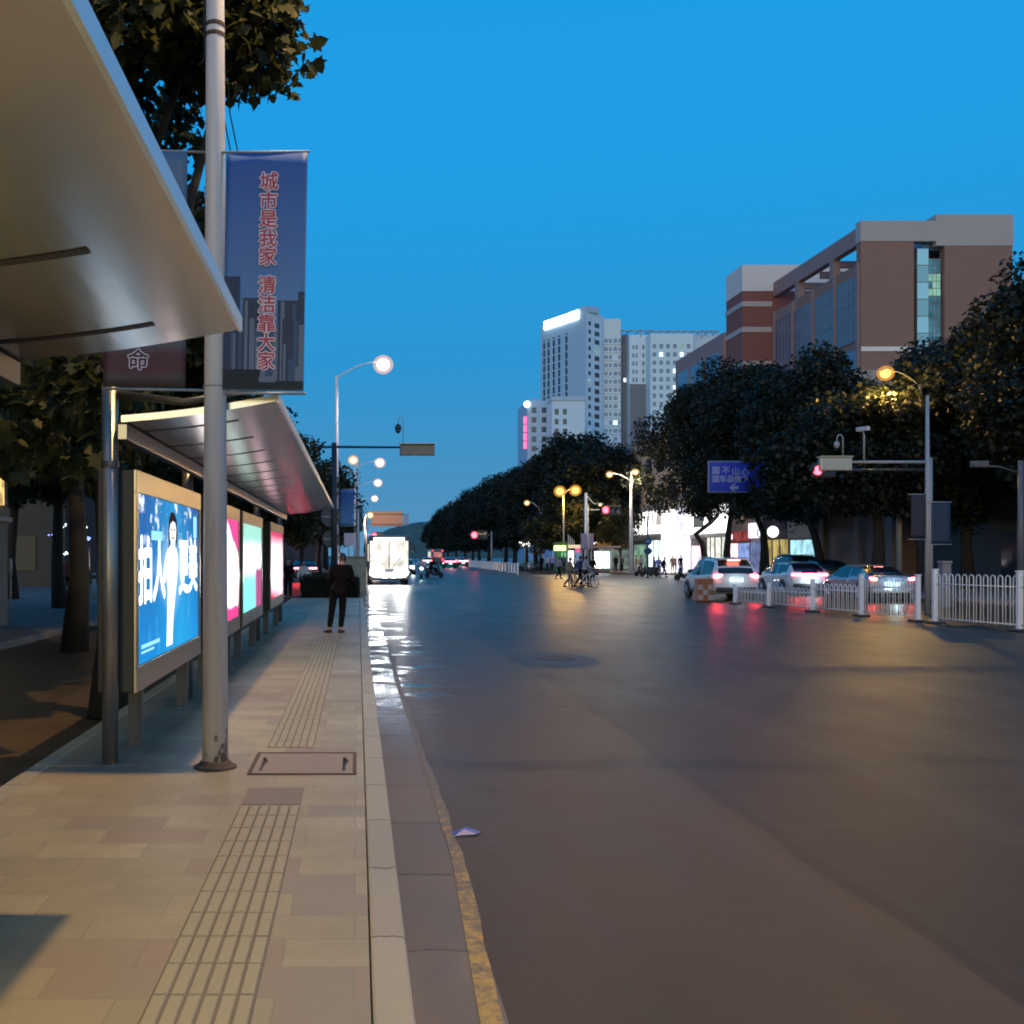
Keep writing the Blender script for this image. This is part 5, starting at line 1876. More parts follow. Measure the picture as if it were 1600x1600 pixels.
# glazed stair bay: bright return on the left, panes to the front
gx0, gx1 = sx(1437), sx(1474)
z0_, z1_ = Z(530, DB), Z(402, DB)
bay = MB().bx(gx0, gx1, 0.4, 2.19, z0_ - 8, z1_).build('stair_bay', surf('bay_frame', (0.16, 0.17, 0.19), 0.6), bb)
rg = random.Random(12)
rows, cols = 11, 3
for r_ in range(rows):
    for c_ in range(cols):
        xa = gx0 + 1.0 + (gx1 - gx0 - 1.0) * c_ / cols
        xb = gx0 + 1.0 + (gx1 - gx0 - 1.0) * (c_ + 1) / cols - 0.07
        za = z0_ - 0.0 + (z1_ - z0_) * r_ / rows
        zb = za + (z1_ - z0_) / rows - 0.07
        lit_ = (6 <= r_ <= 8) and rg.random() < 0.8
        g = 'stair_glass_%d' % rg.randint(0, 2)
        mm = glow('stair_glass_lit', (0.30, 0.62, 0.50), 0.75, 0.35, 1.2) if lit_ else glow('stair_glass_soft%d' % rg.randint(0, 2), (0.075, 0.22, 0.30), 0.55 + 0.35 * rg.random(), 0.4, 0.8)
        MB().bx(xa, xb, 0.36, 0.397, za, zb).build('bay_pane', mm, bay)
for r_ in range(6):
    za = Z(545, DB) + (Z(385, DB) - Z(545, DB)) * r_ / 6
    MB().bx(gx0, gx0 + 0.95, 0.33, 0.395, za, za + (Z(385, DB) - Z(545, DB)) / 6 - 0.1).build('bay_pane', glow('stair_side_glass%d' % (r_ % 2), (0.20, 0.46, 0.62), 0.85 if r_ % 2 else 0.6), bay)
MB().bx(sx(1446), sx(1475), 0.5, 0.6, Z(388, DB), Z(366, DB) - 0.6).build('loft_window', WIN_DARK, bb)
# left facade along the road: glazing bays between piers, open pergola frame on the roof
x_l = 0.0
y1 = 109.0 - DB + 0.0
zf = Z(404, 90)
FW = Wall((0, 19.0), (0, 0.0))
MB().bx(0.003, 12.0, 13.203, 19.0, 0, zf - 0.3).build('wall', PINK, bb)
piers = MB()
for k, s in enumerate((0.0, 4.6, 9.2, 13.8, 18.2)):
    p_ = MB()
    FW.rect(p_, s + 0.15, s + 0.6, 0, zf - 0.3, 0.18, 0.0)
    p_.build('pier', PINK, bb)
for k, s in enumerate((0.8, 5.4, 10.0, 14.6)):
    e = s + 3.75
    g_ = MB()
    FW.rect(g_, s, e, Z(548, 95), zf - 1.3, 0.06, 0.0)
    go = g_.build('glazing_bay', surf('blue_grey_glazing', (0.085, 0.125, 0.21), 0.22, 0, 0.3, 0.6, spec=0.7), bb)
    br = MB()
    for q in range(1, 5):
        FW.rect(br, s + 3.75 * q / 5, s + 3.75 * q / 5 + 0.08, Z(548, 95), zf - 1.3, 0.11, 0.0)
    zz = Z(548, 95)
    while zz < zf - 1.5:
        FW.rect(br, s, e, zz, zz + 0.09, 0.10, 0.0)
        zz += 1.15
    br.build('mullion', surf('mullion_grey', (0.15, 0.17, 0.22), 0.5), go)
    lo_ = MB()
    FW.rect(lo_, s, e, Z(600, 95), Z(560, 95), 0.05, 0.0)
    lo_.build('glazing_bay', surf('blue_pale_glazing', (0.10, 0.17, 0.30), 0.2, 0, 0.3, 0.5), bb)
    if k in (0, 2):
        ac = MB()
        FW.rect(ac, s + 1.2, s + 2.2, Z(552, 95), Z(545, 95), 0.5, 0.0)
        ac.build('air_conditioner', surf('ac_dark', (0.06, 0.06, 0.07), 0.6), bb, bevel=0.03)
beam = MB()
FW.rect(beam, -3.0, 18.1, capb - 0.1, top - 0.4, 0.0, 0.7)
beam.build('pergola_beam', PINK, bb)
for s in (5.4, 13.0):
    p_ = MB()
    FW.rect(p_, s, s + 0.7, zf - 0.3, capb - 0.1, 0.0, 0.7)
    p_.build('pergola_post', PINK, bb)
for s in (5.4, 9.4, 13.0):
    p_ = MB()
    FW.rect(p_, s, s + 0.4, zf + 0.8, zf + 1.4, -0.7, 12.0)
    p_.build('pergola_tie', PINK, bb)
# end block with white top, protruding towards the road, and lower wing beyond
ex0, ey = X(1160, 109) - BX, 109 - DB
et = Z(414, 109)
MB().bx(ex0, ex0 + 16, ey + 0.01, ey + 4.8, 0, Z(455, 109)).build('wall', BRICK, bb)
MB().bx(ex0 - .05, ex0 + 16, ey - 0.05, ey + 4.8, Z(455, 109) + .003, et).build('roof_band', surf('white_band', (0.5, 0.51, 0.56), 0.7, 0, .08, .3), bb)
for py in (475, 515, 568):
    MB().bx(ex0 - .08, X(1206, 109) - BX, ey - 0.08, ey + 4.9, Z(py + 4, 109), Z(py - 4, 109)).build('string_course', PALE, bb)
wt = Z(520, 114)
MB().bx(ex0 - 0.3, ex0 + 14, ey + 4.81, ey + 22, 0, wt).build('wing_wall', PINK, bb)
WW = Wall((ex0 - 0.3, ey + 22), (ex0 - 0.3, ey + 4.81))
cells = [(1.0 + 5.2 * k, 5.2 + 5.2 * k, wt - 4.8 - 4.2 * r_, wt - 1.8 - 4.2 * r_) for r_ in range(3) for k in range(3)]
windows(bb, WW, cells, surf('blue_pale_glazing', (0.10, 0.17, 0.30), 0.2), 'window')

# ---------- four-storey street building on the right with the shops in its ground floor
SX = 32.0
sbld = thing('shop_building', 'grey four-storey street building with a row of bright shops, behind the right trees', 'building', (SX, 71, 0.14))
GREY = surf('grey_render', (0.26, 0.235, 0.22), 0.8, 0, 0.12, 0.3)
MB().bx(0, 9, 0.5, 53, 0, 13.4).build('wall', GREY, sbld)
MB().bx(-0.3, 9.2, 0.3, 53.3, 13.41, 14.6).build('parapet', surf('parapet_grey', (0.30, 0.28, 0.27), 0.8), sbld)
SWALL = Wall((0, 53), (0, 0.5))
cells = [(2.0 + 4.2 * k, 4.2 + 4.2 * k, 7.4 + 3.1 * r_, 9.2 + 3.1 * r_) for r_ in range(2) for k in range(12)]
windows(sbld, SWALL, cells, WIN_DARK, 'window')


def ssec(d0, d1):
    """stretch along the facade from depth d1 (far) to d0 (near)"""
    return 53 - (d1 - 71), 53 - (d0 - 71)


def shop_part(name, d0, d1, z0, z1, m, out=0.1, parent=None, bevel=0.0):
    s0, s1 = ssec(d0, d1)
    mb = MB()
    SWALL.rect(mb, s0, s1, z0, z1, out, 0.0)
    return mb.build(name, m, parent or sbld, bevel=bevel)


SHOPW = glow('shop_light_white', (1.0, 0.98, 0.97), 2.6, 0.25, 0.8)
SHOPV = glow('shop_light_violet_white', (0.88, 0.84, 1.0), 1.35, 0.25, 0.7)
SHOPM = glow('shop_light_mint', (0.80, 1.0, 0.97), 1.6, 0.4, 0.7)
SHOPP = glow('shop_light_pink', (1.0, 0.62, 0.70), 1.9, 0.4, 1.1)
SHOPY = glow('shop_light_yellow', (0.80, 0.62, 0.22), 0.55, 0.6, 1.0)
SHOPB = glow('shop_light_blue', (0.35, 0.50, 1.0), 0.8, 0.6, 1.2)
SHOPR = glow('shop_light_red', (0.5, 0.10, 0.10), 0.5, 0.5, 1.5)
# white sign with tall letters
o = shop_part('shop_sign', 106.0, 118.5, 4.05, 4.9, SHOPW, 0.35, bevel=0.1)
s0, s1 = ssec(106, 118.5)
lt = lettering('UUZAY', 2.6, glow('sign_letters_white', (1, .99, .97), 4.0), o, (-0.42, 124 - 71 - (s0 + s1) / 2, 5.35), (R(90), 0, R(-90)), 0.10)
lt.location = (-0.45, 53 - (s0 + s1) / 2, 5.35)
shop_part('sign_panel', 105.5, 119, 3.35, 4.0, surf('sign_panel_grey', (0.30, 0.28, 0.27), 0.6), 0.15)
sw = shop_part('shop_window', 106.3, 112.6, 0.3, 3.3, SHOPM, 0.06)
shop_part('window_frame', 112.65, 113.2, 0.0, 3.3, surf('shop_frame_grey', (0.2, 0.2, 0.2), 0.5), 0.12, sw)
shop_part('shop_window', 113.3, 118.4, 0.2, 2.9, glow('shop_light_green', (0.35, 0.62, 0.45), 0.5, 0.5, 1), 0.06)
for k in range(4):
    shop_part('window_frame', 106.3 + 2.1 * k, 106.45 + 2.1 * k, 0.3, 3.3, surf('shop_frame_grey', (0.2, 0.2, 0.2), 0.5), 0.12, sw)
pl = shop_part('lit_pillar', 101.2, 105.3, 0.0, 6.3, SHOPW, 0.8, bevel=0.05)
shop_part('pillar_side', 98.4, 101.1, 0.0, 6.3, SHOPV, 0.6, bevel=0.05)
sg2 = shop_part('shop_sign', 88.4, 98.0, 3.7, 6.2, SHOPW, 0.3, bevel=0.1)
shop_part('sign_picture', 93.8, 96.6, 4.3, 5.3, surf('sign_picture_grey', (0.30, 0.36, 0.38), 0.6), 0.34, sg2)
sw = shop_part('shop_window', 94.2, 98.0, 0.4, 2.6, SHOPP, 0.05)
sw = shop_part('shop_window', 88.6, 93.6, 0.3, 3.3, glow('shop_light_cream', (0.95, 0.97, 0.85), 1.1, 0.5, 0.9), 0.05)
for d in (89.8, 91.4, 92.6):
    shop_part('window_frame', d, d + 0.16, 0.3, 3.3, surf('shop_frame_grey', (0.2, 0.2, 0.2), 0.5), 0.12, sw)
shop_part('lintel', 88.6, 98.2, 3.32, 3.66, surf('lintel_pale', (0.5, 0.48, 0.46), 0.6), 0.14)
s3 = shop_part('shop_sign', 83.6, 88.0, 2.9, 3.7, SHOPR, 0.3, bevel=0.05)
shop_part('sign_lamp', 86.6, 87.8, 3.05, 3.5, SHOPP, 0.4, s3, bevel=0.1)
shop_part('shop_window', 86.2, 88.0, 0.3, 2.7, SHOPP, 0.05)
shop_part('shop_window', 83.7, 86.0, 0.3, 2.7, SHOPB, 0.05)
shop_part('shop_sign', 80.8, 83.3, 3.1, 4.3, glow('sign_glow_violet', (0.85, 0.72, 1.0), 1.8, 0.3, 1.0), 0.25, bevel=0.05)
shop_part('shop_window', 80.9, 83.3, 0.3, 2.8, glow('shop_light_dimblue', (0.22, 0.28, 0.55), 0.6, 0.6, 1.5), 0.05)
shop_part('shop_sign', 76.0, 80.5, 3.0, 4.6, surf('sign_dark_blue', (0.03, 0.035, 0.08), 0.6), 0.2)
s4 = shop_part('shop_window', 76.2, 80.3, 0.3, 2.9, SHOPY, 0.05)
for d in (77.4, 78.8):
    shop_part('window_frame', d, d + 0.14, 0.3, 2.9, surf('shop_frame_grey', (0.2, 0.2, 0.2), 0.5), 0.12, s4)
shop_part('shop_window', 71.8, 75.6, 0.2, 2.8, glow('shop_light_cyan', (0.45, 0.85, 1.0), 1.0, 0.5, 1.0), 0.05)
shop_part('shop_sign', 71.6, 75.8, 3.0, 4.2, surf('sign_pale_grey', (0.42, 0.38, 0.36), 0.6), 0.2)
for (px, py, r) in ((1190, 833, 0.30), (1207, 831, 0.42)):
    d = 74.5
    rsg = thing('round_light_sign', ('smaller left' if r < .4 else 'larger right') + ' round white glowing sign hung before the dark shop front', 'light sign', (X(px, d), d, Z(py, d)), 0, 'round glowing shop signs')
    MB().lathe([(r, -0.1), (r, 0.1), (0.001, 0.11)], (0, 0, 0), 24, 0, 'y').build('disc', glow('round_sign_white', (0.92, 0.97, 1.0), 1.8), rsg)
    MB().lathe([(r + .03, -0.07), (r + .05, 0.0), (r + .03, 0.09)], (0, 0, 0), 24, 0, 'y').build('rim', M['steel_dark'], rsg)
    MB().tube([(0, 0.05, 0), (SX - X(px, d), 0.05, 0)], 0.03, 6).build('bracket', M['steel_dark'], rsg)

# yellow awning annex at the far end, left of the white sign
an = thing('corner_shop', 'low corner shop with a yellow sign band, left of the white lamp post', 'shop', (30.2, 119.5, 0.14))
MB().bx(-2.2, 1.6, 0, 8, 0, 4.6).build('wall', surf('pinkbrown_render', (0.24, 0.16, 0.14), 0.8), an)
MB().bx(-2.3, 1.62, -0.12, -0.003, 2.6, 3.9).build('sign_band', surf('yellow_band', (0.50, 0.27, 0.03), 0.6), an)
MB().bx(-2.0, 1.4, -0.06, -0.003, 0.1, 2.5).build('shop_window', glow('shop_light_dimgreen', (0.30, 0.38, 0.34), 0.45, 0.6, 1), an)
MB().ball((-3.1, -0.4, 3.4), 0.62, 14, 0, (1.25, .5, .75)).build('oval_sign', glow('oval_sign_glow', (1.0, 0.80, 0.72), 2.5), an, smooth=True)

# ---------- dark low buildings at the right edge
nb_ = thing('brown_annex', 'brown two-storey wall behind the parked cars, right of the shops', 'building', (31.4, 59.7, 0.14))
MB().bx(0, 10, 0, 9.6, 0, 9.0).build('wall', surf('brown_annex_render', (0.15, 0.095, 0.085), 0.8, 0, 0.35, 0.5), nb_)
for y in (0.4, 4.4, 9.2):
    MB().bx(-0.25, -0.003, y - .35, y + .35, 0, 8.2).build('pilaster', surf('pilaster_grey', (0.17, 0.14, 0.13), 0.8), nb_)
MB().bx(-0.3, 10.2, -0.2, 9.7, 9.003, 9.8).build('parapet', BRICK, nb_)
MB().bx(-0.06, -0.003, 1.0, 3.8, 0.2, 3.4).build('shutter', surf('shutter_brown', (0.10, 0.075, 0.07), 0.6, 0.2, 0.3, 2), nb_)
MB().bx(-0.06, -0.003, 5.0, 8.6, 0.2, 3.4).build('shutter', surf('shutter_brown', (0.10, 0.075, 0.07), 0.6, 0.2, 0.3, 2), nb_)
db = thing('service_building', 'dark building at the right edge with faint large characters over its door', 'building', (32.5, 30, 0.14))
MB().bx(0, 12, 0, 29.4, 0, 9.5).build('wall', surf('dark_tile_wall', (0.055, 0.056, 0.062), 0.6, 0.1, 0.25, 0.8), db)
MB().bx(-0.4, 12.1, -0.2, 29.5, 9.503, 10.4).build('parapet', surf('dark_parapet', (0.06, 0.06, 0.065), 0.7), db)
MB().bx(-0.12, -0.003, 2, 28, 3.4, 5.2).build('sign_board', surf('dark_sign_board', (0.03, 0.03, 0.036), 0.5), db)
fl = surf('faint_grey_letters', (0.11, 0.11, 0.115), 0.6)
lettering('务', 0.95, fl, db, (-0.125, 25.4, 4.3), (R(90), 0, R(-90)), 0.03)
lettering('中', 0.95, fl, db, (-0.125, 23.9, 4.3), (R(90), 0, R(-90)), 0.03)
for k in range(5):
    MB().bx(-0.08, -0.003, 2.4 + 4 * k, 5.6 + 4 * k, 0.3, 2.9).build('window', M['glass_dark'], db)
    MB().bx(-0.08, -0.003, 2.4 + 4 * k, 5.6 + 4 * k, 6.2, 8.2).build('window', M['glass_dark'], db)
MB().bx(-0.18, -0.09, 12.0, 12.3, 1.35, 1.65).build('door_lamp', glow('small_door_lamp', (0.7, 0.7, 0.75), 0.5), db)

# ---------- left side: building by the cycle lane and the dark block behind the trees
lbd = thing('street_building', 'pale-plinthed building at the far left edge with a warm lit window', 'building', (-8.55, 5, 0.14))
MB().bx(-9, 0, -15, 20, 0, 12).build('wall', surf('grey_plinth', (0.19, 0.175, 0.155), 0.75, 0, 0.25, 0.6), lbd)
MB().bx(0.003, 0.06, 15.5, 19.6, 2.9, 4.0).build('lit_window', glow('warm_window', (1.0, 0.66, 0.25), 1.0, 0.6, 4), lbd)
MB().bx(0.003, 0.12, -15, 20, 2.5, 2.62).build('string_course', PALE, lbd)
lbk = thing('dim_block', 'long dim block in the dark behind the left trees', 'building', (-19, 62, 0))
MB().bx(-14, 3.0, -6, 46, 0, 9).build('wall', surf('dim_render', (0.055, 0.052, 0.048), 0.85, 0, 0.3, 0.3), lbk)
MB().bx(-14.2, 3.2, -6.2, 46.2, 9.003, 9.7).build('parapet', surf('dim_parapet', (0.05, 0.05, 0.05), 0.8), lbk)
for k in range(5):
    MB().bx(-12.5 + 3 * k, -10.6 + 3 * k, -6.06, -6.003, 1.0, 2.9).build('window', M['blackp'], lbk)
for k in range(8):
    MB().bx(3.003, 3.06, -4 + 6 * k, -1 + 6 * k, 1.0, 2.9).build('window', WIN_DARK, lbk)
cells = None
# small decorative lights in the dark on the left
for (px, py, r, c, lab) in ((97, 821, .06, (0.9, 0.93, 1), 'left white string of tree lights'), (127, 823, .07, (0.9, 0.93, 1), 'right white string of tree lights'), (82, 836, .06, (0.25, 0.25, 1), 'left blue shop light'),
                            (136, 840, .07, (0.25, 0.35, 1), 'right blue shop light'), (88, 851, .06, (0.5, 0.75, 1), 'pale blue narrow light'), (100, 865, .09, (0.8, 0.85, 0.8), 'white round light above the red walker')):
    d = 48.0
    t_ = thing('light_string', lab + ' far back in the dark left of the shelter', 'lights', P(px, py, d), 0, 'small lights in the dark on the left')
    rg = random.Random(px)
    lt_ = MB()
    for k in range(4):
        lt_.ball((rg.uniform(-.25, .25), 0, rg.uniform(-.08, .08)), r * rg.uniform(.5, 1), 8)
    lt_.build('bulb', glow('bulb_%d' % px, c, 2.5), t_, smooth=True)
    MB().tube([(-0.3, 0, 0.05), (0, 0, -0.04), (0.3, 0, 0.06)], 0.01, 4).build('wire', M['blackp'], t_)

# far left: low street frontage beyond the crossing, with a red-lit shop
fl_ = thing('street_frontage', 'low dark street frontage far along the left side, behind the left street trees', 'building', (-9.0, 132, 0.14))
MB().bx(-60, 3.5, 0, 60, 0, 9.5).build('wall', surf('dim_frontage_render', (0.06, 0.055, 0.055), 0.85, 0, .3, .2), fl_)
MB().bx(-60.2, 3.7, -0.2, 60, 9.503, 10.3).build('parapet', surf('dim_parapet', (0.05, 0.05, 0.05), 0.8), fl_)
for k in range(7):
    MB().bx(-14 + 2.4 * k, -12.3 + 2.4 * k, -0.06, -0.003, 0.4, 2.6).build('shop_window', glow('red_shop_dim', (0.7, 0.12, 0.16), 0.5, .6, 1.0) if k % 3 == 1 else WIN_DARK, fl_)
wl_ = thing('garden_wall', 'long low dark wall closing the left side beyond the crossing', 'wall', (-40, 113, 0.14))
MB().bx(-60, 30, 0, 0.4, 0, 2.2).build('wall_body', surf('dim_wall', (0.05, 0.045, 0.04), 0.85, 0, .3, .4), wl_)
MB().bx(-60.1, 30.1, -0.05, 0.45, 2.203, 2.35).build('coping', surf('dim_coping', (0.07, 0.065, 0.06), 0.85), wl_)

# ================================================================== VEHICLES
def car_body(st, name='body'):
    """st: dict of arrays along the length (rear to front). Returns the mesh and the ring layout"""
    ys = np.array(st['y'])
    yy = np.unique(np.concatenate([np.linspace(ys[0], ys[-1], 46), ys]))

    def ip(k):
        v = np.interp(yy, ys, st[k])
        w = v.copy()
        w[1:-1] = 0.25 * v[:-2] + 0.5 * v[1:-1] + 0.25 * v[2:]
        return w
    w, zb, bl, rf, rw = ip('w'), ip('zb'), ip('belt'), ip('roof'), ip('rw')
    vs, fs = [], []
    half = 13
    for i in range(len(yy)):
        W, B, E_, T, Q = w[i], zb[i], bl[i], max(rf[i], bl[i] + 0.012), rw[i]
        k = min(1.0, (T - E_) / 0.5)
        q = W * 0.93 + (Q - W * 0.93) * k
        pts = [(0, B), (W * .8, B), (W * .95, B + .07), (W * .99, B + .2), (W, B + (E_ - B) * .5), (W * .99, E_ - .10), (W * .965, E_ - .02), (W * .93, E_)]
        for u in (0.12, 0.5, 0.86):
            pts.append((W * .93 + (q - W * .93) * u, E_ + (T - E_) * u))
        pts += [(q * .86, T), (q * .45, T + .02), (0, T + .028)]
        ring = pts + [(-x, z) for x, z in pts[-2:0:-1]]
        for x, z in ring:
            vs.append((x, yy[i], z))
    m = 2 * half
    for i in range(len(yy) - 1):
        for k in range(m):
            k2 = (k + 1) % m
            fs.append((i * m + k, i * m + k2, (i + 1) * m + k2, (i + 1) * m + k))
    fs.append(tuple(range(m)))
    fs.append(tuple((len(yy) - 1) * m + k for k in range(m - 1, -1, -1)))
    mb = MB().add(vs, fs)
    return mb.mesh(name, True), yy, rf, bl


def patch(src, pick, name, m, parent, off=0.006):
    """faces of the body copied a few mm proud of it: glass and trim that follow its curves"""
    bm = bmesh.new()
    bm.from_mesh(src)
    bm.normal_update()
    kill = [f for f in bm.faces if not pick(f.calc_center_median(), f.normal)]
    for v, n_ in [(v, v.normal.copy()) for v in bm.verts]:
        v.co += n_ * off
    bmesh.ops.delete(bm, geom=kill, context='FACES')
    me = bpy.data.meshes.new(name)
    bm.to_mesh(me)
    bm.free()
    me.polygons.foreach_set('use_smooth', [True] * len(me.polygons))
    return link(name, me, m, parent)


def wheel(parent, x, y, r, w):
    s = 1 if x > 0 else -1
    t = MB().lathe([(r * .62, -w / 2), (r * .93, -w / 2), (r, -w * .3), (r, w * .3), (r * .93, w / 2), (r * .62, w / 2)], (0, 0, 0), 24, 0, 'x')
    o = t.build('wheel', M['rubber'], parent, smooth=False, loc=(x, y, r))
    rm = MB().lathe([(r * .63, s * w * .1), (r * .63, s * (w / 2 - .01)), (r * .56, s * (w / 2 - .005)), (r * .54, s * w * .2), (0.001, s * w * .18)], (0, 0, 0), 24, 0, 'x')
    for k in range(5):
        a = k * 2 * math.pi / 5
        rm.tube([(s * w * .42, 0, 0), (s * w * .45, r * .57 * math.cos(a), r * .57 * math.sin(a))], [0.05, 0.035], 6)
    rm.build('rim', M['alu'], o)
    return o


SUV = dict(y=[-2.36, -2.32, -2.15, -1.85, -1.2, 0.0, 0.55, 1.28, 1.9, 2.25, 2.36],
           w=[.78, .88, .945, .955, .955, .95, .95, .94, .90, .78, .62],
           zb=[.48, .38, .32, .28, .25, .25, .25, .25, .28, .36, .46],
           belt=[.92, 1.04, 1.08, 1.08, 1.05, 1.0, .99, .98, .92, .80, .66],
           roof=[.93, 1.10, 1.36, 1.64, 1.71, 1.73, 1.68, 1.02, .95, .82, .68],
           rw=[.66, .68, .70, .70, .71, .72, .70, .72, .72, .6, .5])
HATCH = dict(y=[-2.22, -2.18, -2.0, -1.55, -0.9, 0.0, 0.45, 1.18, 1.8, 2.12, 2.22],
             w=[.74, .84, .90, .91, .91, .91, .91, .90, .86, .74, .58],
             zb=[.46, .36, .3, .26, .22, .22, .22, .22, .26, .34, .44],
             belt=[.88, 1.0, 1.02, 1.02, .98, .94, .93, .93, .86, .74, .62],
             roof=[.89, 1.03, 1.18, 1.42, 1.50, 1.51, 1.46, .97, .89, .76, .64],
             rw=[.62, .64, .65, .65, .66, .66, .65, .68, .68, .56, .46])
SEDAN = dict(y=[-2.36, -2.32, -2.1, -1.75, -1.05, -0.4, 0.3, 0.7, 1.35, 1.95, 2.28, 2.36],
             w=[.74, .85, .91, .92, .92, .92, .92, .92, .91, .86, .74, .58],
             zb=[.46, .36, .3, .26, .22, .22, .22, .22, .22, .26, .34, .44],
             belt=[.90, 1.0, 1.02, 1.01, .97, .94, .92, .92, .91, .85, .73, .62],
             roof=[.91, 1.01, 1.04, 1.10, 1.38, 1.45, 1.46, 1.40, .95, .88, .75, .64],
             rw=[.66, .68, .68, .66, .62, .63, .63, .62, .68, .68, .56, .46])


def make_car(label, cat, st, paint, loc, rz, style, group, lit='rear', name='car'):
    root = thing(name, label, cat, loc, rz, group)
    me, yy, rf, bl = car_body(st)
    body = link('body', me, paint, root)
    y0, y1 = st['y'][0], st['y'][-1]
    H = max(st['roof'])
    beltm = float(np.median(st['belt']))
    # side glass with pillars, rear glass, windscreen
    yr = {'suv': -1.95, 'hatch': -1.65, 'sedan': -1.35}[style]
    yf = {'suv': 0.95, 'hatch': 0.9, 'sedan': 1.05}[style]
    for sgn in (-1, 1):
        for (a, b) in ((yr, -0.45), (-0.32, yf)):
            patch(me, lambda c, n, a=a, b=b, s=sgn: s * c.x > 0.5 and a < c.y < b and c.z > np.interp(c.y, st['y'], st['belt']) + 0.03 and c.z < np.interp(c.y, st['y'], st['roof']) - 0.05 and abs(n.x) > 0.45,
                  'side_window', M['car_glass'], root)
    rear_lim = {'suv': -1.88, 'hatch': -1.3, 'sedan': -1.05}[style]
    deck = {'suv': 1.14, 'hatch': 1.06, 'sedan': 1.06}[style]
    rg_ = patch(me, lambda c, n: c.y < rear_lim and c.z > deck and abs(c.x) < 0.66 and abs(n.x) < 0.6 and n.z > 0.1, 'rear_window', M['car_glass'], root)
    fl = {'suv': 0.62, 'hatch': 0.52, 'sedan': 0.72}[style]
    patch(me, lambda c, n: c.y > fl and c.z > 1.0 and abs(c.x) < 0.68 and abs(n.x) < 0.6, 'windscreen', M['car_glass'], root)
    # wheels in dark arches
    wr = {'suv': .36, 'hatch': .33, 'sedan': .33}[style]
    W = max(st['w'])
    for y in (y0 + 0.92, y1 - 0.92):
        for s in (-1, 1):
            MB().lathe([(wr + .07, -0.02 * s), (wr + .07, 0.008 * s), (wr - .02, 0.010 * s), (0.001, 0.0)], (s * (W - 0.004), y, wr + .02), 22, 0, 'x').build('wheel_arch', M['blackp'], root)
            wheel(root, s * (W - 0.075), y, wr, 0.2)
    # bumpers, plate, mirrors
    MB().bx(-W * .82, W * .82, y0 - 0.035, y0 + 0.2, 0.36, 0.56).build('rear_bumper', M['blackp'] if style != 'sedan' else paint, root, bevel=0.05)
    MB().bx(-W * .74, W * .74, y1 - 0.2, y1 + 0.03, 0.34, 0.50).build('front_bumper', M['blackp'], root, bevel=0.05)
    zp = {'suv': 0.86, 'hatch': 0.66, 'sedan': 0.70}[style]
    MB().bx(-0.26, 0.26, y0 - 0.03, y0 - 0.018, zp - .08, zp + .08).build('number_plate', M['plate_glow'] if lit == 'rear' else M['cloth_blue'], root)
    for s in (-1, 1):
        MB().ball((s * (W + .07), st['y'][-1] - 1.35, beltm + 0.06), 0.1, 10, 0, (1.0, .55, .7)).build('wing_mirror', paint, root, smooth=True)
        MB().bx(s * (W - .0) - .012, s * W + .012, -0.55, -0.38, beltm - .13, beltm - .10).build('door_handle', M['alu'], root)
    tl = M['tail'] if lit == 'rear' else M['cloth_red']
    if style == 'suv':
        for s in (-1, 1):
            MB().box((s * 0.70, y0 + 0.075, 1.0), (0.36, 0.17, 0.15), R(-14 * s), 0, 0, R(6 * s)).build('tail_lamp', tl, root, bevel=0.05)
        MB().bx(-0.24, 0.24, -2.07, -1.95, 1.615, 1.66).build('brake_lamp', M['brake_hi'] if lit == 'rear' else M['blackp'], root, bevel=0.015)
        MB().bx(-.62, .62, -2.12, -1.6, 1.665, 1.70).build('spoiler', paint, root, bevel=0.015)
        for s in (-1, 1):
            MB().tube([(s * .66, -1.6, 1.70), (s * .67, -1.2, 1.76), (s * .67, 0.2, 1.77), (s * .66, 0.5, 1.71)], 0.018, 6).build('roof_rail', M['alu'], root, smooth=True)
    elif style == 'hatch':
        for (a, b) in ((-0.80, -0.30), (-0.27, 0.27), (0.30, 0.80)):
            MB().bx(a, b, y0 - 0.015, y0 + 0.2, 0.93, 0.995).build('tail_lamp', M['tail'] if lit == 'rear' else M['cloth_red'], root, bevel=0.02)
    else:
        for s in (-1, 1):
            MB().box((s * 0.66, y0 + 0.07, 0.90), (0.38, 0.16, 0.10), R(-12 * s), 0, 0, R(-10 * s)).build('tail_lamp', M['tail'] if lit == 'rear' else M['cloth_red'], root, bevel=0.03)
        MB().bx(-0.15, 0.20, -1.12, -1.05, 1.36, 1.385).build('brake_lamp', M['brake_hi'] if lit == 'rear' else M['blackp'], root)
    hz = {'suv': .80, 'hatch': .74, 'sedan': .72}[style]
    for s in (-1, 1):
        MB().ball((s * 0.58, y1 - 0.06, hz), 0.13, 14, 0, (1.25, .6, .7)).build('headlight', M['headlamp'] if lit == 'front' else M['alu'], root, smooth=True)
    if lit == 'rear':
        d = bpy.data.lights.new('plate_light', 'POINT')
        d.energy = 5 if style == 'suv' else 26
        d.color = (0.65, 0.92, 1.0)
        d.shadow_soft_size = 0.12
        o = bpy.data.objects.new('plate_light', d)
        COL.objects.link(o)
        o.parent = root
        o.location = (0.0, y0 - 0.32, zp + 0.02)
    return root


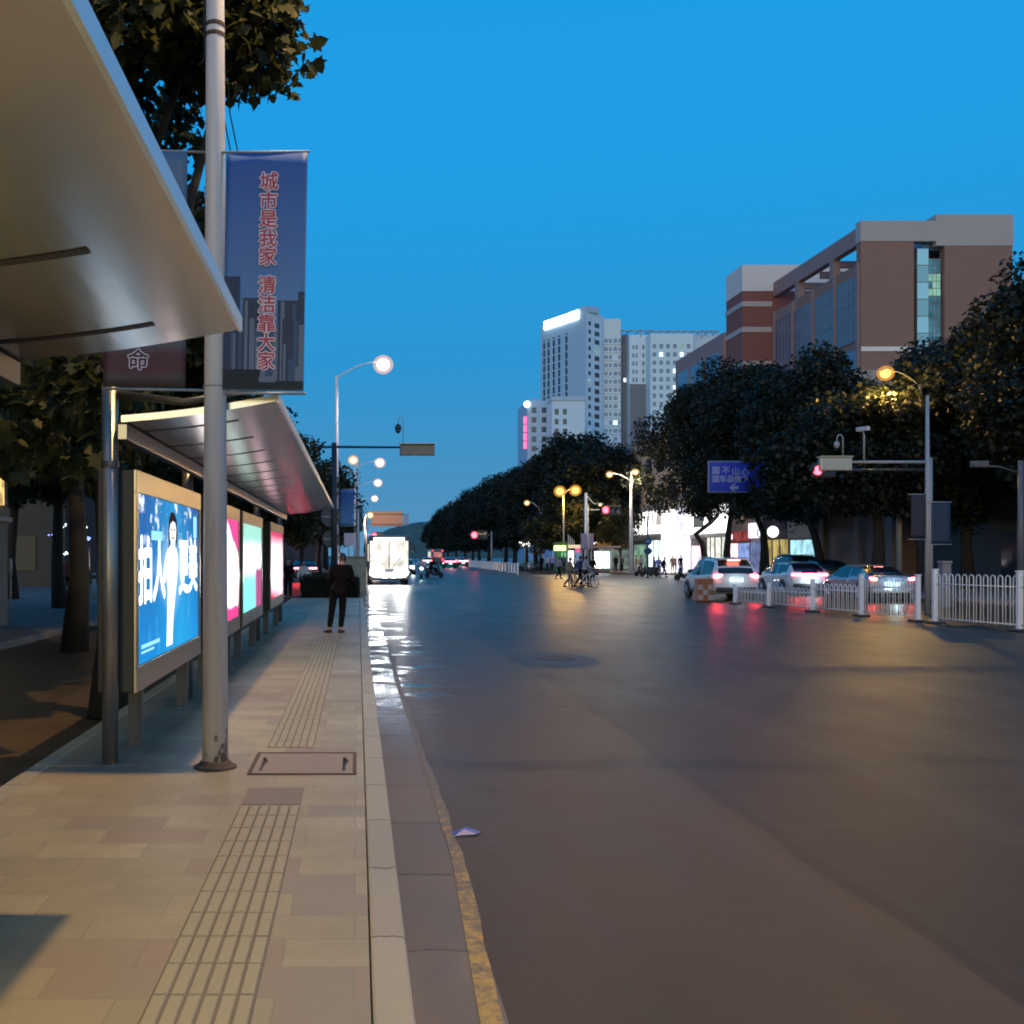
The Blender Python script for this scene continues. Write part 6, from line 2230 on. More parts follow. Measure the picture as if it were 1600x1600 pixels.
GC = 'cars waiting at the right-hand side of the median'
make_car('white sport utility car with two red tail lamps, passing the end of the median fence', 'car', SUV, M['car_white'], (15.3, 43.4, 0), R(-3), 'suv', GC)
make_car('white hatchback with a full-width red light bar, between the two other lit cars', 'car', HATCH, M['car_white'], (20.7, 48.9, 0), R(-2), 'hatch', GC)
make_car('silver saloon with slim red tail lamps behind the arched fence', 'car', SEDAN, M['car_silver'], (20.9, 42.2, 0), R(-2), 'sedan', GC)
make_car('dark parked car in shade beyond the white hatchback', 'car', SUV, M['car_dark'], (25.4, 60.0, 0.14), R(-4), 'suv', 'cars parked under the right trees', 'none')
make_car('black car parked by the brown wall behind the silver saloon', 'car', SEDAN, M['car_dark'], (25.6, 56.5, 0.14), R(-2), 'sedan', 'cars parked under the right trees', 'none')

# ---- oncoming traffic, dazzling headlights
GO = 'oncoming vehicles with headlights on'


def make_bus(label, loc, rz, group, lit='front', w=2.5, h=3.1, L=9.5):
    root = thing('bus', label, 'bus', loc, rz, group)
    b = MB().bx(-w / 2, w / 2, -L / 2, L / 2, 0.35, h)
    b.build('body', surf('bus_paint_dark', (0.10, 0.11, 0.13), 0.35, 0, .08, coat=.4), root, bevel=0.18, seg=4)
    f = L / 2
    for s in (-1, 1):
        for k in range(6):
            y = -L / 2 + 0.8 + k * 1.4
            MB().bx(s * w / 2 - 0.004, s * w / 2 + 0.004, y, y + 1.25, 1.45, 2.6).build('side_window', glow('bus_interior_glow', (1, .93, .8), 0.8, .5, 2) if lit else M['car_glass'], root)
        for y in (-L / 2 + 2.0, L / 2 - 2.2):
            wheel(root, s * (w / 2 - 0.1), y, 0.46, 0.26)
    if lit == 'front':
        MB().bx(-w / 2 + 0.06, w / 2 - 0.06, f + 0.004, f + 0.06, 1.0, 2.74).build('windscreen', glow('glare_windscreen', (1.0, 0.93, 0.84), 1.25, .45, 1.3), root, bevel=0.3, seg=4)  # glow added to imitate headlight glare spread over the bus front
        wp = MB().bx(-0.03, 0.03, f + 0.062, f + 0.075, 1.02, 2.72)
        for s in (-1, 1):
            wp.tube([(s * 0.15, f + 0.08, 1.02), (s * 0.75, f + 0.085, 1.75)], 0.018, 6)
        wp.build('wiper', M['blackp'], root)
        MB().bx(-0.95, 0.95, f + 0.004, f + 0.016, 2.77, 2.95).build('destination_display', glow('display_white', (1, .95, .9), 4), root)
        for s in (-1, 1):
            hl = MB().ball((s * 0.76, f + 0.02, 0.78), 0.34, 16, 0, (1.3, .3, 0.85)).build('headlight', M['headlamp'], root, smooth=True)
            MB().ball((s * 0.25, f + 0.02, 0.60), 0.2, 12, 0, (1.3, .3, 0.7)).build('fog_lamp', M['headlamp'], root, smooth=True)
            d = bpy.data.lights.new('headlight_beam', 'SPOT')
            d.energy = 160
            d.color = (1, .97, .92)
            d.spot_size = R(75)
            d.spot_blend = 0.7
            d.shadow_soft_size = 0.15
            o = bpy.data.objects.new('headlight_beam', d)
            COL.objects.link(o)
            o.parent = root
            o.location = (s * 0.83, f + 0.2, 0.8)
            o.rotation_euler = (R(86), 0, 0)
            MB().tube([(s * w / 2, f - 0.1, 2.6), (s * (w / 2 + .28), f + 0.15, 2.5), (s * (w / 2 + .28), f + 0.15, 2.0)], [0.03, 0.03, 0.08], 8).build('wing_mirror', M['blackp'], root, smooth=True)
        MB().bx(-w / 2 + 0.05, w / 2 - 0.05, f + 0.003, f + 0.06, 0.3, 0.42).build('front_bumper', M['blackp'], root, bevel=0.02)
    else:
        for s in (-1, 1):
            MB().bx(s * 1.0 - .14, s * 1.0 + .14, -f - 0.02, -f - 0.003, 0.9, 1.3).build('tail_lamp', M['tail_dim'], root)
            MB().bx(s * 0.95 - .14, s * 0.95 + .14, -f - 0.02, -f - 0.003, 2.72, 2.86).build('marker_lamp', M['tail_dim'], root)
        MB().bx(-0.85, 0.85, -f - 0.012, -f - 0.003, 1.5, 2.5).build('rear_window', glow('bus_rear_glow', (0.9, .35, .35), 0.5, .5, 2), root)
    return root


make_bus('oncoming bus at the kerb, its front a blaze of white light', (1.95, 68.5, 0), R(180), GO)
fc = make_car('oncoming white car beside the bright bus, headlights on', 'car', HATCH, M['car_white'], (4.6, 99, 0), R(180), 'hatch', GO, 'front')
for k, (x, y, lab) in enumerate(((3.0, 128, 'oncoming car seen over the right shoulder of the bright bus'), (6.4, 150, 'oncoming car in the second lane farther off'), (3.2, 176, 'oncoming car far down the kerb lane'), (9.2, 200, 'farthest oncoming car near the middle of the road'))):
    dup(fc, (x, y, 0), R(180), lab, GO)
GT = 'vehicles driving away with red tail lamps'
make_bus('red-lit back of a bus driving away, left of the white median railing', (15.6, 205, 0), 0, GT, 'rear')
tc_ = make_car('dark car driving away with red tail lamps, nearest to the white median railing', 'car', HATCH, M['car_dark'], (13.4, 150, 0), 0, 'hatch', GT)
for x, y, lab in ((16.8, 165, 'dark car driving away between the railing and the bus'), (12.0, 178, 'dark car driving away left of the red-lit bus'), (18.6, 190, 'dark car driving away on the far right lane'), (20.5, 225, 'farthest dark car driving away')):
    dup(tc_, (x, y, 0), 0, lab, GT)

dup(tc_, (-3.75, 72, 0.0), R(4), 'dark car with red lamps parked beyond the low hedge, seen past the students', 'vehicles driving away with red tail lamps')

# ================================================================== TWO-WHEELERS
def make_bicycle(label, loc, rz, m, group, basket=True):
    root = thing('bicycle', label, 'bicycle', loc, rz, group)
    r = 0.33
    for y in (-0.52, 0.52):
        n = 28
        w_ = MB()
        w_.tube([(0, y + r * math.cos(2 * math.pi * k / n), r + r * math.sin(2 * math.pi * k / n)) for k in range(n + 1)], 0.02, 6)
        o = w_.build('wheel', M['rubber'], root, smooth=True)
        sp = MB()
        for k in range(12):
            a = 2 * math.pi * k / 12
            sp.tube([(0, y, r), (0, y + r * .96 * math.cos(a), r + r * .96 * math.sin(a))], 0.004, 4)
        sp.tube([(-0.04, y, r), (0.04, y, r)], 0.025, 8)
        sp.build('spokes', M['alu'], o)
    f = MB()
    bb_ = (0, -0.05, 0.28)
    st, hd, hb = (0, -0.2, 0.74), (0, 0.36, 0.76), (0, 0.39, 0.60)
    for a, b in ((bb_, st), (st, hd), (bb_, hb), (hd, hb), (hb, (0, 0.52, r)), (bb_, (0, -0.52, r)), (st, (0, -0.52, r))):
        f.tube([a, b], 0.018, 8)
    f.build('frame', m, root, smooth=True)
    MB().tube([(0, -0.2, 0.74), (0, -0.22, 0.88)], 0.014, 6).ball((0, -0.24, 0.90), 0.11, 10, 0, (.7, 1.2, .35)).build('saddle', M['blackp'], root, smooth=True)
    MB().tube([hd, (0, 0.34, 0.98)], 0.014, 6).tube([(-0.28, 0.24, 1.0), (-0.2, 0.33, 0.99), (0, 0.35, 0.98), (0.2, 0.33, 0.99), (0.28, 0.24, 1.0)], 0.013, 6).build('handlebar', M['alu'], root, smooth=True)
    if basket:
        MB().bx(-0.16, 0.16, 0.45, 0.70, 0.70, 0.92).build('basket', M['steel_dark'], root, bevel=0.02)
    MB().tube([(0, -0.05, 0.28), (0.09, -0.05, 0.28), (0.09, -0.05, 0.12), (0.16, -0.05, 0.12)], 0.012, 6).build('pedal', M['blackp'], root, smooth=True)
    return root


def make_scooter(label, loc, rz, m, group, lit=False):
    root = thing('scooter', label, 'scooter', loc, rz, group)
    for y in (-0.6, 0.62):
        o = MB().lathe([(0.12, -0.05), (0.21, -0.05), (0.23, 0), (0.21, 0.05), (0.12, 0.05)], (0, y, 0.23), 18, 0, 'x').build('wheel', M['rubber'], root)
        MB().lathe([(0.13, -0.03), (0.13, 0.03), (0.001, 0.035)], (0, y, 0.23), 14, 0, 'x').build('rim', M['alu'], o)
    b = MB()
    b.tube([(0, -0.75, 0.62), (0, -0.45, 0.55), (0, -0.15, 0.42)], [0.10, 0.17, 0.13], 10)
    b.tube([(0, -0.15, 0.32), (0, 0.30, 0.30)], [0.13, 0.14], 8)
    b.tube([(0, 0.30, 0.28), (0, 0.42, 0.6), (0, 0.38, 0.95)], [0.15, 0.17, 0.10], 10)
    b.build('body', m, root, smooth=True)
    MB().tube([(0, -0.78, 0.74), (0, -0.45, 0.72), (0, -0.12, 0.70)], [0.09, 0.13, 0.10], 10).build('saddle', M['blackp'], root, smooth=True)
    MB().tube([(-0.32, 0.28, 1.02), (0, 0.38, 1.0), (0.32, 0.28, 1.02)], 0.016, 8).build('handlebar', M['blackp'], root, smooth=True)
    MB().tube([(0, 0.62, 0.23), (0, 0.42, 0.75)], 0.03, 8).build('fork', M['alu'], root, smooth=True)
    MB().ball((0, 0.50, 0.82), 0.09, 12, 0, (1.1, .6, 1)).build('headlight', glow('scooter_headlamp', (0.75, 1.0, 1.0), 30) if lit else M['alu'], root, smooth=True)
    return root


# ================================================================== MEDIAN FENCES AND BARRIER
def arch_fence(label, pts, hs, group):
    """posts with panels of round-topped bars between; pts plan points, hs heights"""
    root = thing('median_fence', label, 'fence', (pts[0][0], pts[0][1], 0), 0, group)
    o0 = pts[0]
    for k, ((x, y), h) in enumerate(zip(pts, hs)):
        lx, ly = x - o0[0], y - o0[1]
        p = MB().bx(lx - .06, lx + .06, ly - .06, ly + .06, 0.02, h + .06).build('post', M['white_paint'], root, bevel=0.012)
        MB().box((lx, ly, h + .075), (.15, .15, .03)).build('post_cap', M['white_paint'], p, bevel=0.01)
        MB().box((lx, ly, 0.035), (.34, .44, .07)).build('base_block', M['pole_dark'], p, bevel=0.02)
    for k in range(len(pts) - 1):
        a, b = Vector(pts[k]) - Vector(o0), Vector(pts[k + 1]) - Vector(o0)
        h = min(hs[k], hs[k + 1]) - 0.04
        d = b - a
        L_ = d.length
        d.normalize()
        n = max(3, int(L_ / 0.235))
        st_ = L_ / n
        mb = MB()
        for q in range(n):
            s0 = st_ * (q + 0.20)
            s1 = st_ * (q + 0.80)
            r = (s1 - s0) / 2
            hh = h - (0.0 if q % 2 == 0 else 0.0)
            path = [(s0, 0.12), (s0, hh - r)] + [(s0 + r - r * math.cos(math.pi * j / 6), hh - r + r * math.sin(math.pi * j / 6)) for j in range(1, 6)] + [(s1, hh - r), (s1, 0.12)]
            mb.tube([(a.x + d.x * s, a.y + d.y * s, z) for s, z in path], 0.0145, 6)
        for z in (0.16, h * 0.80):
            mb.tube([(a.x + d.x * .05, a.y + d.y * .05, z), (b.x - d.x * .05, b.y - d.y * .05, z)], 0.017, 6)
        mb.build('bar_panel', M['white_paint'], root, smooth=True)
    return root


arch_fence('tall white arched median fence at the right edge, in front of the silver car', [(16.6, 16.0), (16.35, 18.8), (16.1, 21.6), (15.9, 24.6), (15.5, 27.5)], [1.38] * 5, 'white median fences')
arch_fence('lower end of the white median fence, stepping down towards the white sport utility car', [(15.42, 28.2), (15.05, 30.6), (14.75, 33.2), (14.45, 36.0), (14.15, 38.4)], [1.22, 1.18, 0.98, 0.80, 0.66], 'white median fences')
bp_ = [(15.3, 98), (15.6, 106), (15.9, 115), (16.3, 126), (16.8, 140), (17.4, 157), (18.2, 180), (19.2, 210)]
root = thing('median_fence', 'white railing on the median beyond the crossing', 'fence', (15.3, 98, 0), 0, 'white median fences')
for k, (x, y) in enumerate(bp_):
    MB().bx(x - 15.3 - .08, x - 15.3 + .08, y - 98 - .08, y - 98 + .08, 0, 1.16).build('post', M['white_paint'], root)
    if k < len(bp_) - 1:
        a, b = Vector((x - 15.3, y - 98)), Vector((bp_[k + 1][0] - 15.3, bp_[k + 1][1] - 98))
        L_ = (b - a).length
        n = max(2, int(L_ / 2.3))
        mb = MB()
        for q in range(n + 1):
            c = a.lerp(b, q / n)
            mb.bx(c.x - .10, c.x + .10, c.y - .03, c.y + .03, 0.1, 1.02)
        for z in (0.14, 1.04):
            mb.tube([(a.x, a.y, z), (b.x, b.y, z)], 0.045, 6)
        mb.build('bar_panel', surf('bright_white_railing', (0.78, 0.78, 0.80), 0.5), root)
# orange and white chequered block at the end of the fence
bk = thing('traffic_barrier', 'orange and white chequered barrier block at the end of the median fence', 'barrier', (13.7, 40.55, 0))
body = MB().bx(-0.32, 0.32, -0.22, 0.22, 0, 0.92).build('barrier_body', surf('barrier_orange', (0.26, 0.085, 0.03), 0.5, 0, .15), bk, bevel=0.05, seg=3)
for r_ in range(3):
    for c_ in range(3):
        if (r_ + c_) % 2 == 0:
            MB().bx(-0.30 + .2 * c_, -0.10 + .2 * c_, -0.226, -0.2205, 0.08 + .2 * r_, 0.28 + .2 * r_).build('check_panel', surf('check_pale', (0.34, 0.27, 0.26), 0.5), bk)
# small pillar and bollard
o = thing('stone_post', 'grey square stone post standing behind the arched fence', 'post', (X(1476, 36), 36, 0))
MB().bx(-0.15, 0.15, -0.15, 0.15, 0, 1.55).build('shaft', surf('stone_post_grey', (0.26, 0.22, 0.23), 0.8), o, bevel=0.02)
MB().bx(-0.18, 0.18, -0.18, 0.18, 1.553, 1.64).build('cap', surf('stone_cap_grey', (0.28, 0.24, 0.25), 0.8), o, bevel=0.02)
o = thing('bollard', 'pale bollard with dark band on the dim left pavement beyond the advert', 'bollard', (X(147, 37.5), 37.5, 0.14))
MB().tube([(0, 0, 0), (0, 0, 1.05)], 0.07, 12).build('shaft', M['pole_grey'], o, smooth=True)
MB().tube([(0, 0, 0.83), (0, 0, 0.97)], 0.073, 12).build('band', M['blackp'], o)
MB().lathe([(0.12, 0), (0.12, 0.03), (0.071, 0.04)], (0, 0, 0), 12).build('base_ring', M['pole_grey'], o)
o = thing('bollard', 'thin pale marker post at the far left edge of the pavement', 'marker post', (X(16.5, 24.5), 24.5, 0.14))
MB().tube([(0, 0, 0), (0, 0, 1.6)], 0.022, 8).build('shaft', M['pole_grey'], o, smooth=True)
MB().tube([(0, 0, 1.2), (0, 0, 1.62)], 0.042, 10).build('reflector', surf('reflector_pale', (0.4, 0.36, 0.33), 0.5), o, smooth=True)
# green kiosk and far bus stop
kx, kd = X(870, 108), 108
k_ = thing('kiosk', 'green kiosk with a yellow-green lit sign, beyond the crossing', 'kiosk', (kx, kd, 0.14))
kw = X(893, 108) - kx
MB().bx(0, kw, 0, 1.6, 0, 2.9).build('wall', surf('kiosk_green', (0.01, 0.20, 0.06), 0.5), k_)
MB().bx(-0.1, kw + .1, -0.15, 1.75, 2.903, 3.1).build('roof', surf('kiosk_roof', (0.10, 0.14, 0.05), 0.6), k_)
MB().bx(-0.35, kw * .6, -0.22, -0.155, 2.2, 2.75).build('lit_sign', glow('kiosk_sign_glow', (0.85, 1.0, 0.35), 2.2), k_)
MB().bx(kw * .3, kw * .62, -0.06, -0.003, 1.55, 2.0).build('emblem', glow('kiosk_emblem', (0.25, 0.8, 0.3), 0.8), k_)
MB().bx(kw * .15, kw * .85, -0.05, -0.003, 0.1, 1.4).build('counter', surf('kiosk_counter', (0.02, 0.10, 0.04), 0.5), k_)
fs_ = thing('bus_shelter', 'far bus stop beyond the crossing with bright white panels under a flat roof', 'bus shelter', (X(895, 106), 106, 0.14))


def fx(px):
    return X(px, 106) - X(895, 106)


zt = Z(858, 106)
MB().bx(fx(888), fx(968), -0.6, 1.4, zt, zt + 0.18).build('roof', surf('stop_roof_pink', (0.30, 0.20, 0.20), 0.6), fs_)
for px in (888, 910, 925, 956):
    MB().tube([(fx(px), 0.4, 0), (fx(px), 0.4, zt)], 0.07, 8).build('post', M['pole_grey'], fs_)
MB().bx(fx(889), fx(897.5), 0.3, 0.36, 0.5, zt - 0.3).build('lit_panel', SHOPW, fs_)
MB().bx(fx(930), fx(941), 0.3, 0.36, 0.35, zt - 0.35).build('lit_panel', SHOPW, fs_)
MB().bx(fx(942.5), fx(954), 0.3, 0.36, 0.35, zt - 0.35).build('lit_panel', SHOPM, fs_)
MB().bx(fx(900), fx(907), 0.2, 0.26, zt - 0.5, zt + 0.1).build('stop_sign', glow('pink_stop_sign', (0.9, 0.15, 0.35), 1.0), fs_)
MB().bx(fx(886), fx(905), -0.62, -0.603, zt - 0.05, zt + 0.3).build('fascia', glow('stop_fascia', (1, .75, .5), 0.9), fs_)
for k in range(4):
    MB().bx(fx(888.3 + 3 * k) - .03, fx(888.3 + 3 * k) + .05, 0.1, 0.2, zt + 0.183, zt + 1.4 - 0.22 * k).build('fin', surf('fin_white', (0.5, 0.48, 0.45), 0.5), fs_)
# globe lamp cluster left of the kiosk
gl = thing('globe_lamp', 'cluster of round white globe lamps on a post, left of the kiosk', 'lamp', (X(820, 118), 118, 0.14))
MB().tube([(0, 0, 0), (0, 0, 3.0)], 0.08, 8).build('post', M['pole_grey'], gl, smooth=True)
for k in range(6):
    a = k * 1.05
    g_ = MB().ball((0.5 * math.cos(a), 0.5 * math.sin(a), 2.9 + 0.25 * (k % 2)), 0.17, 12).build('globe', glow('globe_white', (1, .97, .92), 4), gl, smooth=True)
    MB().tube([(0, 0, 2.4), (0.5 * math.cos(a), 0.5 * math.sin(a), 2.75 + .25 * (k % 2))], 0.025, 6).build('arm', M['pole_grey'], gl)

# ================================================================== PEOPLE
def skin_mesh(name, verts, edges, radii, levels=2):
    me = bpy.data.meshes.new(name)
    me.from_pydata(verts, edges, [])
    o = bpy.data.objects.new(name, me)
    COL.objects.link(o)
    sk = o.modifiers.new('skin', 'SKIN')
    sk.use_smooth_shade = True
    for i, r in enumerate(radii):
        d = me.skin_vertices[0].data[i]
        d.radius = r if isinstance(r, tuple) else (r, r)
        d.use_root = i == 0
    ss = o.modifiers.new('sub', 'SUBSURF')
    ss.levels = ss.render_levels = levels
    dg = bpy.context.evaluated_depsgraph_get()
    out = bpy.data.meshes.new_from_object(o.evaluated_get(dg))
    bpy.data.objects.remove(o)
    out.name = name
    return out


def person_parts(p):
    """p: joints in metres, figure faces +y. Returns meshes body, top, trousers, shoe, hair"""
    J = {k: Vector(v) for k, v in p.items()}
    names = ['pelvis', 'waist', 'chest', 'neck', 'skull']
    order = ['pelvis', 'waist', 'chest', 'neck', 'skull', 'shL', 'elL', 'wrL', 'shR', 'elR', 'wrR', 'hipL', 'knL', 'anL', 'toL', 'hipR', 'knR', 'anR', 'toR']
    idx = {n: i for i, n in enumerate(order)}
    ed = [('pelvis', 'waist'), ('waist', 'chest'), ('chest', 'neck'), ('neck', 'skull'), ('chest', 'shL'), ('shL', 'elL'), ('elL', 'wrL'), ('chest', 'shR'), ('shR', 'elR'), ('elR', 'wrR'),
          ('pelvis', 'hipL'), ('hipL', 'knL'), ('knL', 'anL'), ('anL', 'toL'), ('pelvis', 'hipR'), ('hipR', 'knR'), ('knR', 'anR'), ('anR', 'toR')]
    rad = dict(pelvis=(.11, .085), waist=(.10, .075), chest=(.11, .075), neck=.052, skull=.06, shL=.062, elL=.042, wrL=.028, shR=.062, elR=.042, wrR=.028,
               hipL=.085, knL=.055, anL=.038, toL=.03, hipR=.085, knR=.055, anR=.038, toR=.03)
    body = skin_mesh('body', [J[n] for n in order], [(idx[a], idx[b]) for a, b in ed], [rad[n] for n in order])
    # head, face and hands merged into the same mesh
    bm = bmesh.new()
    bm.from_mesh(body)
    hc = J['head']
    turn = p.get('turn', (0, 0, 0))
    Rh = Matrix.Rotation(turn[2], 3, 'Z') @ Matrix.Rotation(turn[0], 3, 'X')
    mb = MB()
    n, m = 18, 14
    vs, fs = [], []
    for i in range(m + 1):
        a = math.pi * i / m
        for k in range(n):
            b = 2 * math.pi * k / n
            x, y, z = math.sin(a) * math.cos(b), math.sin(a) * math.sin(b), -math.cos(a)
            jaw = 1 - 0.26 * max(0, -z) ** 1.3
            px, py, pz = x * .076 * jaw, y * .095 * (1 - 0.12 * max(0, -z)), z * .118
            if y > 0.6 and -0.35 < z < 0.25:
                py += 0.004
            vs.append(hc + Rh @ Vector((px, py, pz)))
    for i in range(m):
        for k in range(n):
            fs.append((i * n + k, i * n + (k + 1) % n, (i + 1) * n + (k + 1) % n, (i + 1) * n + k))
    mb.add(vs, fs)

    def hp(x, y, z):
        return hc + Rh @ Vector((x, y, z))
    mb.tube([hp(0, .090, .02), hp(0, .108, -.018), hp(0, .094, -.03)], [.008, .016, .011], 8)
    for s in (-1, 1):
        mb.tube([hp(s * .074, -.005, .025), hp(s * .086, -.012, .005), hp(s * .078, -.003, -.03)], [.012, .014, .008], 8)
    mb.tube([hp(-.024, .086, -.052), hp(0, .092, -.052), hp(.024, .086, -.052)], [.004, .007, .004], 6)
    for s in ('L', 'R'):
        w, e = J['wr' + s], J['el' + s]
        d = (w - e).normalized()
        side = d.cross(Vector((1, 0, 0)))
        if side.length < 0.2:
            side = d.cross(Vector((0, 1, 0)))
        side.normalize()
        nrm = d.cross(side).normalized()
        palm = w + d * 0.045
        mb.tube([w - d * .02, w + d * .02, palm + d * .03], [.026, .036, .034], 8)
        for q, (off, ln) in enumerate(((-.028, .058), (-.009, .07), (.010, .066), (.028, .052))):
            a = palm + d * .035 + side * off
            b = a + d * ln * .5 + nrm * .008
            c = b + d * ln * .35 + nrm * .030
            mb.tube([a, b, c], [.0095, .0085, .007], 6)
        a = palm - d * .01 + side * -.035
        mb.tube([a, a + side * -.022 + d * .028, a + side * -.02 + d * .055 + nrm * .02], [.011, .010, .008], 6)
    tmp = mb.mesh('extra', True)
    bm.from_mesh(tmp)
    bm.to_mesh(body)
    bm.free()
    bpy.data.meshes.remove(tmp)
    body.polygons.foreach_set('use_smooth', [True] * len(body.polygons))
    # eyes are small dark insets
    ey = MB()
    for s in (-1, 1):
        ey.ball(hp(s * .030, .087, .006), .009, 8)
    eye = ey.mesh('eye', True)
    # clothes
    hem = J['pelvis'] + Vector((0, 0, -.10 + p.get('hem', 0)))
    tv = [hem, J['pelvis'] + Vector((0, 0, .05)), J['waist'], J['chest'], J['neck'] + Vector((0, 0, -.035)), J['shL'], J['elL'], J['elL'].lerp(J['wrL'], .92), J['shR'], J['elR'], J['elR'].lerp(J['wrR'], .92)]
    tr_ = [(.165, .135), (.163, .132), (.158, .128), (.172, .138), (.10, .09), .088, .064, .050, .088, .064, .050]
    top = skin_mesh('jacket', tv, [(0, 1), (1, 2), (2, 3), (3, 4), (3, 5), (5, 6), (6, 7), (3, 8), (8, 9), (9, 10)], tr_)
    pv = [J['pelvis'] + Vector((0, 0, .04)), J['hipL'], J['knL'], J['anL'] + Vector((0, 0, .02)), J['hipR'], J['knR'], J['anR'] + Vector((0, 0, .02))]
    tro = skin_mesh('trousers', pv, [(0, 1), (1, 2), (2, 3), (0, 4), (4, 5), (5, 6)], [(.155, .125), (.105, .105), .078, .062, (.105, .105), .078, .062])
    shoes = []
    for s in ('L', 'R'):
        a, t = J['an' + s], J['to' + s]
        d = (t - a)
        d.z = 0
        d = d.normalized() if d.length > 1e-3 else Vector((0, 1, 0))
        sb_ = MB()
        g = Vector((a.x, a.y, min(a.z, t.z) - .035))
        sb_.tube([g - d * .065 + Vector((0, 0, .02)), g - d * .03 + Vector((0, 0, .03)), g + d * .06 + Vector((0, 0, .028)), g + d * .14 + Vector((0, 0, .015)), g + d * .19 + Vector((0, 0, .008))], [.034, .046, .045, .042, .02], 10)
        shoes.append(sb_.mesh('shoe', True))
    hm = MB()
    vs, fs = [], []
    for i in range(9):
        a = math.pi * 0.72 * i / 8
        for k in range(n):
            b = 2 * math.pi * k / n
            back = 1.0 if math.sin(b) < 0.2 else 0.53
            aa = a * back
            vs.append(hp(.083 * math.sin(aa) * math.cos(b), .103 * math.sin(aa) * math.sin(b) - .004, .125 * math.cos(aa)))
    for i in range(8):
        for k in range(n):
            fs.append((i * n + k, i * n + (k + 1) % n, (i + 1) * n + (k + 1) % n, (i + 1) * n + k))
    hm.add(vs, fs)
    hair = hm.mesh('hair', True)
    return dict(body=body, jacket=top, trousers=tro, shoes=shoes, hair=hair, eye=eye)


STAND = dict(pelvis=(0, 0, .93), waist=(0, 0, 1.08), chest=(0, 0, 1.30), neck=(0, 0.0, 1.47), skull=(0, .01, 1.56), head=(0, .02, 1.615),
             shL=(-.185, 0, 1.40), elL=(-.235, -.02, 1.12), wrL=(-.24, .06, .87), shR=(.185, 0, 1.40), elR=(.235, -.02, 1.12), wrR=(.24, .06, .87),
             hipL=(-.09, 0, .88), knL=(-.10, .02, .48), anL=(-.11, -.01, .08), toL=(-.12, .14, .035), hipR=(.09, 0, .88), knR=(.10, .02, .48), anR=(.11, -.01, .08), toR=(.12, .14, .035))
PHONE = dict(STAND, pelvis=(.02, 0, .93), waist=(.05, 0.01, 1.08), chest=(.08, .01, 1.30), neck=(.10, .03, 1.46), skull=(.11, .05, 1.55), head=(.115, .07, 1.60), turn=(-.35, 0, 0.15),
             shL=(-.115, .01, 1.39), elL=(-.19, -.02, 1.11), wrL=(-.06, .20, 1.13), shR=(.27, .01, 1.39), elR=(.335, .0, 1.12), wrR=(.17, .22, 1.15),
             hipL=(-.08, 0, .88), knL=(-.12, .03, .48), anL=(-.18, -.02, .08), toL=(-.25, .10, .035), hipR=(.11, 0, .88), knR=(.11, .04, .48), anR=(.06, -.06, .08), toR=(.13, .07, .035))
WALK = dict(STAND, knL=(-.10, .20, .50), anL=(-.10, .22, .09), toL=(-.10, .36, .06), knR=(.10, -.02, .48), anR=(.10, -.34, .13), toR=(.10, -.24, .03),
            elL=(-.23, -.12, 1.13), wrL=(-.24, -.06, .88), elR=(.23, .08, 1.13), wrR=(.23, .22, .93), chest=(0, .03, 1.30), neck=(0, .05, 1.47), skull=(0, .07, 1.55), head=(0, .09, 1.61),
            shL=(-.185, .03, 1.40), shR=(.185, .03, 1.40))
PUSH = dict(WALK, elL=(-.25, .10, 1.12), wrL=(-.27, .34, 1.03), elR=(.25, .12, 1.12), wrR=(.27, .34, 1.03))
RIDE = dict(STAND, pelvis=(0, -.30, .86), waist=(0, -.26, 1.02), chest=(0, -.16, 1.25), neck=(0, -.10, 1.42), skull=(0, -.08, 1.5), head=(0, -.06, 1.56), shL=(-.185, -.14, 1.35), elL=(-.28, .06, 1.14), wrL=(-.28, .24, 1.05),
            shR=(.185, -.14, 1.35), elR=(.28, .06, 1.14), wrR=(.28, .24, 1.05), hipL=(-.10, -.28, .82), knL=(-.16, .14, .78), anL=(-.14, .10, .42), toL=(-.14, .24, .38), hipR=(.10, -.28, .82), knR=(.16, .14, .78), anR=(.14, .10, .42), toR=(.14, .24, .38))
POSES = {k: person_parts(v) for k, v in (('stand', STAND), ('phone', PHONE), ('walk', WALK), ('push', PUSH), ('ride', RIDE))}


def part_of(me, name, m, parent):
    o = bpy.data.objects.new(name, me)
    COL.objects.link(o)
    if not me.materials:
        me.materials.append(None)
    o.material_slots[0].link = 'OBJECT'
    o.material_slots[0].material = m
    o.parent = parent
    return o


def person(label, pose, loc, rz, top, legs, group=None, h=1.72, hair=True, extra=None):
    root = thing('person', label, 'person', loc, rz, group)
    q = POSES[pose]
    part_of(q['body'], 'body', M['skin'], root)
    part_of(q['jacket'], 'jacket', M[top], root)
    part_of(q['trousers'], 'trousers', M[legs], root)
    for s in q['shoes']:
        part_of(s, 'shoe', M['rubber'], root)
    part_of(q['hair'], 'hair', M['hair'], root)
    part_of(q['eye'], 'eye', M['hair'], root)
    s = h / 1.72
    root.scale = (s, s, s)
    return root


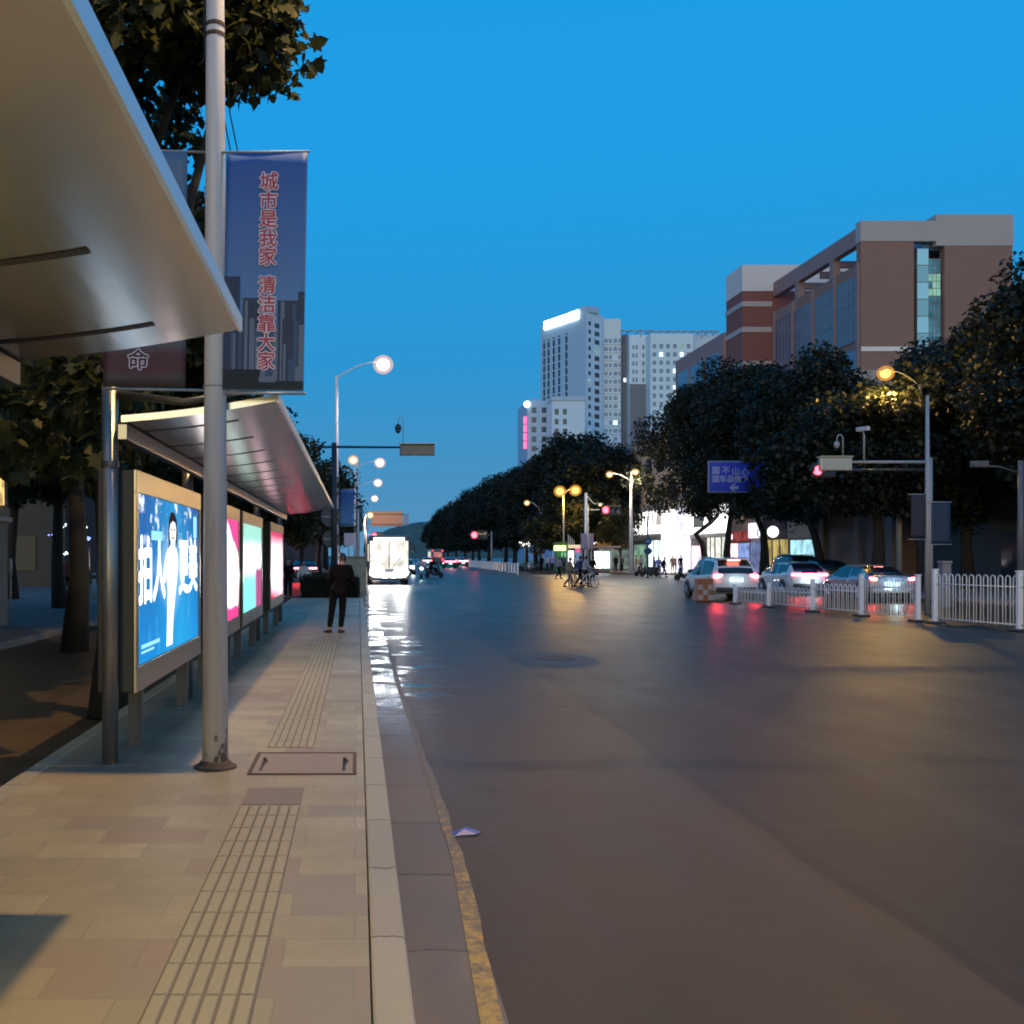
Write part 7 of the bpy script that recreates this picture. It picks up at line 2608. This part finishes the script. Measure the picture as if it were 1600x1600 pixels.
man = person('man in dark clothes standing on the platform, back to us, looking at his hands', 'phone', (-0.44, 22.3, SW), R(6), 'cloth_dark', 'cloth_black', h=1.74)
ph = MB().box((-0.44 + 0.055, 22.3 + 0.32, SW + 1.19), (0.075, 0.012, 0.15), 0, 0, R(-40))
tag(ph.build('phone', M['blackp'], bevel=0.006), 'black phone held in front of the standing man', 'phone')
GS_ = 'students walking behind the shelter end'
person('student in black and white jacket nearest to the shelter end, walking towards us', 'walk', (X(450, 43), 43, 0.0), R(185), 'cloth_black', 'cloth_black', GS_, 1.68)
person('student with white sleeves walking beside the low hedge', 'walk', (X(475, 42.6), 42.6, 0.0), R(170), 'cloth_white', 'cloth_black', GS_, 1.62)
person('walker in dark red jacket on the dim left pavement', 'walk', (X(101, 37), 37, 0.14), R(150), 'cloth_red', 'cloth_black', None, 1.72)
GP = 'people crossing the intersection'
person('pedestrian in grey top and dark trousers, leftmost on the crossing', 'walk', (X(873, 80), 80, 0.005), R(-70), 'cloth_grey', 'cloth_black', GP)
person('pedestrian in tan jacket pushing the orange-framed bicycle', 'push', (X(889, 60), 60, 0.005), R(-80), 'cloth_tan', 'cloth_tan', GP)
person('pedestrian all in dark navy between the two bicycles', 'walk', (X(905, 61), 61, 0.005), R(-75), 'cloth_blue', 'cloth_black', GP, 1.8)
person('pedestrian in pale grey top striding with the white-framed bicycle', 'push', (X(914, 59), 59, 0.005), R(-85), 'cloth_grey', 'cloth_black', GP, 1.8)
person('pedestrian in black with a bag, rightmost on the crossing', 'walk', (X(926, 75), 75, 0.005), R(-60), 'cloth_black', 'cloth_black', GP, 1.74)
GB = 'bicycles on the crossing'
make_bicycle('bicycle with orange frame pushed across the intersection', (X(895, 59.4), 59.4, 0.005), R(-28), surf('orange_frame', (0.65, 0.22, 0.06), 0.4), GB)
make_bicycle('bicycle with white frame at the front of the crossing group', (X(919, 58.4), 58.4, 0.005), R(-150), surf('white_frame', (0.6, 0.65, 0.62), 0.4), GB)
# rider coming towards us
make_scooter('cyan-lit scooter coming towards us between the bus and the median', (X(658, 80), 80, 0), R(180), surf('cyan_scooter', (0.35, 0.60, 0.60), 0.4), 'scooters', True)
person('rider on the cyan-lit scooter', 'ride', (X(658, 80), 80, 0.0), R(180), 'cloth_white', 'cloth_grey', None)
make_scooter('dark scooter crossing behind the cyan-lit one', (X(678, 84), 84, 0), R(-70), M['car_dark'], 'scooters')
person('rider in black on the dark scooter', 'ride', (X(678, 84), 84, 0.0), R(-70), 'cloth_black', 'cloth_black', None)
# people in front of the shops
GW = 'people waiting in front of the shops'
crowd = [(962, 108, 'stand', 0.3, 'cloth_black', 'cloth_black', 'bystander in black with white mask of light behind, left of the white lamp post'),
         (972, 108, 'stand', 2.0, 'cloth_blue', 'cloth_black', 'bystander in navy second from the corner shop'),
         (1022, 96, 'stand', 1.2, 'cloth_blue', 'cloth_blue', 'bystander in blue right of the diamond sign'),
         (1029, 88, 'stand', 2.6, 'cloth_violet', 'cloth_violet', 'bystander in pale violet clothes'),
         (1037, 86, 'walk', -1.6, 'cloth_black', 'cloth_blue', 'bystander in a dark coat walking right, before the lit pillar'),
         (1051, 100, 'stand', 0.1, 'cloth_tan', 'cloth_tan', 'bystander in brown, left of the pair before the lit pillar'),
         (1057, 101, 'stand', 0.6, 'cloth_tan', 'cloth_black', 'bystander in brown and black, in the middle before the lit pillar'),
         (1064, 99, 'stand', 3.0, 'cloth_black', 'cloth_blue', 'bystander in black nearest to the crooked tree'),
         (994, 100, 'stand', 1.0, 'cloth_tan', 'cloth_grey', 'bystander in tan right of the white lamp post'),
         (1001, 97, 'walk', -1.2, 'cloth_grey', 'cloth_black', 'bystander in grey passing the green-lit shop window'),
         (846, 104, 'stand', 0.5, 'cloth_black', 'cloth_black', 'dark figure under the double-armed lamp'),
         (855, 103, 'stand', 0.9, 'cloth_grey', 'cloth_black', 'figure in grey right of the double-armed lamp'),
         (862, 105, 'stand', 2.9, 'cloth_violet', 'cloth_black', 'figure in violet left of the green kiosk'),
         (880, 103, 'stand', 0.2, 'cloth_blue', 'cloth_black', 'figure in navy before the green kiosk'),
         (899, 104, 'stand', 2.2, 'cloth_white', 'cloth_black', 'figure in white at the far bus stop')]
for (px, d, pose, rz, a, b, lab) in crowd:
    person(lab, pose, (X(px, d), d, 0.14 if d > 96 else (0.0)), rz, a, b, GW, 1.72)
GK = 'parked scooters'
for (px, d, rz, m, lab) in ((1006, 90, 1.2, 'car_dark', 'dark scooter parked below the blue signs'), (1015, 88, 1.5, 'car_dark', 'second dark scooter parked right of the blue sign post'), (836, 106, 0.4, 'car_dark', 'parked scooter under the row of trees'),
                            (828, 106, 0.2, 'car_silver', 'silver scooter parked left of the double-armed lamp'), (1072, 74, 1.4, 'car_dark', 'dark scooter parked behind the white sport utility car')):
    make_scooter(lab, (X(px, d), d, 0.14 if d > 96 else 0.005), rz, M[m], GK)
